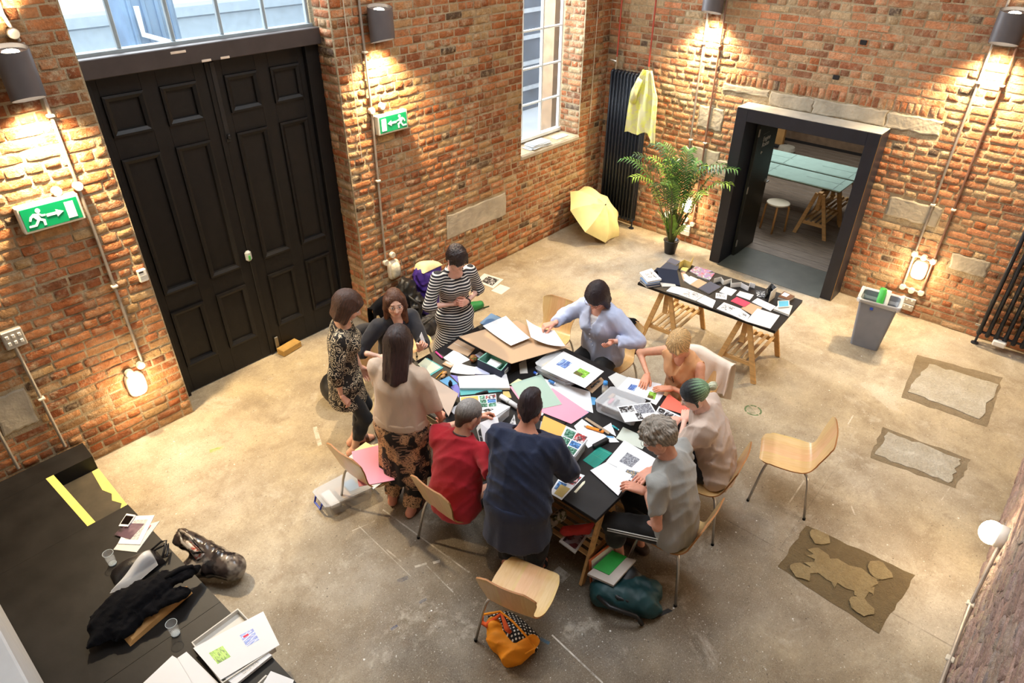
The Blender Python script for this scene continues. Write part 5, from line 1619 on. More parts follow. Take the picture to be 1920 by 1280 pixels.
# ------------------------------------------------------------ fabrics
def stripe_mat():
    m, nt, b = nodes_of('black_white_stripe_jersey')
    P = mnode(nt, 'TexCoord').outputs['Object']; x = mnode(nt, 'SeparateXYZ'); nt.links.new(P, x.inputs[0])
    w = noise_(nt, P, 6, 2, .5, .3, .7, -.004, .004)
    k = math_(nt, 'FRACT', math_(nt, 'MULTIPLY', math_(nt, 'ADD', x.outputs[2], w), 1/.026))
    st = math_(nt, 'LESS_THAN', k, .40)
    nt.links.new(mix_(nt, st, srgb(34, 34, 40), srgb(226, 222, 216)), b.inputs['Base Color']); b.inputs['Roughness'].default_value = .85
    return m
def paisley_mat():
    m, nt, b = nodes_of('black_cream_paisley_jersey')
    P = mnode(nt, 'TexCoord').outputs['Object']
    v = mnode(nt, 'TexVoronoi'); v.inputs['Scale'].default_value = 15; nz = mnode(nt, 'TexNoise'); nz.inputs['Scale'].default_value = 22; nt.links.new(P, nz.inputs['Vector']); va = mnode(nt, 'VectorMath', operation='SCALE'); va.inputs['Scale'].default_value = .05; nt.links.new(nz.outputs['Color'], va.inputs[0]); vb = mnode(nt, 'VectorMath', operation='ADD'); nt.links.new(P, vb.inputs[0]); nt.links.new(va.outputs[0], vb.inputs[1]); nt.links.new(vb.outputs[0], v.inputs['Vector'])
    d = v.outputs['Distance']
    ring = math_(nt, 'LESS_THAN', math_(nt, 'ABSOLUTE', math_(nt, 'SUBTRACT', math_(nt, 'FRACT', math_(nt, 'MULTIPLY', d, 4.6)), .5)), .17)
    on = math_(nt, 'LESS_THAN', d, .56)
    v2 = mnode(nt, 'TexVoronoi'); v2.inputs['Scale'].default_value = 46; nt.links.new(P, v2.inputs['Vector'])
    dots = math_(nt, 'MULTIPLY', math_(nt, 'LESS_THAN', v2.outputs['Distance'], .26), math_(nt, 'GREATER_THAN', d, .50))
    k = math_(nt, 'MAXIMUM', math_(nt, 'MULTIPLY', ring, on), math_(nt, 'MULTIPLY', dots, .7))
    nt.links.new(mix_(nt, k, srgb(26, 22, 20), srgb(206, 190, 160)), b.inputs['Base Color']); b.inputs['Roughness'].default_value = .8
    return m
def floral_mat():
    m, nt, b = nodes_of('brown_black_floral_cotton')
    P = mnode(nt, 'TexCoord').outputs['Object']
    zone = noise_(nt, P, 7, 2, .4, .48, .52)
    v = mnode(nt, 'TexVoronoi'); v.inputs['Scale'].default_value = 75; nt.links.new(P, v.inputs['Vector'])
    sp = math_(nt, 'LESS_THAN', v.outputs['Distance'], .36)
    v2 = mnode(nt, 'TexVoronoi'); v2.inputs['Scale'].default_value = 8.5; nt.links.new(P, v2.inputs['Vector'])
    # petals: angular ripple about each cell centre
    dv = mnode(nt, 'VectorMath', operation='SUBTRACT'); nt.links.new(P, dv.inputs[0]); nt.links.new(v2.outputs['Position'], dv.inputs[1])
    sx = mnode(nt, 'SeparateXYZ'); nt.links.new(dv.outputs[0], sx.inputs[0])
    an = math_(nt, 'ARCTAN2', sx.outputs[2], math_(nt, 'ADD', sx.outputs[0], sx.outputs[1]))
    pet = math_(nt, 'COSINE', math_(nt, 'MULTIPLY', an, 9))
    fl = math_(nt, 'MULTIPLY', math_(nt, 'GREATER_THAN', pet, .15), math_(nt, 'LESS_THAN', v2.outputs['Distance'], .42))
    c = mix_(nt, sp, srgb(196, 152, 112), srgb(52, 34, 24))
    c = mix_(nt, zone, c, srgb(24, 18, 16))
    c = mix_(nt, math_(nt, 'MULTIPLY', fl, .85), c, srgb(150, 116, 94))
    c = mix_(nt, math_(nt, 'LESS_THAN', v2.outputs['Distance'], .10), c, srgb(40, 26, 20))
    nt.links.new(c, b.inputs['Base Color']); b.inputs['Roughness'].default_value = .85
    return m
def cloth(name, c, var=.08, rough=.85): return mat(name, c, rough, var=var, scale=9, bump=.35, bscale=26, sheen=.15, stretch=(1, 1, .55))
PAIS = paisley_mat()
BLKC = cloth('black_cotton', srgb(24, 23, 24)); NAVYC = cloth('navy_linen', srgb(25, 36, 64), .12); CARD = cloth('black_navy_knit', srgb(26, 27, 36))
BEIGE = cloth('beige_knit', srgb(208, 184, 162)); REDT = cloth('red_jersey', srgb(176, 22, 40)); BLUES = cloth('pale_blue_cotton', srgb(196, 206, 234), .05)
PEACH = cloth('peach_crinkle_cotton', srgb(226, 166, 114), .14); STONE_T = cloth('stone_beige_jersey', srgb(206, 184, 168), .06); GREYT = cloth('grey_marl_jersey', srgb(158, 157, 152), .08)
SANDAL = mat('brown_leather', srgb(104, 62, 40), .5, var=.15)
BROWNH, DKBR, BLKH = srgb(66, 38, 24), srgb(38, 22, 20), srgb(26, 19, 22)

# 1 woman in the paisley tunic, standing at the left
p = Person('woman in black and cream paisley tunic standing at the far left of the group', (2.535, 4.16, .84), -38, 1.66, 1.02, lean=5, head=(-4, 30, 0), bust=.9,
           wr=((2.391,4.022,0.800), (2.74, 4.22, .80)), feet=((2.47, 4.10, -40), (2.56, 4.22, -20)), hands=('relax', 'relax'), hdir=((.35, -.35, -.9), (.3, -.3, -.9)), hnorm=((-.2, .6, 0), (-.3, -.6, 0)), poles=(V3(-.9, -.3, -.2), V3(.3, .9, 0)))
p.body(brow=BROWNH, barefoot=True)
p.top(PAIS, 'tunic', 1.42, .014, -.12, 'wide', seed=4, sl_r=1.2)
p.skirt(PAIS, 'tunic_hem', .60, .195, .03, .016, .008, seed=5)
p.trousers(BLKC, 'leggings', 1.62, .004, 1.0)
p.hair(lambda q: bob(q, -.105, .016, True), flatcol(BROWNH, srgb(84, 50, 30)))
p.sandals(SANDAL)
# 2 seated woman in glasses
p = Person('woman in glasses and a dark cardigan seated at the far end of the table', (3.22, 4.37, .55), -82, 1.64, .98, lean=10, twist=-18, head=(-22, 4, 0), bust=.8, sit=True,
           wr=((2.905,4.142,0.860), (3.149,3.883,0.930)), feet=((2.92, 3.98, -100), (3.14, 3.95, -85)), hands=('relax', 'grip'), hnorm=(None, (-.7, -.3, -.3)), hdir=(None, (.2, -.5, .8)), skin=srgb(236, 190, 166))
p.body(brow=BROWNH); p.top(CARD, 'cardigan', 1.25, .014, -.06, 'vee', seed=7, sl_r=1.2); p.trousers(BLKC, seed=3); p.shoes(BLKC)
q = S(.02); q.c(p.neckb-p.cu*.04+p.cf*.045+p.cl*.03, p.neckb-p.cu*.10+p.cf*.085, .030, .016, k=.02).c(p.neckb-p.cu*.04+p.cf*.045-p.cl*.03, p.neckb-p.cu*.10+p.cf*.085, .030, .016, k=.02)
v_, f_ = grow(q, .008); p.put('collar', v_, f_, cloth('pink_cotton', srgb(240, 176, 190)), None, None, 'pink shirt collar')
def long_side(q, L_=-.22):
    q.e((-.018, 0, .034), (.100+.006, .078+.006, .088+.004))
    for y in (-1, 1):
        q.c((.0, y*.070, .03), (-.005, y*.086, L_), .030, .024, k=.03); q.c((.045, y*.062, .05), (.02, y*.085, -.04), .024, .026, k=.03); q.c((-.05, y*.05, 0), (-.05, y*.06, L_), .045, .035, k=.04)
    q.c((-.075, 0, 0), (-.07, 0, L_), .045, .035, k=.04)
    q.sub.append(S().e((.115, 0, -.03), (.070, .062, .115)))
p.hair(lambda q: long_side(q), flatcol(srgb(82, 48, 30), srgb(104, 62, 36))); p.glasses(mat('dark_glasses_frame', srgb(50, 36, 30), .3))
P2_HAND = p.wri[1]+p.hd[1]*.10
# 3 woman in the striped dress
p = Person('woman in a black and white striped dress standing with clasped hands', (3.90, 4.21, .82), -112, 1.60, 1.0, lean=3, head=(8, 36, 0), bust=.95,
           wr=((3.812,4.128,1.010), (3.943,4.071,1.000)), feet=((3.82, 4.24, -110), (3.98, 4.20, -100)), hands=('grip', 'grip'), hdir=(unit(V3(.6, -.35, .2)), unit(V3(-.7, -.2, .25))), hnorm=((.2, .7, -.1), (.1, .8, -.1)), poles=(V3(-.9, .3, -.6), V3(.9, .2, -.6)), skin=srgb(238, 188, 168))
STR = stripe_mat()
p.body(brow=BLKH); p.top(STR, 'dress_top', 1.28, .010, -.10, 'scoop', seed=12, sl_r=1.15, fold=.003); p.skirt(STR, 'dress_skirt', .40, .235, .08, .012, .004, dep=.98)
p.shoes(BLKC)
tag_ = part('bracelet', MB().tube([tuple(p.wri[1]-p.o+(-.01)*p.hd[1]+.030*(cos(a)*np.cross(p.hd[1], p.hn[1])+sin(a)*p.hn[1])) for a in np.linspace(0, 2*pi, 15)], .006, 6), BLKC, p.root)
def pixie(q):
    q.e((-.018, 0, .036), (.100+.014, .078+.013, .088+.014))
    q.c((.03, .03, .105), (.088, -.045, .040), .026, .018, k=.025).c((.02, .0, .115), (.090, -.01, .058), .026, .018, k=.025).c((.04, .045, .085), (.080, .06, .03), .022, .014, k=.02)
    for y in (-1, 1): q.c((.03, y*.072, .03), (.028, y*.078, -.035), .018, .010, k=.02).c((-.05, y*.05, 0), (-.055, y*.045, -.075), .04, .026, k=.03)
    q.sub.append(S().e((.125, 0, -.065), (.068, .064, .10)))
p.hair(pixie, flatcol(srgb(40, 24, 22)), strand=.004)
# 4 woman in the beige cardigan, back to the camera
p = Person('woman in a short beige cardigan and floral trousers, her back to the camera', (2.41, 3.27, .87), 22, 1.68, 1.06, lean=6, head=(12, 22, 0), bust=.9,
           wr=((2.693,3.128,0.860), (2.66, 3.62, .92)), feet=((2.36, 3.18, 15), (2.34, 3.40, 40)), hands=('grip', 'grip'), hnorm=((-.1, .8, .2), (.1, -.9, .2)), poles=(V3(-.2, -.9, -.6), V3(-.7, .5, -.5)), skin=srgb(222, 160, 134))
p.body(brow=DKBR, barefoot=True); p.top(BEIGE, 'cardigan', .98, .014, .055, 'crew', seed=15, sl_r=1.22, fold=.007, loose=1.0); p.band(cloth('ribbed_beige_knit', srgb(198, 172, 148)), .045, .115, .021)
FL = floral_mat()
p.trousers(FL, 'wide_trousers', 1.9, .022, 1.22, .010, 5, .10); p.skirt(FL, 'wrap_panel', .40, .20, .10, .014, .012, seed=8, dep=.85)
p.sandals(SANDAL)
def long_back(q):
    q.e((-.018, 0, .034), (.100+.013, .078+.012, .088+.012))
    q.c((-.075, 0, .02), (-.085, 0, -.27), .052, .040, k=.05)
    for y in (-1, 1): q.c((-.05, y*.052, .0), (-.07, y*.062, -.25), .046, .030, k=.04).c((.0, y*.072, .02), (-.01, y*.082, -.13), .030, .022, k=.03)
    q.sub.append(S().e((.12, 0, -.04), (.070, .060, .11)))
p.hair(long_back, flatcol(srgb(46, 26, 22), srgb(54, 28, 26)))
# 5 man in the red t-shirt, seated
p = Person('man with cropped grey hair in a red t-shirt seated with his back to the camera', (2.38, 2.67, .53), 12, 1.64, 1.06, True, lean=16, head=(-20, 28, 0), sit=True,
           wr=((2.522,2.375,0.780), (2.881,2.919,0.860)), feet=((2.85, 2.55, 10), (2.85, 2.88, 20)), hands=('relax', 'grip'), poles=(V3(-.3, -.9, -.7), V3(-.2, .9, -.6)), hnorm=(None, (.2, -.6, -.5)), skin=srgb(222, 166, 138))
p.body(brow=srgb(90, 80, 70)); p.top(REDT, 't_shirt', .62, .014, -.13, 'crew', seed=20, sl_r=1.25, fold=.010, loose=1.06); p.neckband(REDT); p.trousers(cloth('dark_trousers', srgb(40, 36, 38)), top_=.0); p.shoes(BLKC)
def buzz(q):
    q.e((-.018, 0, .034), (.098+.005, .076+.004, .086+.006)).c((-.075, 0, .0), (-.066, 0, -.07), .040, .030, k=.03)
    q.sub.append(S().e((.115, 0, -.040), (.075, .070, .105))); 
    for y in (-1, 1): q.sub.append(S().e((-.005, y*.088, -.02), (.030, .022, .040)))
def greyc(V):
    t = np.clip((V[:, 2]+.02)/.10, 0, 1)[:, None]; n = rng.uniform(.8, 1.2, (len(V), 1))
    return (np.array(srgb(72, 58, 48))*(1-t)+np.array(srgb(150, 146, 142))*t)*n
p.hair(buzz, greyc, .006, .0008)
q = [tuple(p.neckb+p.cu*.030+.060*(cos(a)*p.cf+sin(a)*p.cl)-p.cf*.004+p.cu*.012*(-cos(a))-p.o) for a in np.linspace(0, 2*pi, 25)]
part('necklace', MB().tube(q, .0045, 6), mat('dark_beads', srgb(60, 56, 60), .4), p.root)
# 6 woman in navy, standing in front
p = Person('woman with dark tied up hair in a navy top, back to the camera', (2.46, 2.12, .81), 24, 1.57, 1.24, lean=24, head=(0, 32, 0), bust=.8,
           wr=((2.917,2.025,0.800), (2.86, 2.45, .80)), feet=((2.56, 2.03, 10), (2.52, 2.26, 30)), hands=('relax', 'relax'), poles=(V3(0, -1, -.35), V3(-.1, 1, -.3)), skin=srgb(222, 158, 132))
p.body(brow=BLKH, barefoot=True); p.top(NAVYC, 'tunic', 1.55, .020, -.12, 'wide', seed=23, sl_r=1.50, fold=.011, loose=1.05)
p.skirt(NAVYC, 'tunic_hem', .50, .225, .06, .026, .010, seed=3, dep=.8)
p.trousers(BLKC, 'wide_trousers', 1.92, .012, 1.35, .008, 9, -.04); p.sandals(BLKC)
def updo(q):
    q.e((-.018, 0, .034), (.099+.009, .077+.008, .087+.009))
    q.e((-.055, 0, .105), (.060, .056, .055), k=.03).e((-.085, .01, .075), (.045, .050, .05), k=.03).e((-.03, -.02, .135), (.035, .04, .03), k=.03)
    q.c((-.075, 0, .0), (-.070, 0, -.055), .045, .030, k=.03)
    for y in (-1, 1): q.c((.01, y*.078, .0), (.022, y*.083, -.075), .006, .003, k=.01)
    q.sub.append(S().e((.115, 0, -.03), (.075, .070, .105)))
p.hair(updo, flatcol(srgb(34, 18, 26), srgb(52, 24, 28)), strand=.003)
# 7 woman in the pale blue shirt
p = Person('woman with a dark bob and glasses in a pale blue shirt lifting white paper', (4.66, 2.94, .60), 178, 1.66, 1.17, lean=12, head=(6, 38, 0), bust=.85, sit=True,
           wr=((4.272,3.247,0.950), (4.417,2.698,0.920)), feet=((4.30, 3.06, 180), (4.30, 2.80, 180)), hands=('grip', 'relax'), hdir=((-.8, .5, -.1), (-.8, -.2, .1)), hnorm=(None, (0, .5, .6)), poles=(V3(.2, .8, -.7), V3(.2, -.9, -.6)), skin=srgb(230, 172, 148))
# numbering of sides: right hand (index 0) is towards +y here
p.body(brow=BLKH); p.top(BLUES, 'shirt', 1.72, .016, -.10, 'vee', seed=27, sl_r=1.28, fold=.008, loose=1.05); p.trousers(BLKC); p.shoes(BLKC)
q = S(.02); p.torso(q); q.off = .009; q.plane(p.neckb-p.cu*.0, unit(p.cu+p.cf*.4)); q.plane(p.chest+p.cl*.05, p.cl); q.plane(p.chest-p.cl*.05, -p.cl); q.plane(p.chest-p.cu*.03, -p.cu); q.plane(p.chest, -p.cf)
q.off = .016; v_, f_ = grow(q, .010); p.put('undershirt', v_, f_, cloth('white_jersey', srgb(240, 238, 240)), None, None, 'white top inside the open collar')
pb = MB()
for k in range(7):
    c = p.neckb-p.cu*(.09+.055*k)+p.cf*(.118+.02*min(k, 2)-.012*max(k-3, 0))*p.g-p.o; pb.sphere(c, .006, 8, 5)
part('buttons', pb, mat('pearl_button', srgb(220, 220, 230), .3), p.root)['kind'] = 'stuff'
p.hair(lambda q: bob(q, -.10, .020, True, .092), flatcol(srgb(34, 20, 26), srgb(46, 22, 32)), strand=.003); p.glasses(mat('brown_glasses_frame', srgb(110, 60, 40), .3))
# 8 blonde woman
p = Person('woman with short blonde hair in a sleeveless peach top seated on the right', (4.64, 2.02, .55), 174, 1.63, .98, lean=19, head=(4, 42, 0), bust=.75, sit=True,
           wr=((4.369,2.271,0.785), (4.344,2.000,0.785)), feet=((4.25, 2.15, 180), (4.25, 1.92, 180)), hands=('flat', 'flat'), poles=(V3(.1, 1, -.4), V3(.1, -1, -.4)), hdir=((-.7, -.2, -.15), (-.5, .75, -.1)), skin=srgb(228, 164, 130))
p.body(brow=srgb(150, 110, 70)); p.top(PEACH, 'sleeveless_top', 0, .012, -.13, 'vee', seed=31, fold=.009, armhole=.052, loose=1.0); p.trousers(PEACH, 'trousers'); p.shoes(SANDAL)
bb = MB()
for k in range(4):
    c = p.chest+p.cu*(.03-.026*k)+p.cf*(.168-.004*k)-p.o; bb.sphere(tuple(c), .006, 8, 5)
part('buttons', bb, mat('dark_button', srgb(60, 34, 26), .4), p.root)['kind'] = 'stuff'
def shortb(q):
    q.e((-.018, 0, .036), (.100+.016, .078+.014, .088+.016)); q.c((.05, -.04, .08), (.085, .05, .055), .026, .020, k=.02).c((-.075, 0, .0), (-.068, 0, -.06), .045, .030, k=.03)
    for y in (-1, 1): q.c((.0, y*.076, .02), (.02, y*.080, -.03), .022, .012, k=.02)
    q.sub.append(S().e((.125, 0, -.06), (.068, .062, .10)))
p.hair(shortb, flatcol(srgb(206, 166, 112), srgb(222, 190, 142), .3), strand=.0028)
# 9 woman with green and black hair
p = Person('woman with black and green tied hair in a beige t-shirt, right corner', (4.00, 1.36, .55), 112, 1.64, .98, lean=24, head=(16, 34, 0), bust=.8, sit=True,
           wr=((4.02, 1.75, .79), (4.006,1.702,0.800)), feet=((4.0, 1.78, 100), (3.82, 1.76, 110)), hands=('relax', 'relax'), skin=srgb(238, 192, 172), poles=(V3(.9, -.2, -.6), V3(-.9, -.2, -.5)))
p.body(brow=BLKH); p.top(STONE_T, 't_shirt', .80, .020, -.12, 'crew', seed=35, sl_r=1.38, fold=.012, loose=1.16); p.neckband(STONE_T); p.trousers(BLKC); p.shoes(BLKC)
def tied(q):
    q.e((-.018, 0, .034), (.099+.009, .077+.009, .087+.009)); q.c((-.07, 0, .02), (-.118, 0, .012), .042, .016, k=.03)
    for y in (-1, 1): q.c((.0, y*.074, .0), (.01, y*.082, -.05), .014, .008, k=.02)
    q.sub.append(S().e((.115, 0, -.035), (.075, .068, .108)))
def greenb(V):
    an = np.arctan2(V[:, 1], V[:, 2]-.02); w = .5+.5*np.sin(an*26+2*np.sin(V[:, 0]*20))
    t = np.clip((.055-V[:, 0]-.35*np.abs(V[:, 1])*1.0)/.14, 0, 1)*.75+.25*w
    t = np.clip(t*.9+.25*(np.abs(V[:, 1])/.08-.5), 0, 1)
    a, b_ = np.array(srgb(26, 32, 36)), np.array(srgb(140, 176, 136))
    k = np.clip((t-.42)*2.4, 0, 1)[:, None]
    return (a*(1-k)+b_*k)*(.75+.5*w)[:, None]
p.hair(tied, greenb, strand=.002)
p.hair(lambda q: q.e((-.150, 0, .012), (.034, .030, .030)).c((-.13, 0, .012), (-.15, .0, .0), .02, .02), flatcol(srgb(206, 206, 176), None, .2), .006, .004, name='hair_bun', label='pale bleached little bun')
v_ = np.array(MB().lathe([(.017, -.006), (.025, 0), (.017, .006)], (0, 0, 0), 16, Matrix.Rotation(rad(90), 3, 'Y')).v)+np.array((-.124, 0, .012)); mb = MB().lathe([(.017, -.006), (.025, 0), (.017, .006)], (0, 0, 0), 16); mb.v = [tuple(x) for x in (v_*p.hs@p.hR.T+p.hc-p.o)]
part('hair_tie', mb, BLKC, p.root)
# 10 man in the grey t-shirt
p = Person('man with curly grey hair and glasses in a grey t-shirt seated at the near corner', (3.26, 1.30, .56), 98, 1.76, 1.0, True, lean=16, head=(14, 34, 0), sit=True,
           wr=((3.377,1.611,0.790), (3.131,1.510,0.820)), feet=((3.30, 1.56, 85), (3.08, 1.60, 100)), hands=('flat', 'relax'), hdir=((-1, .15, -.1), (-.25, .7, .1)), poles=(V3(.9, -.2, -.6), V3(-.5, -.6, -.9)), skin=srgb(224, 164, 138))
p.body(brow=srgb(110, 100, 90), legs=(0, 0)); p.top(GREYT, 't_shirt', .60, .015, -.10, 'crew', seed=40, sl_r=1.18, fold=.011, loose=1.08); p.neckband(GREYT)
p.trousers(BLKC, 'shorts', 1.45, .008, 1.2, .004, top_=.02); p.shoes(mat('brown_sandal_shoe', srgb(70, 52, 40), .6))
def curly(q):
    q.e((-.018, 0, .036), (.099+.012, .077+.011, .087+.016)); r_ = random.Random(4)
    for k in range(46):
        a = r_.uniform(0, 2*pi); e_ = r_.uniform(-.25, 1.4)
        c = np.array((-.016, 0, .034))+np.array(((.108)*cos(a)*cos(e_), .086*sin(a)*cos(e_), .098*sin(e_)))
        if c[0] > .085 and c[2] < .06: continue
        q.e(c, (.020, .020, .018), k=.010)
    q.c((-.075, 0, .0), (-.068, 0, -.05), .045, .030, k=.03)
    q.sub.append(S().e((.12, 0, -.045), (.074, .066, .105)))
    for y in (-1, 1): q.sub.append(S().e((.0, y*.095, -.02), (.028, .020, .036)))
p.hair(curly, flatcol(srgb(150, 140, 128), srgb(110, 96, 82), .35), strand=.004); p.glasses(mat('steel_glasses_frame', srgb(120, 116, 110), .3, .5))
for sg, off in ((1, 0), (1, 1)):
    pts = [p.hip[1]+(p.knee[1]-p.hip[1])*t+p.L*(.118-.022*t)+V3(0, 0, .01+off*.022) for t in np.linspace(-.05, .97, 9)]
    part('side_stripe', MB().tube([tuple(x-p.o) for x in pts], .004, 6), mat('white_piping', srgb(220, 220, 214), .7), p.root)

# ============================================================ PAPERS, BOOKS, BOXES, BAGS
def paper_mat(name, c): return mat('paper_'+name, c, .75, var=.03, scale=3)
WHITE = paper_mat('white', srgb(236, 236, 238)); OFFW = paper_mat('off_white', srgb(222, 218, 210)); KRAFT = paper_mat('kraft', srgb(190, 158, 126)); GBOARD = paper_mat('grey_board', srgb(180, 162, 148))
PINK = paper_mat('pink', srgb(238, 158, 180)); SAGE = paper_mat('sage', srgb(166, 190, 176)); ORANGE = paper_mat('orange', srgb(242, 178, 92)); CORAL = paper_mat('coral', srgb(250, 118, 96)); BLUEG = paper_mat('slate_blue', srgb(92, 124, 160))
LGREEN = paper_mat('light_green', srgb(214, 222, 200)); LYEL = paper_mat('pale_yellow', srgb(240, 232, 170)); LILAC = paper_mat('lilac', srgb(196, 200, 230)); TEALP = paper_mat('teal', srgb(90, 170, 172)); SLATE = paper_mat('slate', srgb(74, 76, 92)); NAVYB = paper_mat('navy_board', srgb(38, 46, 68)); GOLDC = paper_mat('gold', srgb(206, 180, 110)); VIOLET = paper_mat('violet', srgb(120, 116, 190)); REDC = paper_mat('red', srgb(232, 64, 92)); BLACKC = paper_mat('black', srgb(26, 25, 26)); LGREY = paper_mat('light_grey', srgb(206, 208, 206)); BLUEC = paper_mat('blue', srgb(96, 158, 206)); MAT_G = mat('green_cutting_mat', srgb(0, 140, 124), .5, var=.06); BROWNC = paper_mat('brown', srgb(104, 68, 44))
def photo(name, cols_, scale=14, bands=None, rough=.35):
    """a small printed picture: coloured patches, optionally banded"""
    key = 'photo_'+name
    if key in MATS: return MATS[key]
    m, nt, b = nodes_of(key)
    P = mnode(nt, 'TexCoord').outputs['Object']
    c = cols_[0]
    for i, cc in enumerate(cols_[1:]):
        if bands:
            mp = mnode(nt, 'Mapping'); mp.inputs['Scale'].default_value = bands; mp.inputs['Location'].default_value = (i*3.1, i*1.7, 0); nt.links.new(P, mp.inputs[0]); src = mp.outputs[0]
        else:
            mp = mnode(nt, 'Mapping'); mp.inputs['Location'].default_value = (i*3.1, i*1.7, 0); nt.links.new(P, mp.inputs[0]); src = mp.outputs[0]
        k = noise_(nt, src, scale*(1+.5*i), 3, .6, .46, .54)
        c = mix_(nt, k, c if not isinstance(c, tuple) else c, cc)
    nt.links.new(c, b.inputs['Base Color']); b.inputs['Roughness'].default_value = rough
    MATS[key] = m; return m
P_SEA = photo('sea', [srgb(96, 132, 200), srgb(170, 194, 226), srgb(70, 96, 160)], 14, (1, 5, 1))
P_LEAF = photo('leaf', [srgb(120, 186, 50), srgb(60, 116, 34), srgb(170, 216, 90)], 24, (5, 1, 1))
P_DARKR = photo('dark_plant', [srgb(40, 44, 26), srgb(150, 60, 50), srgb(90, 120, 50)], 95)
P_TREE = photo('tree', [srgb(40, 120, 92), srgb(150, 196, 180), srgb(28, 80, 60)], 50)
P_BLUE = photo('blue_sky', [srgb(64, 128, 200), srgb(120, 170, 220), srgb(40, 80, 130)], 40)
P_RED = photo('red_building', [srgb(196, 56, 58), srgb(226, 222, 224), srgb(70, 60, 64)], 30)
P_GREY = photo('grey_stone', [srgb(150, 154, 164), srgb(186, 190, 196), srgb(110, 112, 122)], 60)
P_BW = photo('black_and_white', [srgb(60, 62, 66), srgb(200, 202, 204), srgb(30, 30, 32)], 34)
P_BWL = photo('ink_drawing', [srgb(230, 230, 230), srgb(60, 60, 64), srgb(220, 220, 222)], 50)
P_COL = photo('colour_collage', [srgb(232, 226, 226), srgb(190, 84, 96), srgb(120, 150, 130), srgb(150, 120, 170)], 18)
P_MOTH = photo('map_print', [srgb(200, 176, 120), srgb(60, 60, 66), srgb(120, 130, 150)], 60)
P_MAG = photo('magazine', [srgb(44, 38, 42), srgb(150, 140, 146), srgb(110, 52, 56)], 14)
P_TEXT = photo('fine_print', [srgb(226, 224, 220), srgb(150, 148, 150)], 90, (1, 6, 1))
def lerp4(q, u, v):
    a, b_, c, d = [np.array(x, float) for x in q]
    return a*(1-u)*(1-v)+b_*u*(1-v)+c*u*v+d*(1-u)*v
def zset(q, z): return [(x, y, z) for (x, y, *_) in q]
def sheet(name, label, cat, q, z, th, m, prints=(), group=None, curl=0.0, edge=None):
    """paper or board lying flat: corner loop q, underside height z; prints = (u0, v0, u1, v1, material, part name)"""
    q = zset(q, z)
    if curl:
        mb = MB(); n = 9
        G = lambda dz: [[tuple(lerp4(q, i/(n-1), j/(n-1))+np.array((0, 0, dz+curl*((2*i/(n-1)-1)**2)*.9))) for j in range(n)] for i in range(n)]
        mb.grid(G(th)); mb.grid(G(0.0))
        o = link(name, mb.mesh(name, m, True))
    else:
        o = link(name, MB().slab(q, th).mesh(name, m))
    tag(o, label, cat, group)
    for ip, (u0, v0, u1, v1, pm, pn) in enumerate(prints):
        pq = [lerp4(q, u0, v0), lerp4(q, u1, v0), lerp4(q, u1, v1), lerp4(q, u0, v1)]
        if curl: pq = [c+np.array((0, 0, curl*((2*u_-1)**2)*.9)) for c, u_ in zip(pq, (u0, u1, u1, u0))]
        pb = MB()
        pq = [(p_[0], p_[1], p_[2]+th) for p_ in pq]
        pb.slab(pq, .0006+.0004*ip) if not curl else pb.add([(a, b_, c+.001) for (a, b_, c) in pq], [[0, 1, 2, 3]])
        part(pn, pb, pm, o)
    return o
T0 = .7302
GPT = 'papers and boards on the work table'
# --- far table: kraft board, white sheets, green box
KB = [(3.606,3.849,0.860), (3.611,3.198,0.860), (4.169,2.980,0.860), (4.185,3.639,0.860)]
sheet('kraft_board', 'big tan board resting on the box, spread across the far work table', 'board', KB, .845, .004, KRAFT, curl=.012)
sheet('white_paper', 'large white sheet lying on the left of the tan board', 'paper', [(4.148,3.749,0.880), (4.009,3.323,0.880), (3.794,3.368,0.880), (3.865,3.790,0.880)], .872, .002, WHITE, curl=.010)
sheet('white_paper', 'curved white sheet lifted by the woman in the blue shirt', 'paper', [(4.187,3.525,0.950), (4.215,3.202,0.930), (4.078,2.969,0.900), (3.980,3.290,0.900)], .885, .002, WHITE, curl=.035)
sheet('folder', 'slate blue folder peeping out behind the tan board', 'folder', [(4.049,4.015,0.730), (4.265,4.058,0.730), (4.267,3.931,0.730), (4.055,3.898,0.730)], T0, .004, BLUEG)
sheet('envelope', 'tan envelope lying in front of the striped dress', 'envelope', [(3.531,3.939,0.730), (3.699,3.962,0.730), (3.697,3.731,0.730), (3.560,3.691,0.730)], T0, .005, KRAFT, [(.55, .0, .57, 1, OFFW, 'flap')])
sheet('white_paper', 'plain white sheet beside the pink pencil on the far table', 'paper', [(3.554,3.864,0.730), (3.534,3.639,0.730), (3.381,3.667,0.730), (3.389,3.846,0.730)], T0, .003, WHITE)
sheet('card', 'pale lilac card behind the string ball', 'card', [(3.615,3.661,0.730), (3.691,3.663,0.730), (3.687,3.595,0.730), (3.609,3.584,0.730)], T0, .003, LILAC)
gb = thing('archive_box', 'open dark box lined in sea green on the far work table', 'box', (0, 0, 0))
bx = [(3.482,3.491,0.780), (3.661,3.512,0.780), (3.677,3.264,0.780), (3.497,3.216,0.780)]
bx = zset(bx, T0)
cx_ = sum(p_[0] for p_ in bx)/4; cy_ = sum(p_[1] for p_ in bx)/4
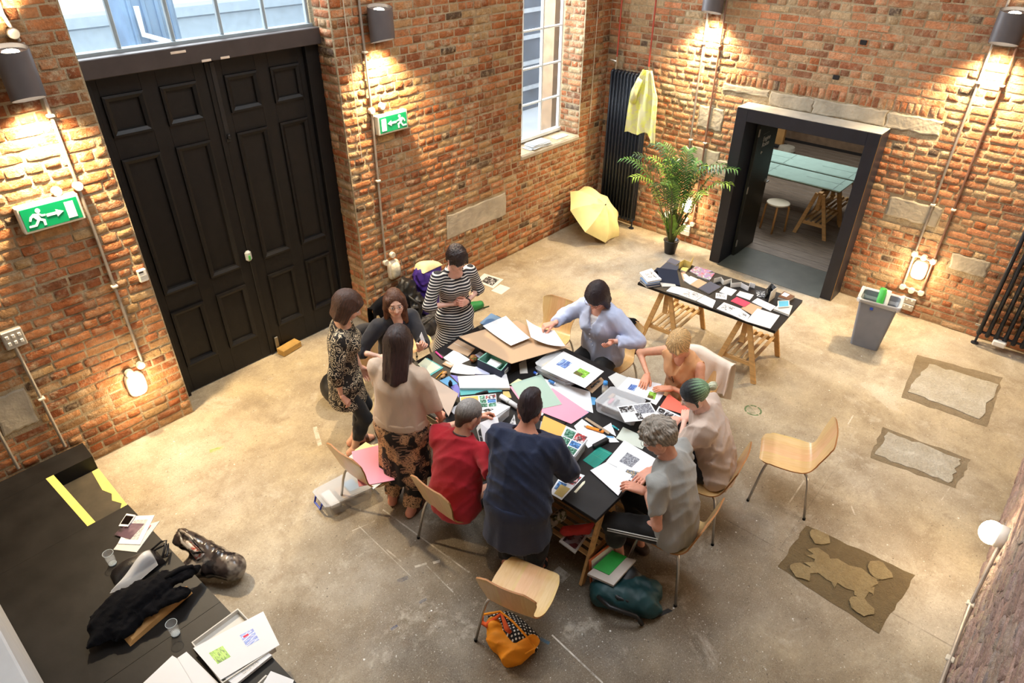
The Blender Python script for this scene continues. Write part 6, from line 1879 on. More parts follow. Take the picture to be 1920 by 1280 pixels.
def wallbox(q, z, h, t, m_out, m_in, parent):
    c = np.mean([np.array(p_) for p_ in q], 0)
    inn = [tuple(np.array(p_)+(c-np.array(p_))*t/np.linalg.norm(c[:2]-np.array(p_)[:2])) for p_ in q]
    n = 4
    lo = zset(q, z); hi = zset(q, z+h); hi2 = zset(inn, z+h); lo2 = zset(inn, z+.004)
    part('case', MB().add(lo+hi, [[0, 3, 2, 1]]+[[i, (i+1) % n, n+(i+1) % n, n+i] for i in range(n)]), m_out, parent)
    part('lining', MB().add(hi+hi2+lo2, [[i, (i+1) % n, n+(i+1) % n, n+i] for i in range(n)]+[[n+i, n+(i+1) % n, 2*n+(i+1) % n, 2*n+i] for i in range(n)]+[[8, 9, 10, 11]]), m_in, parent)
wallbox(bx, T0, .105, .012, NAVYB, mat('sea_green_lining', srgb(120, 178, 160), .7), gb)
lq = [lerp4(bx, .15, -.012), lerp4(bx, .85, -.012)]
part('label', MB().box(((bx[2][0]+bx[3][0])/2, (bx[2][1]+bx[3][1])/2-.003, .775), (.07, .006, .04), Matrix.Rotation(math.atan2(bx[2][1]-bx[3][1], bx[2][0]-bx[3][0]), 3, 'Z')), P_TEXT, gb)
sheet('white_paper', 'folded white paper inside the green lined box', 'paper', [lerp4(bx, .2, .25), lerp4(bx, .75, .2), lerp4(bx, .8, .7), lerp4(bx, .25, .65)], .77, .02, WHITE)
sheet('envelope', 'open pale envelope beside the green lined box', 'envelope', [(3.791,3.266,0.730), (3.888,3.265,0.730), (3.733,3.111,0.730), (3.681,3.158,0.730)], T0, .004, OFFW, [(.0, .45, 1, .5, LGREY, 'flap')])
sb_ = thing('string_ball', 'ball of multicoloured string beside the green lined box', 'string ball', (3.537,3.597,0.730))
part('ball', MB().sphere((0, 0, .034), .034, 18, 12), mat('tan_string', srgb(160, 120, 70), .9, var=.5, scale=60), sb_, True)
for k in range(9):
    R = Euler((k*.9, k*1.7, k*.4)).to_matrix()
    part('strand', MB().tube([R @ Vector((.0345*cos(a), .0345*sin(a), 0))+Vector((0, 0, .036)) for a in np.linspace(0, 2*pi, 21)], .0022, 5), (mat('red_string', srgb(170, 50, 40), .9), mat('green_string', srgb(90, 120, 60), .9), MATS['tan_string'])[k % 3], sb_)
def stick(name, label, cat, a, b_, r_, m, tip=None, group=None):
    a, b_ = Vector(a), Vector(b_)
    t = thing(name, label, cat, a, 0, group); d = b_-a
    up_ = Vector((0, 0, r_))
    part('shaft', MB().tube([up_, up_+d*.9], r_, 8), m, t, True)
    part('tip', MB().tube([up_+d*.9, up_+d], [r_, r_*.25], 8), tip or BLACKC, t, True)
    return t
stick('pencil', 'thick pink marker on the far corner of the work table', 'marker', (3.403,3.957,0.730), (3.372,3.817,0.730), .010, mat('hot_pink_plastic', srgb(232, 84, 160), .4))
stick('pencil', 'yellow pencil by the wooden tool on the far table', 'pencil', (3.127,3.659,0.730), (3.261,3.694,0.730), .005, mat('yellow_pencil', srgb(224, 160, 40), .5))
tag(link('wooden_tool', MB().sphere(np.array((3.224,3.651,0.745)), (.028, .018, .014), 12, 8).sphere(np.array((3.180,3.626,0.745)), (.03, .016, .013), 12, 8).mesh('wooden_tool', mat('tan_wood', srgb(196, 146, 92), .5), True)), 'pair of turned wooden bookbinding tools beside the yellow pencil', 'tool')
sheet('notepad', 'small beige block with ruled label on the far table edge', 'notepad', [(3.308,3.771,0.730), (3.366,3.781,0.730), (3.380,3.684,0.730), (3.318,3.672,0.730)], T0, .012, KRAFT, [(.5, .1, .95, .9, P_TEXT, 'label')])
sheet('board', 'teal board under the pale green sheet at the left end', 'board', [(3.290,3.955,0.730), (3.286,3.730,0.730), (3.117,3.725,0.730), (3.138,3.894,0.730)], T0, .004, TEALP)
sheet('green_paper', 'pale green sheet at the left end of the table', 'paper', [(3.278,3.962,0.730), (3.271,3.747,0.730), (3.124,3.746,0.730), (3.163,3.936,0.730)], T0+.004, .002, LGREEN)
sheet('grey_board', 'grey board held by the woman in the beige cardigan', 'board', [(3.044,3.742,0.800), (3.067,3.651,0.800), (3.057,3.301,0.800), (2.795,3.148,0.860)], .79, .004, GBOARD)
sheet('violet_card', 'violet card peeping from under the white folded sheets', 'card', [(3.252,3.610,0.730), (3.277,3.560,0.730), (3.282,3.487,0.730), (3.217,3.473,0.730)], T0, .002, VIOLET)
sheet('violet_card', 'second violet card beside the held grey board', 'card', [(3.133,3.480,0.730), (3.201,3.469,0.730), (3.168,3.399,0.730), (3.074,3.316,0.730)], T0, .002, VIOLET)
sheet('blue_board', 'blue board edge beside the small dark ink bottle', 'board', [(3.128,3.614,0.730), (3.230,3.600,0.730), (3.204,3.466,0.730), (3.124,3.490,0.730)], T0, .003, BLUEC)
tag(link('ink_bottle', MB().lathe([(0, 0), (.018, 0), (.018, .03), (.010, .038), (.010, .05), (0, .05)], (3.145,3.493,0.733), 14).mesh('ink_bottle', BLACKC, True)), 'small dark ink bottle at the middle left of the table', 'bottle')
sheet('folded_paper', 'crumpled white folded sheets in front of the green lined box', 'paper', [(3.413,3.706,0.730), (3.472,3.502,0.730), (3.388,3.432,0.730), (3.265,3.622,0.730)], T0+.003, .006, WHITE, curl=.012)
sheet('folded_paper', 'lilac tinted folded card beside the crumpled white sheets', 'card', [(3.482,3.514,0.730), (3.510,3.365,0.730), (3.477,3.339,0.730), (3.395,3.440,0.730)], T0, .016, LILAC)
sheet('teal_folder', 'teal folder under the big white folder', 'folder', [(3.165,3.402,0.730), (3.433,3.148,0.730), (3.381,3.101,0.730), (3.102,3.326,0.730)], T0, .006, TEALP)
sheet('white_folder', 'big white folder with a narrow flap in the middle of the table', 'folder', [(3.256,3.516,0.730), (3.569,3.219,0.730), (3.439,3.061,0.730), (3.150,3.381,0.730)], T0+.007, .022, WHITE, [(.78, .0, .785, 1, LGREY, 'fold')])
tag(link('stapler', MB().beam((3.172,3.221,0.750), (3.283,3.174,0.750), .03, .022, (0, 0, 1), .006).beam((3.168,3.205,0.772), (3.254,3.169,0.772), .024, .016, (0, 0, 1), .006).mesh('stapler', BLACKC)), 'black stapler in front of the teal folder', 'stapler')
sheet('gold_card', 'dull gold card right of the white folder', 'card', [(3.391,3.099,0.730), (3.426,3.061,0.730), (3.374,2.985,0.730), (3.325,3.039,0.730)], T0, .002, GOLDC)
rt = thing('paper_roll', 'white paper roll lying behind the dark haired woman', 'roll', (3.300,3.039,0.750))
part('tube', MB().tube([(0, 0, .012), tuple(np.array((3.285,2.835,0.762))-np.array((3.300,3.039,0.750)))], .022, 14), WHITE, rt, True)
part('band', MB().tube([tuple((np.array((3.285,2.835,0.762))-np.array((3.300,3.039,0.750)))*t_+np.array((0, 0, .012*(1-t_)))) for t_ in (.4, .55)], .0226, 14), LGREY, rt, True)
# plastic storage boxes
CLEAR = glassy('clear_plastic', (.86, .88, .92), .18, .42)
HANDLE = mat('blue_clip_plastic', srgb(50, 70, 170), .4)
def clear_box(label, q, z, h, fill=(), handles=True, lid=True, cat='storage box', taper=.93, hcol=None):
    t = thing('storage_box', label, cat, tuple(np.mean([np.array(p_) for p_ in q], 0)*np.array((1, 1, 0))+np.array((0, 0, z))))
    o = np.array(t.location)
    q = [np.array((p_[0]-o[0], p_[1]-o[1], 0)) for p_ in q]
    def loop(s_, zz):
        out = []
        for i in range(4):
            a, p_, b_ = q[i-1]*s_, q[i]*s_, q[(i+1) % 4]*s_
            for k in (.08, .0): 
                pass
            pa, pb_ = p_+(a-p_)*.07, p_+(b_-p_)*.07
            out += [tuple(pa+np.array((0, 0, zz))), tuple(pb_+np.array((0, 0, zz)))]
        return out
    part('tub', shell([loop(taper, 0), loop(.975, h*.86), loop(1.0, h*.87), loop(1.0, h*.92)], True), CLEAR, t)
    if lid: part('lid', shell([loop(1.01, h*.90), loop(1.01, h*.97), loop(.9, h), loop(.86, h*.985)], False, True), CLEAR, t)
    if handles:
        for (i, j) in ((0, 1), (2, 3)):
            m_ = (q[i]+q[j])/2; d = (q[j]-q[i]); n_ = unit(m_)
            part('clip', MB().tube([tuple(m_*1.0-d*.22+np.array((0, 0, h*.9))), tuple(m_+n_*.02-d*.2+np.array((0, 0, h*.5))), tuple(m_+n_*.02+d*.2+np.array((0, 0, h*.5))), tuple(m_*1.0+d*.22+np.array((0, 0, h*.9)))], .009, 6), hcol or HANDLE, t)
    for (u0, v0, u1, v1, zz, hh, m_, nm) in fill:
        pq = [lerp4([x*.9 for x in q], *uv) for uv in ((u0, v0), (u1, v0), (u1, v1), (u0, v1))]
        part(nm, MB().slab([(x[0], x[1], zz) for x in pq], hh), m_, t)
    return t
clear_box('clear plastic box topped by white paper, beside the man in red', [(2.949,3.006,0.820), (3.184,2.966,0.820), (3.203,2.839,0.820), (3.006,2.823,0.820)], T0, .085, [(.1, .1, .9, .9, .01, .05, OFFW, 'contents')], False)
sheet('print_sheet', 'sheet with an orange panel and six small photos beside the man in red', 'print', [(3.012,3.236,0.820), (3.244,3.044,0.820), (3.118,2.914,0.820), (2.894,3.111,0.820)], T0+.088, .002, WHITE,
      [(.02, .04, .50, .95, ORANGE, 'orange_panel'), (.54, .06, .68, .34, P_TREE, 'photo'), (.70, .06, .98, .34, P_RED, 'photo'), (.54, .38, .72, .64, P_TREE, 'photo'), (.75, .38, .98, .64, P_BLUE, 'photo'), (.54, .68, .74, .92, P_TREE, 'photo'), (.77, .68, .98, .92, P_TREE, 'photo')])
sheet('white_paper', 'white sheet with a dark photo lying under the six photo print', 'paper', [(2.980,3.019,0.820), (3.154,2.961,0.820), (3.200,2.842,0.820), (3.003,2.853,0.820)], T0+.0855, .002, WHITE, [(.12, .2, .5, .5, P_BW, 'photo')])
# --- coloured sheets in the middle
sheet('pale_yellow_paper', 'pale yellow sheet showing behind the sage green paper', 'paper', [(3.500,3.121,0.730), (3.614,3.121,0.730), (3.719,2.404,0.730), (3.664,2.425,0.730)], T0, .002, LYEL)
sheet('white_paper', 'large white sheet beneath the pink paper on the right', 'paper', [(3.755,2.987,0.730), (3.889,2.539,0.730), (3.673,2.348,0.730), (3.606,2.687,0.730)], T0+.002, .002, WHITE)
sheet('blue_paper', 'blue paper corner showing under the pink sheet', 'paper', [(3.554,2.384,0.730), (3.655,2.377,0.730), (3.701,2.442,0.730), (3.562,2.442,0.730)], T0, .0015, BLUEC)
sheet('blue_paper', 'blue paper corner beside the clear stationery box', 'paper', [(3.836,2.494,0.730), (3.856,2.451,0.730), (3.773,2.402,0.730), (3.754,2.424,0.730)], T0, .0015, BLUEC)
sheet('pink_paper', 'large pink sheet in the middle of the work table', 'paper', [(3.476,3.100,0.730), (3.708,2.802,0.730), (3.651,2.377,0.730), (3.440,2.399,0.730), (3.389,2.694,0.730), (3.381,2.896,0.730)], T0+.0045, .002, PINK)
sheet('sage_paper', 'large sage green sheet lying on the pink one', 'paper', [(3.506,3.115,0.730), (3.793,3.007,0.730), (3.585,2.606,0.730), (3.378,2.722,0.730), (3.382,2.874,0.730)], T0+.007, .002, SAGE)
# --- right side: organiser cases under a two photo print
q1 = [(3.781,3.080,0.780), (4.079,3.091,0.780), (4.104,2.634,0.780), (3.798,2.711,0.780)]
clear_box('lower clear organiser case under the two photo print', q1, T0, .05, [(.1, .1, .5, .9, .01, .02, KRAFT, 'contents'), (.6, .1, .9, .8, .01, .02, LGREY, 'contents')], False)
clear_box('upper clear organiser case under the two photo print', q1, T0+.0505, .05, [(.1, .1, .5, .6, .01, .02, GOLDC, 'contents'), (.55, .2, .9, .9, .01, .02, BLUEC, 'contents')], True, hcol=BLACKC)
PR2 = [(3.758,2.982,0.840), (4.099,2.999,0.840), (4.090,2.545,0.840), (3.788,2.526,0.840)]
sheet('print_sheet', 'white print with a sea photo and a leaf photo lying on the organiser cases', 'print', PR2, T0+.104, .002, WHITE, [(.38, .15, .72, .37, P_SEA, 'photo'), (.35, .58, .68, .82, P_LEAF, 'photo'), (.35, .57, .50, .74, P_DARKR, 'photo')])
sheet('print_sheet', 'grey patterned print half covered by the two photo print', 'print', [(3.905,2.647,0.730), (4.094,2.634,0.730), (4.064,2.558,0.730), (3.889,2.539,0.730)], T0, .004, P_BW)
sheet('kraft_card', 'kraft card with small prints beside the blue capped bottle', 'card', [(3.900,2.589,0.730), (4.118,2.586,0.730), (4.093,2.525,0.730), (3.878,2.509,0.730)], T0+.0045, .003, KRAFT, [(.2, .2, .8, .5, P_BW, 'photo')])
for (a, b_, r_, c, lab) in (((3.755,3.057,0.745), (3.751,3.017,0.745), .012, srgb(40, 90, 190), 'blue glue stick by the organiser cases'), ((3.747,2.879,0.745), (3.749,2.808,0.745), .013, srgb(70, 130, 200), 'blue and white glue tube by the organiser cases')):
    stick('glue_stick', lab, 'glue', a, b_, r_, mat('glue_%d' % int(r_*1000), c, .35), WHITE)
gbm = thing('glue_bottle', 'small clear bottle with a bright blue cap', 'bottle', (3.957,2.436,0.730))
part('bottle', MB().lathe([(0, 0), (.024, 0), (.026, .01), (.026, .075), (.015, .095), (.015, .10)], (0, 0, 0), 18), CLEAR, gbm, True)
part('glue', MB().lathe([(0, .003), (.022, .003), (.022, .045), (0, .045)], (0, 0, 0), 16), mat('cream_glue', srgb(230, 214, 160), .4), gbm, True)
part('cap', MB().lathe([(0, .125), (.019, .125), (.020, .10), (.020, .098), (0, .098)], (0, 0, 0), 18), mat('bright_blue_cap', srgb(70, 150, 220), .4), gbm, True)
sheet('light_grey_paper', 'light grey sheet behind the blonde womans print', 'paper', [(4.168,2.545,0.730), (4.272,2.531,0.730), (4.281,2.409,0.730), (4.076,2.387,0.730)], T0, .002, LGREY)
sheet('print_sheet', 'white print with two small photos under the blonde womans hands', 'print', [(4.285,2.412,0.730), (4.395,2.137,0.730), (4.142,2.037,0.730), (4.073,2.387,0.730)], T0+.003, .002, WHITE, [(.22, .42, .40, .80, P_SEA, 'photo'), (.76, .55, .95, .90, P_LEAF, 'photo'), (.76, .75, .90, .90, P_DARKR, 'photo')])
sheet('white_paper', 'white sheet sticking out under the blonde womans print', 'paper', [(4.279,2.101,0.730), (4.319,2.056,0.730), (4.114,2.019,0.730), (4.114,2.078,0.730)], T0, .002, WHITE, [(.1, .3, .4, .6, P_BW, 'photo')])
clear_box('clear stationery box with pens inside, right side of the work table', [(3.700,2.368,0.800), (3.969,2.381,0.800), (4.012,2.062,0.800), (3.746,1.997,0.800)], T0, .105,
          [(.25, .2, .55, .28, .07, .012, mat('rose_pen', srgb(220, 130, 150), .4), 'pen'), (.3, .35, .6, .42, .07, .012, BLACKC, 'pen'), (.5, .1, .8, .2, .07, .012, KRAFT, 'pen'), (.1, .1, .9, .9, .006, .05, LGREY, 'tray')], False)
sheet('print_sheet', 'tilted sheet of grey photos on the clear stationery box', 'print', [(3.757,2.184,0.850), (3.988,2.014,0.850), (3.859,1.841,0.850), (3.639,2.027,0.850)], T0+.108, .002, WHITE, [(.04, .06, .44, .42, P_BW, 'photo'), (.48, .06, .96, .60, P_GREY, 'photo'), (.40, .55, .56, .92, P_BW, 'photo')])
sheet('coral_paper', 'coral red sheet in front of the green haired woman', 'paper', [(4.315,2.019,0.730), (4.243,1.739,0.730), (4.170,1.740,0.730), (4.110,1.980,0.730)], T0+.003, .002, CORAL)
sheet('print_sheet', 'long strip print of dark photos by the green haired woman', 'print', [(4.119,1.993,0.730), (4.127,1.753,0.730), (3.990,1.756,0.730), (4.017,1.969,0.730)], T0, .002, WHITE, [(.05, .15, .30, .80, P_BW, 'photo'), (.34, .15, .62, .80, P_BW, 'photo'), (.66, .15, .95, .8, P_GREY, 'photo')])
sheet('print_sheet', 'print with green and orange panels at the right table edge', 'print', [(4.022,1.720,0.730), (4.168,1.661,0.730), (3.828,1.600,0.730), (3.822,1.658,0.730)], T0, .003, WHITE, [(.5, .1, .95, .45, P_TREE, 'photo'), (.05, .55, .95, .8, ORANGE, 'orange_panel')])
sheet('kraft_paper', 'pale kraft sheet in front of the curly haired man', 'paper', [(3.716,1.951,0.730), (3.922,1.958,0.730), (4.056,1.832,0.730), (3.768,1.752,0.730)], T0, .002, paper_mat('pale_kraft', srgb(222, 196, 176)))
sheet('white_paper', 'white sheet under the orange cutter', 'paper', [(3.438,2.368,0.730), (3.551,2.372,0.730), (3.513,2.088,0.730), (3.304,2.130,0.730)], T0, .002, WHITE)
ck = thing('craft_knife', 'orange craft knife lying on white paper', 'knife', (3.491,2.287,0.730))
dv = np.array((3.531,2.141,0.730))-np.array((3.491,2.287,0.730)); nv_ = np.array((-dv[1], dv[0], 0))/np.linalg.norm(dv)
part('handle', MB().beam((0, 0, .012), tuple(dv+np.array((0, 0, .012))), .030, .014, (0, 0, 1), .005), mat('orange_plastic', srgb(244, 140, 40), .4), ck)
part('slider', MB().box(tuple(dv*.8+np.array((0, 0, .022))), (.03, .016, .008), None, .003), BLACKC, ck)
part('blade', MB().beam(tuple(-dv*.12+np.array((0, 0, .010))), (0, 0, .010), .012, .002, (0, 0, 1), 0), CHROME, ck)
tag(link('steel_rule', MB().slab([(3.564,2.356,0.733), (3.588,2.354,0.733), (3.567,2.102,0.733), (3.538,2.104,0.733)], .003).mesh('steel_rule', mat('beige_rule', srgb(186, 164, 140), .4, .4))), 'long beige metal ruler beside the orange craft knife', 'ruler')
sheet('white_card', 'small white triangular offcut by the teal pen', 'card', [(3.671,2.169,0.730), (3.564,2.045,0.730), (3.563,2.085,0.730), (3.570,2.185,0.730)], T0, .002, WHITE)
sheet('white_card', 'white card with a blue edge beside the orange knife', 'card', [(3.512,2.106,0.730), (3.544,2.053,0.730), (3.519,1.986,0.730), (3.465,2.040,0.730)], T0+.004, .002, WHITE, [(.0, .0, .9, .28, BLUEC, 'blue_edge')])
stick('pencil', 'teal pen beside the white offcut', 'pen', (3.644,2.136,0.730), (3.631,2.064,0.730), .008, mat('teal_pen', srgb(40, 160, 170), .4), WHITE)
sheet('grey_card', 'pale grey card in the middle of the nearest table', 'card', [(3.693,2.067,0.730), (3.709,1.832,0.730), (3.574,1.810,0.730), (3.542,2.034,0.730)], T0, .003, paper_mat('sage_grey', srgb(208, 214, 202)))
sheet('cutting_mat', 'green cutting mat on the nearest work table', 'cutting mat', [(3.376,2.075,0.730), (3.382,1.957,0.730), (3.158,1.957,0.730), (3.169,2.079,0.730)], T0, .003, MAT_G, [(.08, .08, .92, .09, mat('pale_grid_line', srgb(120, 200, 180), .5), 'grid_line'), (.08, .5, .92, .505, MATS['pale_grid_line'], 'grid_line'), (.08, .08, .085, .92, MATS['pale_grid_line'], 'grid_line'), (.5, .08, .505, .92, MATS['pale_grid_line'], 'grid_line')])
sheet('print_sheet', 'large white print with a grey photo under the curly haired mans hand', 'print', [(3.565,1.970,0.730), (3.549,1.652,0.730), (3.295,1.668,0.730), (3.270,1.937,0.730)], T0+.003, .002, WHITE, [(.28, .34, .66, .78, P_GREY, 'photo')])
sheet('print_sheet', 'white print with a map like photo beneath the mans white sheet', 'print', [(3.304,1.851,0.730), (3.399,1.644,0.730), (3.238,1.649,0.730), (3.198,1.814,0.730)], T0+.006, .002, WHITE, [(.35, .25, .85, .8, P_MOTH, 'photo')])
sheet('white_paper', 'blank white sheet at the near corner of the table', 'paper', [(3.111,1.969,0.730), (3.263,1.932,0.730), (3.278,1.710,0.730), (3.040,1.671,0.730)], T0+.009, .002, WHITE)
# --- near-left: orange photo print on a box, brochures
QN = [(3.263,2.544,0.860), (3.307,2.129,0.860), (3.049,2.082,0.860), (2.993,2.393,0.860)]
clear_box('clear plastic box with dark clips under the orange print', [(3.217,2.530,0.840), (3.290,2.125,0.840), (3.048,2.075,0.840), (2.990,2.382,0.840)], T0, .115, [(.05, .05, .95, .95, .006, .08, LGREY, 'contents')], True, hcol=mat('purple_black_clip', srgb(50, 40, 100), .4))
sheet('print_sheet', 'print with a broad orange panel and photos of trees and a red building', 'print', QN, T0+.118, .002, WHITE,
      [(.0, .0, .50, 1, ORANGE, 'orange_panel'), (.54, .08, .74, .40, P_TREE, 'photo'), (.76, .06, .98, .40, P_RED, 'photo'), (.54, .44, .72, .94, P_TREE, 'photo'), (.75, .44, .97, .66, P_BLUE, 'photo'), (.75, .70, .97, .94, P_TREE, 'photo')])
tag(link('black_box', MB().beam((3.327,2.097,0.750), (3.473,2.064,0.750), .035, .03, (0, 0, 1), .004).mesh('black_box', BLACKC)), 'narrow black box beside the photo print', 'box')
for k, (qq, lab) in enumerate((([(3.080,2.245,0.730), (3.126,2.227,0.730), (3.132,2.188,0.730), (3.038,2.163,0.730)], 'white folded brochure with a blue photo beside the navy top'), ([(3.115,2.214,0.730), (3.148,2.162,0.730), (3.036,2.133,0.730), (3.039,2.178,0.730)], 'second white folded brochure with a grey photo beside the navy top'))):
    sheet('brochure', lab, 'brochure', qq, T0+.002+.012*k, .010, WHITE, [(.15, .25, .6, .85, (P_BLUE, P_GREY)[k], 'photo')])
sheet('print_sheet', 'red and gold print under the navy clad womans hand', 'print', [(3.013,2.125,0.730), (3.049,1.971,0.730), (2.744,1.949,0.730), (2.739,2.056,0.730)], T0, .003, WHITE, [(.15, .08, .45, .4, P_GREY, 'photo'), (.5, .10, .95, .44, P_RED, 'photo'), (.1, .5, .6, .8, P_BLUE, 'photo'), (.3, .58, .9, .94, GOLDC, 'photo')])
bf = thing('bone_folder', 'cream bone folder lying on the bare black table', 'tool', (2.865,1.923,0.730))
dv = np.array((3.006,1.936,0.730))-np.array((2.865,1.923,0.730)); nn = np.array((-dv[1], dv[0], 0))/np.linalg.norm(dv)*.009
part('blade', MB().slab([tuple(-nn), tuple(nn), tuple(dv*.85+nn), tuple(dv*.97+nn*.4), tuple(dv), tuple(dv*.85-nn)], .004), paper_mat('bone', srgb(236, 228, 200)), bf); 
fb = thing('folded_booklet', 'folded booklet with a grey photo held by the man in red', 'booklet', (2.742,2.712,0.740))
o_ = np.array(fb.location)
A_, B_, C_, D_ = [np.array(x)-o_ for x in ((2.853,2.853,0.860), (2.987,2.790,0.880), (2.885,2.640,0.780), (2.779,2.735,0.745))]
def quadslab(q, t_): 
    n_ = unit(np.cross(q[1]-q[0], q[3]-q[0]))*t_
    return MB().add([tuple(x) for x in q]+[tuple(x+n_) for x in q], [[0, 1, 2, 3], [7, 6, 5, 4]]+[[i, 4+i, 4+(i+1) % 4, (i+1) % 4] for i in range(4)])
part('page', quadslab([A_, B_, C_, D_], .002), WHITE, fb)
ph_ = [lerp4([A_, B_, C_, D_], *uv) for uv in ((.18, .35), (.85, .35), (.85, .72), (.18, .72))]
nrm = unit(np.cross(B_-A_, D_-A_)); nrm = nrm if nrm[2] > 0 else -nrm
part('photo', quadslab([x+nrm*.003 for x in ph_], .0008), P_GREY, fb)
E_, F_ = np.array((2.797,2.835,0.850))-o_, np.array((2.733,2.719,0.735))-o_
part('page', quadslab([E_, A_, D_, F_], .002), OFFW, fb)
part('photo', quadslab([lerp4([E_, A_, D_, F_], *uv)+nrm*.004 for uv in ((.2, .2), (.85, .2), (.85, .8), (.2, .8))], .0008), P_BW, fb)
sheet('teal_card', 'turquoise card on the table between the man in red and the navy top', 'card', [(2.722,2.800,0.730), (2.835,2.769,0.730), (2.829,2.656,0.730), (2.740,2.647,0.730)], T0, .003, paper_mat('turquoise', srgb(50, 180, 176)))
sheet('white_booklet', 'curled white booklet behind the navy clad womans shoulder', 'booklet', [(2.777,2.714,0.730), (2.866,2.701,0.730), (2.839,2.645,0.730), (2.741,2.621,0.730)], T0+.004, .012, WHITE, curl=.01)
sheet('white_print', 'small ink printed sheet left of the tied up dark hair', 'print', [(3.072,2.755,0.730), (3.228,2.824,0.730), (3.077,2.659,0.730), (2.978,2.645,0.730)], T0, .002, P_BWL)
sheet('phone_card', 'white card with a black square behind the tied up dark hair', 'card', [(3.314,2.691,0.730), (3.391,2.686,0.730), (3.391,2.644,0.730), (3.302,2.629,0.730)], T0+.003, .004, WHITE, [(.4, .1, .8, .6, BLACKC, 'black_square')])
sheet('white_card', 'white note held up by the woman in glasses', 'card', [(0, 0, 0), (.05, 0, 0), (.05, .001, .0), (0, .001, 0)], 0, .001, WHITE)
nc = [o for o in bpy.data.objects if o.get('label') == 'white note held up by the woman in glasses'][0]
nc.data = MB().box((0, 0, .05), (.075, .002, .11)).mesh('white_card', WHITE); nc.location = tuple(P2_HAND+np.array((0, 0, -.015))); nc.rotation_euler = (rad(-15), 0, rad(35))
sheet('notebook', 'small white paper pile at the table edge by the beige cardigan', 'notebook', [(2.906,3.263,0.730), (3.008,3.249,0.730), (2.968,3.196,0.730), (2.889,3.186,0.730)], T0, .008, WHITE)

# ============================================================ BOOK TABLE BY THE PORTAL
GB_ = 'small handmade books on the table by the portal'
Z = T0
def book(label, q, m, th=.008, prints=(), z=Z, name='book', cat='book', pages=True):
    q = zset(q, z)
    t = thing(name, label, cat, tuple(np.mean([np.array(x) for x in q], 0)), 0, GB_)
    o = np.array(t.location); q = [np.array(x)-o for x in q]
    if pages and th > .006:
        part('cover', MB().slab([tuple(x) for x in q], .002).slab([tuple(x+np.array((0, 0, th-.002))) for x in q], .002), m, t)
        part('pages', MB().slab([tuple(x*.97+np.array((0, 0, .002))) for x in q], th-.004), OFFW, t)
    else: part('sheet', MB().slab([tuple(x) for x in q], th), m, t)
    for (u0, v0, u1, v1, pm, pn) in prints:
        part(pn, MB().slab([tuple(lerp4(q, *uv)+np.array((0, 0, th))) for uv in ((u0, v0), (u1, v0), (u1, v1), (u0, v1))], .0006), pm, t)
    return t
book('dark blue book at the bottom of the pile on the left corner', [(5.852,3.298,0.730), (6.024,3.259,0.730), (5.930,3.084,0.730), (5.795,3.171,0.730)], NAVYB, .018)
book('blue book in the middle of the pile on the left corner', [(5.882,3.321,0.730), (6.068,3.287,0.730), (5.954,3.105,0.730), (5.801,3.189,0.730)], BLUEG, .018, z=Z+.0185)
book('white drawn book topmost of the pile on the left corner', [(5.954,3.374,0.730), (6.131,3.326,0.730), (5.985,3.107,0.730), (5.826,3.188,0.730)], WHITE, .02, [(.2, .2, .8, .8, P_BWL, 'drawing')], z=Z+.037)
book('long white spiral book in front of the navy box', [(5.980,3.121,0.730), (6.060,2.977,0.730), (6.025,2.943,0.730), (5.925,3.053,0.730)], OFFW, .012)
book('far dark navy book on the back left corner', [(6.480,3.331,0.730), (6.591,3.346,0.730), (6.587,3.214,0.730), (6.473,3.204,0.730)], SLATE, .012)
book('near dark navy book on the back left corner', [(6.275,3.301,0.730), (6.452,3.321,0.730), (6.456,3.155,0.730), (6.358,3.123,0.730)], NAVYB, .014)
nb = thing('display_box', 'navy box lid standing tilted among the small books', 'box', tuple(np.mean([np.array((5.962,3.103,0.730)), np.array((6.100,2.933,0.730))], 0)), 0, GB_)
o = np.array(nb.location); a, b_ = np.array((5.995,3.123,0.730))-o, np.array((6.087,2.923,0.730))-o; back = np.array((.06, .10, 0)); up_ = np.array((0, 0, .13))
part('lid', quadslab([a, b_, b_+back+up_, a+back+up_], .012), NAVYB, nb); part('prop', quadslab([a+back*1.9, b_+back*1.9, b_+back+up_*.97, a+back+up_*.97], .006), SLATE, nb)
sheet('pink_print', 'red and white card tucked behind the navy box lid', 'card', [(6.094,3.239,0.730), (6.232,3.281,0.730), (6.241,3.251,0.730), (6.031,3.138,0.730)], Z, .002, P_RED)
def zigzag(label, pts, h, m, prints=None, th=.003):
    """standing accordion fold: bases pts, panel height h"""
    t = thing('accordion_book', label, 'book', tuple(np.mean([np.array(x) for x in pts], 0)), 0, GB_)
    o = np.array(t.location); P_ = [np.array(x)-o for x in pts]
    for i in range(len(P_)-1):
        a, b_ = P_[i], P_[i+1]; u_ = np.array((0, 0, h))
        part('panel', quadslab([a, b_, b_+u_, a+u_], th), m if not prints else prints[i % len(prints)], t)
    return t
YC = paper_mat('straw_yellow', srgb(226, 204, 120))
zigzag('straw yellow accordion book standing on the back edge', [(6.429,3.144,0.730), (6.527,3.137,0.730), (6.520,3.104,0.730), (6.513,3.052,0.730), (6.656,3.097,0.730)], .085, YC)
book('small straw yellow box beside the accordion book', [(6.395,3.103,0.730), (6.466,3.116,0.730), (6.490,3.049,0.730), (6.389,3.030,0.730)], YC, .02)
book('collage printed sheet on the back edge', [(6.452,3.020,0.730), (6.617,3.030,0.730), (6.634,2.820,0.730), (6.432,2.917,0.730)], P_COL, .004)
book('second collage printed booklet in front of the first', [(6.391,2.894,0.730), (6.524,2.910,0.730), (6.595,2.777,0.730), (6.401,2.739,0.730)], P_COL, .012)
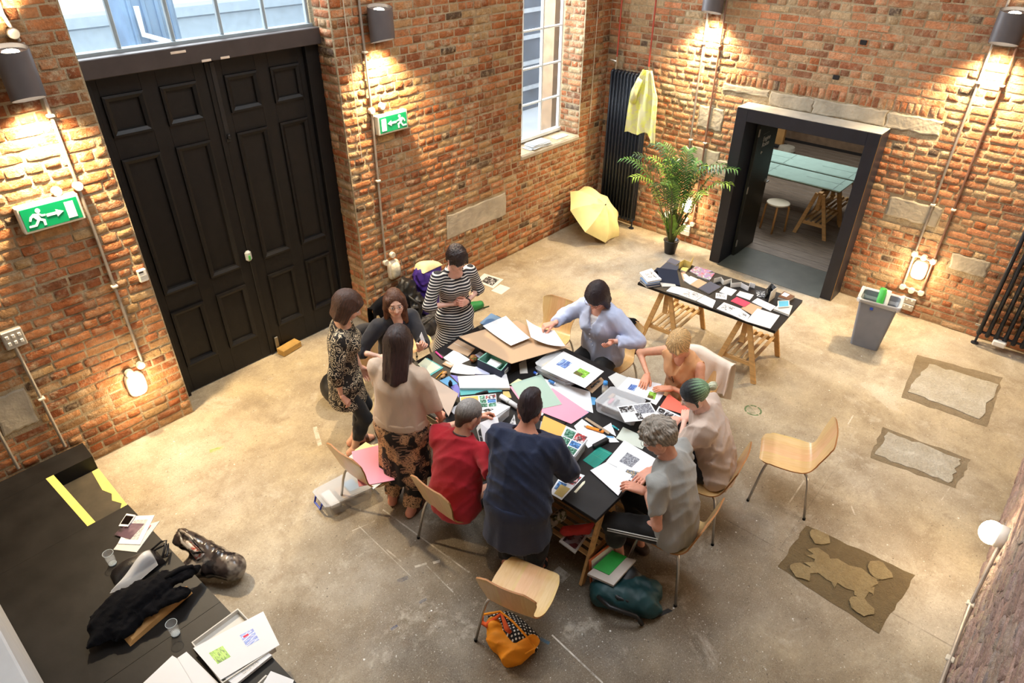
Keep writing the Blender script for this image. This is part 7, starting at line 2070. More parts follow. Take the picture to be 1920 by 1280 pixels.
book('orange and white leaflet beside the navy lid', [(6.361,3.073,0.730), (6.389,3.051,0.730), (6.330,2.953,0.730), (6.191,2.944,0.730)], paper_mat('salmon', srgb(236, 160, 130)), .003, [(.3, .3, 1, 1, WHITE, 'panel')])
book('pale grey open book', [(6.209,2.962,0.730), (6.350,2.946,0.730), (6.336,2.841,0.730), (6.168,2.851,0.730)], LGREY, .010)
book('kraft covered open book beside the pale grey one', [(6.168,2.851,0.730), (6.349,2.845,0.730), (6.332,2.733,0.730), (6.152,2.743,0.730)], KRAFT, .010)
book('slate coloured book in the middle of the table', [(6.152,2.743,0.730), (6.378,2.720,0.730), (6.350,2.575,0.730), (6.123,2.598,0.730)], SLATE, .012)
zigzag('white accordion book standing along the back edge', [(6.391,2.687,0.730), (6.478,2.647,0.730), (6.418,2.584,0.730), (6.520,2.545,0.730), (6.422,2.496,0.730), (6.514,2.423,0.730)], .055, OFFW)
zigzag('second white accordion book, zigzag near the back edge', [(6.503,2.418,0.730), (6.477,2.321,0.730), (6.576,2.355,0.730), (6.582,2.295,0.730)], .055, WHITE)
book('plain white card in the middle of the table', [(6.241,2.538,0.730), (6.400,2.556,0.730), (6.406,2.416,0.730), (6.251,2.404,0.730)], WHITE, .004)
tc = book('white card of black capital letters', [(6.198,2.557,0.730), (6.247,2.450,0.730), (6.140,2.403,0.730), (6.095,2.507,0.730)], WHITE, .005)
qq = [np.array(x) for x in zset([(6.095,2.507,0.730), (6.140,2.403,0.730), (6.247,2.450,0.730), (6.198,2.557,0.730)], Z)]
ux = unit(qq[1]-qq[0]); uy = unit(qq[3]-qq[0]); oo = lerp4(qq, .06, .58)-np.array(tc.location)
sc_ = np.linalg.norm(qq[1]-qq[0])
letters('lettering', 'ABPY\nFLEYA', .30*sc_, tc, Matrix(((ux[0], uy[0], 0, oo[0]), (ux[1], uy[1], 0, oo[1]), (0, 0, 1, .0055), (0, 0, 0, 1))), BLACKC, spacing=.9)
book('white open pamphlet with a raised fold', [(6.297,2.371,0.730), (6.406,2.381,0.730), (6.429,2.233,0.730), (6.297,2.217,0.730)], WHITE, .006, [(.3, .2, .8, .6, LGREY, 'fold')])
book('red book in the front middle of the table', [(6.140,2.355,0.730), (6.262,2.347,0.730), (6.242,2.183,0.730), (6.123,2.192,0.730)], REDC, .008)
book('left leaf of the long white concertina on the front edge', [(5.869,2.972,0.730), (6.028,2.983,0.730), (6.062,2.831,0.730), (5.897,2.829,0.730)], WHITE, .008)
book('engraved middle leaf of the long white concertina on the front edge', [(5.890,2.825,0.730), (6.063,2.829,0.730), (6.057,2.624,0.730), (5.891,2.629,0.730)], OFFW, .010, [(.1, .12, .9, .88, P_BWL, 'print')])
book('right leaf of the long white concertina on the front edge', [(5.898,2.623,0.730), (6.061,2.620,0.730), (6.038,2.475,0.730), (5.878,2.428,0.730)], WHITE, .008)
book('black card at the front edge', [(5.930,2.470,0.730), (6.066,2.495,0.730), (6.049,2.412,0.730), (5.897,2.398,0.730)], BLACKC, .004)
book('white open book with a bold black print', [(5.897,2.391,0.730), (6.065,2.395,0.730), (6.063,2.199,0.730), (5.891,2.222,0.730)], WHITE, .008, [(.2, .15, .8, .75, P_BWL, 'print')])
book('right page of the open book with a small black print', [(5.891,2.222,0.730), (6.059,2.197,0.730), (6.002,2.075,0.730), (5.872,2.056,0.730)], WHITE, .007, [(.2, .3, .8, .8, P_BWL, 'print')])
book('kraft card between the red book and the big white sheet', [(6.078,2.209,0.730), (6.249,2.192,0.730), (6.238,2.049,0.730), (6.030,2.053,0.730)], KRAFT, .004)
book('big white sheet on the near right corner', [(5.872,2.056,0.730), (6.187,2.079,0.730), (6.207,1.849,0.730), (5.905,1.815,0.730)], WHITE, .006)
book('white folded card with a small grey print', [(6.274,2.182,0.730), (6.394,2.175,0.730), (6.354,1.954,0.730), (6.232,1.958,0.730)], WHITE, .006, [(.35, .3, .6, .7, LGREY, 'print')])
book('lower white book under the blue printed one', [(6.266,1.943,0.730), (6.449,1.938,0.730), (6.462,1.825,0.730), (6.258,1.776,0.730)], OFFW, .02)
book('blue printed book on top at the right end', [(6.301,1.912,0.730), (6.431,1.975,0.730), (6.520,1.887,0.730), (6.396,1.832,0.730)], OFFW, .014, [(.08, .08, .92, .92, paper_mat('sky_print', srgb(90, 178, 212)), 'cover_print')], z=Z+.0205)
book('brown box with white paper at the right end', [(6.521,2.011,0.730), (6.679,2.011,0.730), (6.654,1.881,0.730), (6.530,1.900,0.730)], BROWNC, .03, [(.35, .1, .9, .6, WHITE, 'paper')])
book('small black and white card in front of the standing book', [(6.535,2.263,0.730), (6.588,2.180,0.730), (6.465,2.124,0.730), (6.421,2.190,0.730)], P_BW, .004)
zigzag('tall open book of black and white prints standing upright', [(6.439,2.119,0.730), (6.586,2.130,0.730), (6.535,2.047,0.730), (6.393,2.050,0.730)], .125, WHITE, [P_BW, P_BW, OFFW])

# ============================================================ STAGE THINGS
SH = STAGE_H
GS = 'papers on the black stage'
sheet('paper_pile', 'white pamphlets fanned on the black stage, underneath', 'papers', [(0.512,4.344,0.270), (0.661,4.453,0.270), (0.862,4.359,0.270), (0.615,4.194,0.270)], SH, .006, OFFW, [(.6, .3, .95, .8, P_RED, 'print')])
sheet('paper_pile', 'white pamphlet with a ruled frame lying on the stage pile', 'papers', [(0.555,4.370,0.270), (0.740,4.560,0.270), (0.860,4.440,0.270), (0.661,4.240,0.270)], SH+.0062, .006, WHITE, [(.15, .2, .85, .8, P_TEXT, 'print')])
sheet('flyer', 'dark plum printed flyer on the stage pile', 'flyer', [(0.571,4.472,0.270), (0.673,4.529,0.270), (0.769,4.410,0.270), (0.632,4.339,0.270)], SH+.0124, .002, photo('plum_flyer', [srgb(124, 100, 112), srgb(90, 64, 80), srgb(40, 30, 36)], 4), [(.6, .1, .8, .35, P_RED, 'emblem')])
ph = thing('phone', 'white phone with a black screen on the stage papers', 'phone', tuple(np.array((0.691,4.527,0.290))), 0)
q = [np.array(x)-np.array(ph.location) for x in ((0.627,4.518,0.285), (0.720,4.598,0.285), (0.760,4.532,0.285), (0.671,4.461,0.285))]
part('case', MB().slab([(x[0], x[1], 0) for x in q], .009), mat('white_phone_plastic', srgb(236, 236, 238), .25), ph)
part('screen', MB().slab([(x[0], x[1], .009) for x in [lerp4(q, *uv) for uv in ((.15, .07), (.85, .07), (.85, .93), (.15, .93))]], .0008), mat('black_screen', srgb(10, 10, 12), .1), ph)
GLASS = glassy('tumbler_glass', (.96, .98, 1.0), .02, .12, .9)
WATER = glassy('water', (.85, .92, .96), .02, .2, .8)
def tumbler(label, p_, fill):
    t = thing('glass_tumbler', label, 'glass', p_, 0, 'glass tumblers on the stage')
    part('glass', MB().lathe([(0, .0), (.027, .0), (.033, .10), (.036, .115), (.034, .115), (.031, .10), (.025, .008), (0, .008)], (0, 0, 0), 26), GLASS, t, True)
    part('base', MB().lathe([(0, .0005), (.026, .0005), (.0262, .008), (0, .0078)], (0, 0, 0), 22), mat('thick_glass_base', srgb(190, 206, 214), .05), t, True)
    part('rim', MB().tube([(.035*cos(a), .035*sin(a), .115) for a in np.linspace(0, 2*pi, 25)], .0014, 5, False), mat('glass_edge', srgb(200, 214, 220), .05), t, True)
    if fill: part('water', MB().lathe([(0, .009), (.025, .009), (.0295, fill), (0, fill)], (0, 0, 0), 22), WATER, t, True)
    return t
tumbler('glass tumbler with water beside the papers on the stage', (0.457,4.223,0.270), .06)
tumbler('nearly empty glass tumbler in front of the brown paper bag', (0.500,3.350,0.270), .016)
def pillow(q, z, h, n=18, amp=.0, seed=0, bulge=.6):
    """soft closed lump over the corner loop q"""
    r_ = np.random.default_rng(seed); K = r_.normal(0, 14, (4, 2)); ph_ = r_.uniform(0, 6, 4)
    top_, bot = [], []
    for i in range(n):
        rt_, rb_ = [], []
        for j in range(n):
            u_, v_ = i/(n-1), j/(n-1)
            p_ = lerp4(q, u_, v_); e_ = (max(0.0, 1-abs(2*u_-1)**2.6)*max(0.0, 1-abs(2*v_-1)**2.6))**bulge
            w = sum(np.sin(K[k] @ p_[:2]+ph_[k]) for k in range(4))*amp*min(1, e_*3)
            rt_.append((p_[0], p_[1], z+.004+h*e_+w*(e_ > 0))); rb_.append((p_[0], p_[1], z))
        top_.append(rt_); bot.append(rb_)
    return MB().grid(top_).grid([r[::-1] for r in bot])
LEATHER = mat('black_leather', srgb(26, 24, 26), .38, var=.25, bump=.2, bscale=90)
hb = thing('handbag', 'black leather handbag with looped handles lying on the stage', 'handbag', tuple(np.array((0.577,4.107,0.270))))
o = np.array(hb.location)
q = [np.array(x)-o for x in ((0.399,4.124,0.270), (0.718,4.104,0.270), (0.718,3.950,0.270), (0.383,3.967,0.270))]
mb_ = pillow(q, .0, .10, 16, .004, 2, .35); part('body', mb_, LEATHER, hb, True)
for (a, b_, hgt) in (((.86, .2), (.98, .9), .10), ((.9, .3), (1.05, 1.0), .06)):
    A_, B_ = lerp4(q, *a), lerp4(q, *b_); out = np.array((0.798,4.051,0.270))-o
    part('handle', MB().tube([tuple(A_+np.array((0, 0, .06))), tuple(A_*.3+out*.7+np.array((0, 0, hgt))), tuple(out*.9+B_*.1+np.array((0, 0, hgt))), tuple(B_*.5+out*.5+np.array((0, 0, hgt*.7))), tuple(B_+np.array((0, 0, .05)))], .008, 7), LEATHER, hb, True)
part('buckle', MB().box(tuple(lerp4(q, .0, 1.0)+np.array((-.01, -.02, .03))), (.012, .03, .03), None, .004), mat('brass_buckle', srgb(150, 120, 60), .3, .8), hb)
tag(link('plastic_bag', pillow([(0.335,3.936,0.270), (0.678,4.018,0.270), (0.660,3.923,0.270), (0.465,3.876,0.270)], SH+.05, .10, 30, .016, 5, .4).mesh('plastic_bag', glassy('crinkled_clear_film', (.92, .93, .95), .2, .6), True)), 'crinkled clear plastic bag between handbag and black coat', 'plastic bag')
tag(link('brown_paper_bag', pillow([(0.257,3.606,0.270), (0.720,3.646,0.270), (0.721,3.559,0.270), (0.264,3.477,0.270)], SH, .05, 18, .003, 6, .3).mesh('brown_paper_bag', mat('brown_kraft_bag', srgb(192, 146, 88), .7, var=.15))), 'brown paper bag lying under the black coat', 'paper bag')
ct = thing('black_coat', 'black coat heaped over the bags on the stage', 'coat', tuple(np.array((0.442,3.714,0.270))))
o = np.array(ct.location); s_ = S(.05); o_in = np.diag((1, 1, 1.6))
pts_ = [((0.137,3.644,0.330), .05), ((0.225,3.705,0.360), .085), ((0.340,3.711,0.400), .09), ((0.459,3.678,0.420), .085), ((0.583,3.664,0.420), .07), ((0.710,3.652,0.410), .055), ((0.798,3.642,0.380), .035)]
for (a_, ra), (b_, rb_) in zip(pts_[:-1], pts_[1:]): s_.c(np.array(a_)-o, np.array(b_)-o, ra, rb_, o_in)
for (a_, b_, ra, rb_) in (((0.148,3.633,0.310), (0.310,3.582,0.330), .05, .07), ((0.294,3.590,0.340), (0.447,3.573,0.380), .075, .06), ((0.453,3.586,0.380), (0.592,3.552,0.380), .06, .045), ((0.576,3.570,0.380), (0.672,3.538,0.340), .045, .03), ((0.290,3.720,0.370), (0.525,3.635,0.430), .05, .05)): s_.c(np.array(a_)-o, np.array(b_)-o, ra, rb_, o_in)
fa, fb_ = folds(.012, 71, 1.5), folds(.006, 72, 3.2)
s_.fold = lambda X: fa(X)+fb_(X)
s_.plane((0, 0, .052), (0, 0, -1))
v_, f_ = grow(s_, .010); link('body', np_mesh('body', v_, f_, mat('black_wool', srgb(14, 14, 18), .95, var=.2, scale=12, bump=.3, bscale=160, spec=.15)), ct)
part('collar', MB().tube([tuple(np.array(x)-o) for x in ((0.620,3.641,0.460), (0.718,3.639,0.460), (0.793,3.630,0.430), (0.802,3.605,0.390))], [.012, .016, .014, .008], 8), MATS['black_wool'], ct, True)
tag(link('tissue', pillow([(0.352,3.615,0.270), (0.510,3.678,0.270), (0.514,3.633,0.270), (0.383,3.580,0.270)], SH+.06, .035, 10, .004, 12).mesh('tissue', MATS['crinkled_clear_film'] if 'crinkled_clear_film' in MATS else WHITE, True)), 'thin clear film trailing from under the coat on the brown bag', 'film')
pb = thing('portfolio_box', 'shallow pale grey box of prints on the stage edge', 'box', tuple(np.array((0.690,2.993,0.270))))
o = np.array(pb.location); q = [np.array(x)-o for x in ((0.533,3.187,0.270), (0.859,3.192,0.270), (0.870,2.756,0.270), (0.529,2.790,0.270))]
wallbox([tuple(x) for x in q], 0, .04, .010, mat('pale_box_card', srgb(206, 196, 180), .8), OFFW, pb)
sheet('print_sheet', 'printed list sticking out of the pale grey box', 'print', [(0.552,2.839,0.300), (0.814,2.809,0.300), (0.831,2.735,0.300), (0.574,2.731,0.300)], SH+.01, .02, WHITE, [(.3, .3, .7, .8, P_TEXT, 'text')])
sheet('print_sheet', 'white print with a striped blue photo and a green photo across the pale grey box', 'print', [(0.521,3.138,0.320), (0.959,3.042,0.320), (0.898,2.750,0.320), (0.532,2.814,0.320)], SH+.042, .002, WHITE, [(.11, .30, .31, .64, P_LEAF, 'photo'), (.57, .28, .77, .62, photo('striped_sea', [srgb(70, 90, 190), srgb(230, 236, 250), srgb(90, 130, 210)], 16, (1, 7, 1)), 'photo'), (.60, .34, .68, .39, REDC, 'photo')])
sheet('white_paper', 'big blank white sheet at the bottom edge of the stage, underneath', 'paper', [(0.205,3.176,0.270), (0.414,3.219,0.270), (0.469,3.026,0.270), (0.485,2.646,0.270), (0.192,2.910,0.270)], SH, .003, WHITE)
sheet('white_paper', 'second blank white sheet overlapping the first at the bottom edge', 'paper', [(0.428,3.177,0.270), (0.486,3.175,0.270), (0.535,2.654,0.270), (0.397,2.713,0.270)], SH+.0032, .003, WHITE)
bx2 = thing('portfolio_box', 'second pale box of white prints cut by the bottom edge', 'box', tuple(np.array((0.727,2.519,0.270))))
o = np.array(bx2.location); wallbox([tuple(np.array(x)-o) for x in ((0.653,2.635,0.270), (0.733,2.646,0.270), (0.828,2.408,0.270), (0.730,2.372,0.270))], 0, .035, .01, MATS['pale_box_card'], OFFW, bx2)
sheet('print_sheet', 'white sheet with a small blue note in the second pale box', 'print', [(0.682,2.603,0.270), (0.767,2.642,0.270), (0.830,2.487,0.270), (0.728,2.406,0.270)], SH+.037, .002, WHITE, [(.1, .1, .25, .25, P_BLUE, 'note')])

# ============================================================ FLOOR THINGS
cbg = thing('carrier_bag', 'glossy patterned carrier bag slumped on the floor by the stage', 'bag', (1.05, 4.05, 0))
q = [np.array(x)-np.array((1.02, 4.05, 0)) for x in ((0.831,4.120,0.020), (0.920,4.305,0.120), (1.054,3.716,0.050), (0.850,3.834,0.000))]
BAGM = photo('carrier_print', [srgb(74, 64, 60), srgb(150, 140, 128), srgb(40, 34, 34)], 5, None, .22)
sdf = S(.05); o = np.array((1.02, 4.05, 0))
a, b_, c_ = np.array((0.883,4.142,0.220))-o, np.array((1.027,3.688,0.120))-o, np.array((0.829,3.932,0.100))-o
sdf.c(a, b_, .07, .085).c(c_, b_, .08, .08); sdf.fold = folds(.006, 50, 1.0); sdf.plane((0, 0, .002), (0, 0, -1)); sdf.plane(a+np.array((0, 0, .03)), (-.5, .2, .9))
v_, f_ = grow(sdf, .012); link('body', np_mesh('body', v_, f_, BAGM), cbg)
part('lip', MB().tube([tuple(np.array(x)-o) for x in ((0.884,4.141,0.300), (0.907,4.002,0.310), (0.915,3.825,0.270), (0.870,3.911,0.240), (0.851,4.053,0.260), (0.884,4.141,0.300))], .012, 6), BAGM, cbg, True)
part('contents', pillow([np.array(x)-o for x in ((0.860,4.106,0.250), (0.904,4.056,0.250), (0.928,3.847,0.220), (0.860,3.875,0.220))], .20, .06, 12, .008, 3), photo('bag_contents', [srgb(230, 220, 214), srgb(200, 90, 70), srgb(240, 236, 230)], 20), cbg, True)
clear_box('long clear storage box with blue clip handles on the floor behind the pink sheet chair', [(1.892,3.903,0.110), (1.857,3.651,0.110), (2.263,3.554,0.110), (2.294,3.851,0.110)], 0, .13, [(.1, .1, .9, .3, .05, .03, WHITE, 'contents'), (.2, .4, .8, .6, .05, .03, KRAFT, 'contents'), (.1, .65, .6, .9, .05, .02, BLUEC, 'contents')], True)
# sheets on the left chair
CZ = .462
sheet('white_card', 'white boards under the pink sheet on the left chair', 'card', [(2.151,3.677,0.462), (2.358,3.711,0.462), (2.306,3.255,0.462), (2.064,3.245,0.462)], CZ, .004, OFFW)
sheet('kraft_card', 'cream board peeping out under the pink sheet on the left chair', 'card', [(2.235,3.703,0.462), (2.360,3.714,0.462), (2.368,3.627,0.462), (2.235,3.632,0.462)], CZ+.0042, .003, LYEL)
sheet('pink_paper', 'pink sheet lying on the seat of the left chair', 'paper', [(2.207,3.705,0.462), (2.431,3.586,0.462), (2.235,3.192,0.462), (2.003,3.344,0.462)], CZ+.008, .003, PINK)
# draped garments
def drape(name, label, cat, P_, m, th=.012):
    """cloth given as a grid of points, thickened"""
    P_ = np.array(P_, float); n = P_.shape
    du = np.gradient(P_, axis=0); dv = np.gradient(P_, axis=1); N_ = np.cross(du, dv); N_ /= (np.linalg.norm(N_, axis=2)[..., None]+1e-9)
    A_ = P_+N_*th/2; B_ = P_-N_*th/2
    mb = MB().grid([list(map(tuple, r_)) for r_ in A_]).grid([list(map(tuple, r_))[::-1] for r_ in B_])
    n0, n1 = n[0], n[1]
    ring = [(i, 0) for i in range(n0)]+[(n0-1, j) for j in range(1, n1)]+[(i, n1-1) for i in range(n0-2, -1, -1)]+[(0, j) for j in range(n1-2, 0, -1)]
    k = len(ring); mb.add([tuple(A_[i, j]) for i, j in ring]+[tuple(B_[i, j]) for i, j in ring], [[i, (i+1) % k, k+(i+1) % k, k+i] for i in range(k)])
    return tag(link(name, mb.mesh(name, m, True)), label, cat)
def over_back(cx, cy, yaw, zt, wid, front, back, seed, amp=.02, backx=-.285):
    """points of a cloth hung over a chair back: down the front, over the top, down behind"""
    a = rad(yaw); F = V3(cos(a), sin(a), 0); L_ = V3(-sin(a), cos(a), 0); r_ = np.random.default_rng(seed); ph_ = r_.uniform(0, 6, 4)
    out = []
    prof = [(.055, zt-front)]+[(.05-.02*t, zt-front*(1-t)) for t in np.linspace(.15, .9, 7)]+[(.02, zt+.012), (-.01, zt+.022), (-.04, zt+.010)]+[(-.05-.035*t, zt-back*t) for t in np.linspace(.1, 1, 9)]
    for i, (x, z) in enumerate(prof):
        row = []
        for j in range(19):
            v = -1+2*j/18
            dz = .05*abs(v)**2.2+.02*sin(3*v+ph_[0])
            w = amp*(sin(9*v+ph_[1])+.6*sin(15*v+ph_[2]))*min(1, abs(z-zt)*6)
            ex = (1+.10*(zt-z))
            p_ = V3(cx, cy, 0)+F*(backx+x+w-(.02 if x < 0 else -.02)*(abs(v) > .9))+L_*v*wid*ex+V3(0, 0, z-dz*(1 if i > 8 else .5))
            row.append(p_)
        out.append(row)
    return out
drape('cream_cloth', 'cream cloth draped over the chair behind the blonde woman', 'cloth', over_back(4.70, 2.00, 180, .815, .235, .30, .42, 3, .016), cloth('cream_linen', srgb(240, 224, 206), .05))
drape('black_coat', 'black coat hung over the chair back between the glasses and striped dress women', 'coat', over_back(3.63, 4.66, -96, .82, .22, .34, .50, 5, .014), MATS['black_wool'])
drape('black_jacket', 'black jacket hung over the chair back behind the pale blue shirt', 'jacket', over_back(4.74, 2.90, 183, .79, .10, .05, .40, 8, .012), MATS['black_wool'])
drape('dark_coat', 'dark coat over the chair back between the paisley tunic and glasses women', 'coat', over_back(3.17, 4.40, -78, .82, .225, .12, .5, 9, .014), cloth('charcoal_wool', srgb(28, 26, 30)))
# yellow garment on the radiator
rows_ = []
r_ = np.random.default_rng(2)
for i in range(20):
    t = i/19; z = 2.33-.83*t; row = []
    wid = .07+.13*min(1, t*3)+.05*t
    for j in range(17):
        v = -1+2*j/16
        row.append(V3(8.352-.02*sin(pi*t)-.022*sin(v*7+t*2)-.014*sin(v*13-t*3)-.03*t*(v*v), 4.99-.02*t-v*wid, z-.05*abs(v)*t-.04*(v > .4)*t+.03*sin(v*5)*t))
    rows_.append(row)
YG = photo('yellow_cotton_print', [srgb(238, 238, 120), srgb(232, 232, 150), srgb(226, 220, 170)], 7, None, .85)
o = drape('yellow_garment', 'bright yellow top hanging from the corner radiator', 'garment', rows_, YG, .014)
part('sleeve', MB().tube([(8.33, 5.06, 2.22), (8.31, 5.12, 2.05), (8.31, 5.14, 1.90)], [.05, .055, .05], 12), YG, o, True)
# newspapers by the wall
sheet('newspaper', 'folded newspaper with a grey photo on the floor by the wall', 'newspaper', [(5.603,5.608,0.000), (5.833,5.670,0.000), (5.885,5.364,0.000), (5.612,5.295,0.000)], .001, .004, OFFW, [(.15, .25, .85, .85, P_BW, 'photo')])
sheet('leaflet', 'cream leaflet on the floor in front of the newspaper', 'leaflet', [(5.552,5.277,0.000), (5.758,5.306,0.000), (5.773,5.140,0.000), (5.568,5.113,0.000)], .001, .002, OFFW, [(.3, .3, .7, .6, LGREY, 'print')])
# bags along the wall
def blob(name, label, cat, prims, m, h=.014, fold=.006, seed=0, k=.04, floor=True, extra=None):
    c = np.mean([np.array(p_[0]) for p_ in prims], 0); c[2] = 0
    s_ = S(k)
    for (a, b_, ra, rb) in prims: s_.c(np.array(a)-c, np.array(b_)-c, ra, rb)
    s_.fold = folds(fold, seed, 1.4)
    if floor: s_.plane((0, 0, .003), (0, 0, -1))
    v_, f_ = grow(s_, h)
    t = thing(name, label, cat, tuple(c)); link('body', np_mesh('body', v_, f_, m), t); return t
t = blob('rucksack', 'black rucksack against the wall behind the woman in glasses', 'bag', [((4.22, 5.52, .16), (4.36, 5.50, .44), .17, .12), ((4.30, 5.42, .12), (4.42, 5.40, .28), .13, .09)], mat('black_nylon', srgb(20, 20, 22), .5, var=.3), seed=4, fold=.020)
part('strap', MB().tube([(-.05, -.16, .48), (.02, -.26, .38), (.02, -.27, .2), (-.05, -.2, .06)], .014, 6), MATS['black_nylon'], t, True)
t = blob('tote_bag', 'purple tote bag with cream cloth at its mouth, against the wall', 'bag', [((4.62, 5.50, .12), (4.62, 5.50, .52), .13, .125), ((4.78, 5.50, .12), (4.76, 5.50, .54), .12, .11)], mat('purple_nylon', srgb(62, 36, 128), .6, var=.2), seed=6, fold=.012)
part('cream_cloth', pillow([np.array(x) for x in ((-.16, -.10, 0), (.15, -.10, 0), (.15, .08, 0), (-.16, .08, 0))], .60, .07, 14, .012, 5), cloth('cream_print_cloth', srgb(222, 206, 160), .2), t, True)
t = blob('dark_holdall', 'dark grey holdall in front of the rucksack by the wall', 'bag', [((4.30, 5.12, .10), (4.58, 5.16, .12), .11, .10)], mat('charcoal_nylon', srgb(40, 38, 42), .6, var=.3), seed=8, fold=.014)
part('strap', MB().tube([(-.1, -.05, .19), (0, -.1, .27), (.12, -.03, .2)], .010, 6), MATS['black_nylon'], t, True)
t = blob('green_bag', 'small green bag on the floor behind the striped dress', 'bag', [((5.02, 5.12, .05), (5.14, 5.08, .05), .065, .05)], mat('green_nylon', srgb(30, 120, 60), .5), seed=9); part('strap', MB().tube([(.08, -.03, .06), (.15, -.08, .01), (.22, -.10, .008)], .007, 5), mat('dark_green_strap', srgb(30, 60, 30), .6), t, True)
tag(link('black_bag', MB().sphere((2.86, 4.86, .16), (.16, .2, .17), 16, 10).mesh('black_bag', MATS['black_nylon'], True)), 'black soft bag on the floor behind the paisley tunic, by the doors', 'bag')
# teal backpack, folder and notebooks at the near table leg
t = blob('backpack', 'teal and black backpack lying on the floor at the near table corner', 'bag', [((2.74, 1.52, .09), (2.86, 1.26, .09), .105, .10), ((2.90, 1.46, .08), (2.98, 1.28, .08), .10, .09), ((2.86, 1.20, .06), (2.90, 1.17, .06), .055, .04)], mat('teal_nylon', srgb(12, 58, 62), .55, var=.25), seed=12)
for dx in (-.05, .05): part('strap', MB().tube([(-.13+dx, .12, .14), (-.16+dx, .0, .165), (-.07+dx, -.16, .12), (-.03+dx, -.2, .02)], .016, 6), MATS['black_nylon'], t, True)
part('flap', pillow([np.array(x) for x in ((-.02, .20, 0), (.22, .16, 0), (.18, -.04, 0), (-.02, -.02, 0))], .13, .06, 12, .006, 4), MATS['black_nylon'], t, True)
part('tab', MB().box((.115, -.08, .14), (.035, .03, .02), Matrix.Rotation(.5, 3, 'Z'), .004), mat('yellow_tab', srgb(220, 220, 90), .5), t)
part('webbing', MB().slab([(.0, -.20, -.0), (.02, -.235, .0), (.17, -.30, .0), (.165, -.265, .0)], .004), MATS['black_nylon'], t)
fo = thing('folder', 'orange brown folder leaning against the near table leg', 'folder', (2.806,1.699,0.000))
o = np.array(fo.location)
a, b_ = np.array((2.786,1.671,0.020))-o, np.array((3.124,1.629,0.020))-o
part('cover', quadslab([a, b_, b_+np.array((-.02, .02, .26)), a+np.array((-.02, .02, .26))], .012), mat('orange_brown_board', srgb(202, 104, 58), .6), fo); part('inner_sheet', quadslab([a+np.array((.015, -.012, 0)), b_+np.array((.015, -.012, 0)), b_+np.array((-.005, .008, .25)), a+np.array((-.005, .008, .25))], .006), OFFW, fo)
SKZ = .205
sk_ = thing('sketchbook', 'grey spiral sketchbook lying on top of the teal backpack', 'sketchbook', tuple(np.array((2.817,1.525,0.205))))
o = np.array(sk_.location); q = [np.array(x)-o for x in ((2.704,1.651,0.205), (2.963,1.631,0.205), (3.041,1.457,0.205), (2.748,1.454,0.205))]
part('pages', MB().slab([tuple(x) for x in q], .018), mat('grey_cover_paper', srgb(196, 186, 176), .7), sk_); part('cover', MB().slab([tuple(x+np.array((0, 0, -.004))) for x in q], .004), BLUEG, sk_)
for k in range(16): part('spiral_ring', MB().tube([tuple(lerp4(q, .985, (k+.5)/16)+np.array((.006*cos(a), 0, .009+.013*sin(a)))) for a in np.linspace(0, 2*pi, 8)], .0015, 4, False), CHROME, sk_)
sheet('notebook', 'bright green notebook on the grey sketchbook', 'notebook', [(2.771,1.650,0.225), (2.991,1.633,0.225), (3.014,1.521,0.225), (2.796,1.526,0.225)], SKZ+.0185, .006, mat('bright_green_cover', srgb(40, 160, 60), .5))
# magazines and cloth on the trestle shelf
sheet('magazine', 'dark magazine on the shelf of the near trestle', 'magazine', [(2.774,1.969,0.245), (2.987,1.984,0.245), (2.980,1.847,0.245), (2.769,1.812,0.245)], .2425, .012, OFFW, [(.12, .1, .95, .9, P_MAG, 'cover')])
sheet('magazine', 'pale magazine behind the dark one on the near trestle shelf', 'magazine', [(2.987,1.984,0.245), (3.056,1.927,0.245), (3.030,1.790,0.245), (2.955,1.829,0.245)], .2425, .008, OFFW)
t = blob('red_cloth', 'red fabric bundle on the shelf of the near trestle', 'cloth', [((2.86, 1.98, .285), (2.98, 1.86, .285), .04, .03), ((2.92, 1.90, .30), (3.02, 1.84, .33), .03, .015)], cloth('coral_red_cotton', srgb(230, 70, 66)), .009, .005, 15, floor=False)
t = blob('olive_cloth', 'olive and white cloth bundle on the shelf under the table', 'cloth', [((2.82, 2.12, .285), (2.96, 2.10, .29), .04, .045)], photo('olive_print', [srgb(110, 104, 60), srgb(60, 60, 40), srgb(200, 190, 170)], 16, None, .9), .010, .005, 16, floor=False)
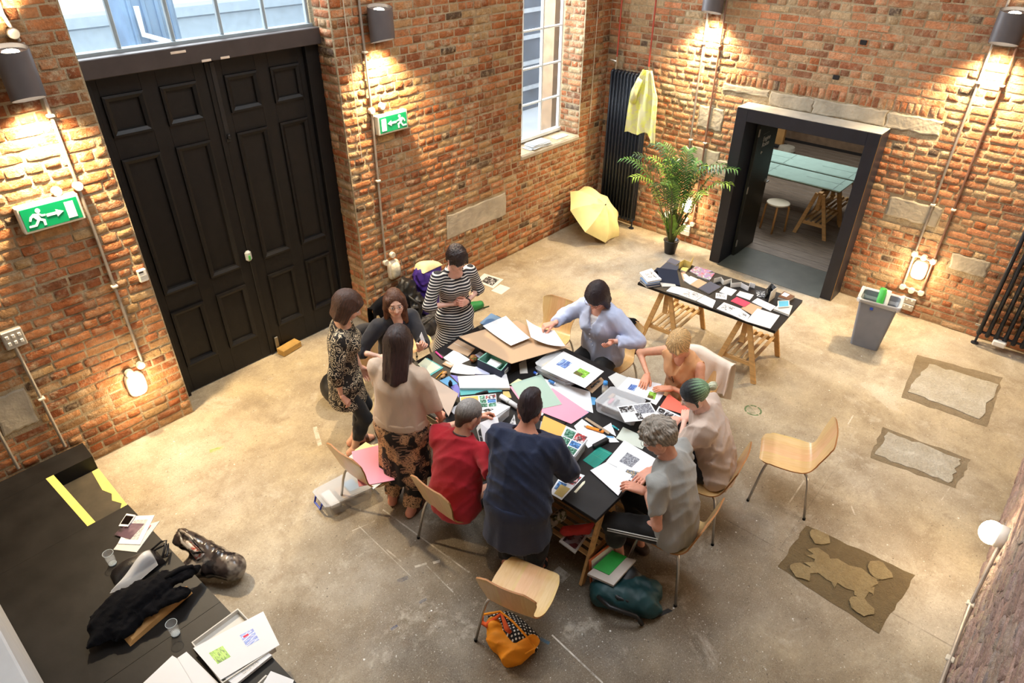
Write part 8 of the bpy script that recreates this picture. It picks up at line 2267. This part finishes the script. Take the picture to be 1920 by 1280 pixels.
# orange polka dot bag under the front chair
ob = thing('shoulder_bag', 'orange cloth bag with a white spotted black lining under the front chair', 'bag', (2.02, 1.74, 0))
def dots():
    m, nt, b = nodes_of('black_white_spot_cotton')
    P = mnode(nt, 'TexCoord').outputs['Object']
    mp = mnode(nt, 'Mapping'); mp.inputs['Scale'].default_value = (1, 1, 1); mp.inputs['Rotation'].default_value = (0, 0, rad(35)); nt.links.new(P, mp.inputs[0])
    v = mnode(nt, 'TexVoronoi'); v.inputs['Scale'].default_value = 42; v.inputs['Randomness'].default_value = 0.0; v.voronoi_dimensions = '2D'; nt.links.new(mp.outputs[0], v.inputs['Vector'])
    k = math_(nt, 'LESS_THAN', v.outputs['Distance'], .27)
    nt.links.new(mix_(nt, k, srgb(28, 26, 28), srgb(236, 234, 228)), b.inputs['Base Color']); b.inputs['Roughness'].default_value = .85
    return m
DOT = dots(); ORB = mat('orange_canvas', srgb(255, 158, 24), .7, var=.06, bump=.2, bscale=40)
o = np.array((2.02, 1.74, 0))
zt = .14
outer = [np.array(x)-o for x in ((1.993,1.981,0.140), (1.907,1.886,0.060), (1.864,1.782,0.030), (1.925,1.693,0.030), (2.014,1.643,0.050), (2.096,1.599,0.140), (2.176,1.656,0.140), (2.204,1.808,0.140), (2.154,1.939,0.140))]
s_ = S(.05); cc = np.mean(outer, 0)
s_.c(outer[0]*.75+cc*.25, outer[3]*.7+cc*.3, .05, .07).c(outer[3]*.7+cc*.3, outer[5]*.75+cc*.25, .07, .05).c(outer[1]*.7+cc*.3, outer[4]*.7+cc*.3, .06, .06)
s_.fold = folds(.008, 60, 1.2); s_.plane((0, 0, .003), (0, 0, -1)); v_, f_ = grow(s_, .010); link('body', np_mesh('body', v_, f_, ORB), ob)
part('lining', pillow([np.array(x)-o for x in ((2.027,1.982,0.150), (2.168,1.901,0.150), (2.097,1.618,0.150), (1.965,1.696,0.150))], .10, .07, 18, .010, 7, .4), DOT, ob, True)
part('lining', pillow([np.array(x)-o for x in ((2.057,2.042,0.120), (2.173,1.956,0.140), (2.187,1.664,0.120), (2.087,1.599,0.120))], .04, .08, 18, .008, 8, .4), DOT, ob, True)
part('edging', MB().tube([tuple(np.array(x)-o) for x in ((1.976,1.999,0.190), (2.069,1.921,0.200), (2.070,1.804,0.200), (2.056,1.682,0.190), (2.041,1.581,0.170), (1.972,1.609,0.150))], .008, 6), ORB, ob, True)
part('strap', MB().tube([tuple(np.array(x)-o) for x in ((1.981,2.005,0.160), (1.963,2.004,0.120), (1.958,1.947,0.140), (2.067,1.909,0.190), (2.008,1.806,0.190), (2.008,1.768,0.180))], [.01, .02, .02, .012, .02, .012], 8), cloth('deep_orange_canvas', srgb(230, 90, 30)), ob, True)
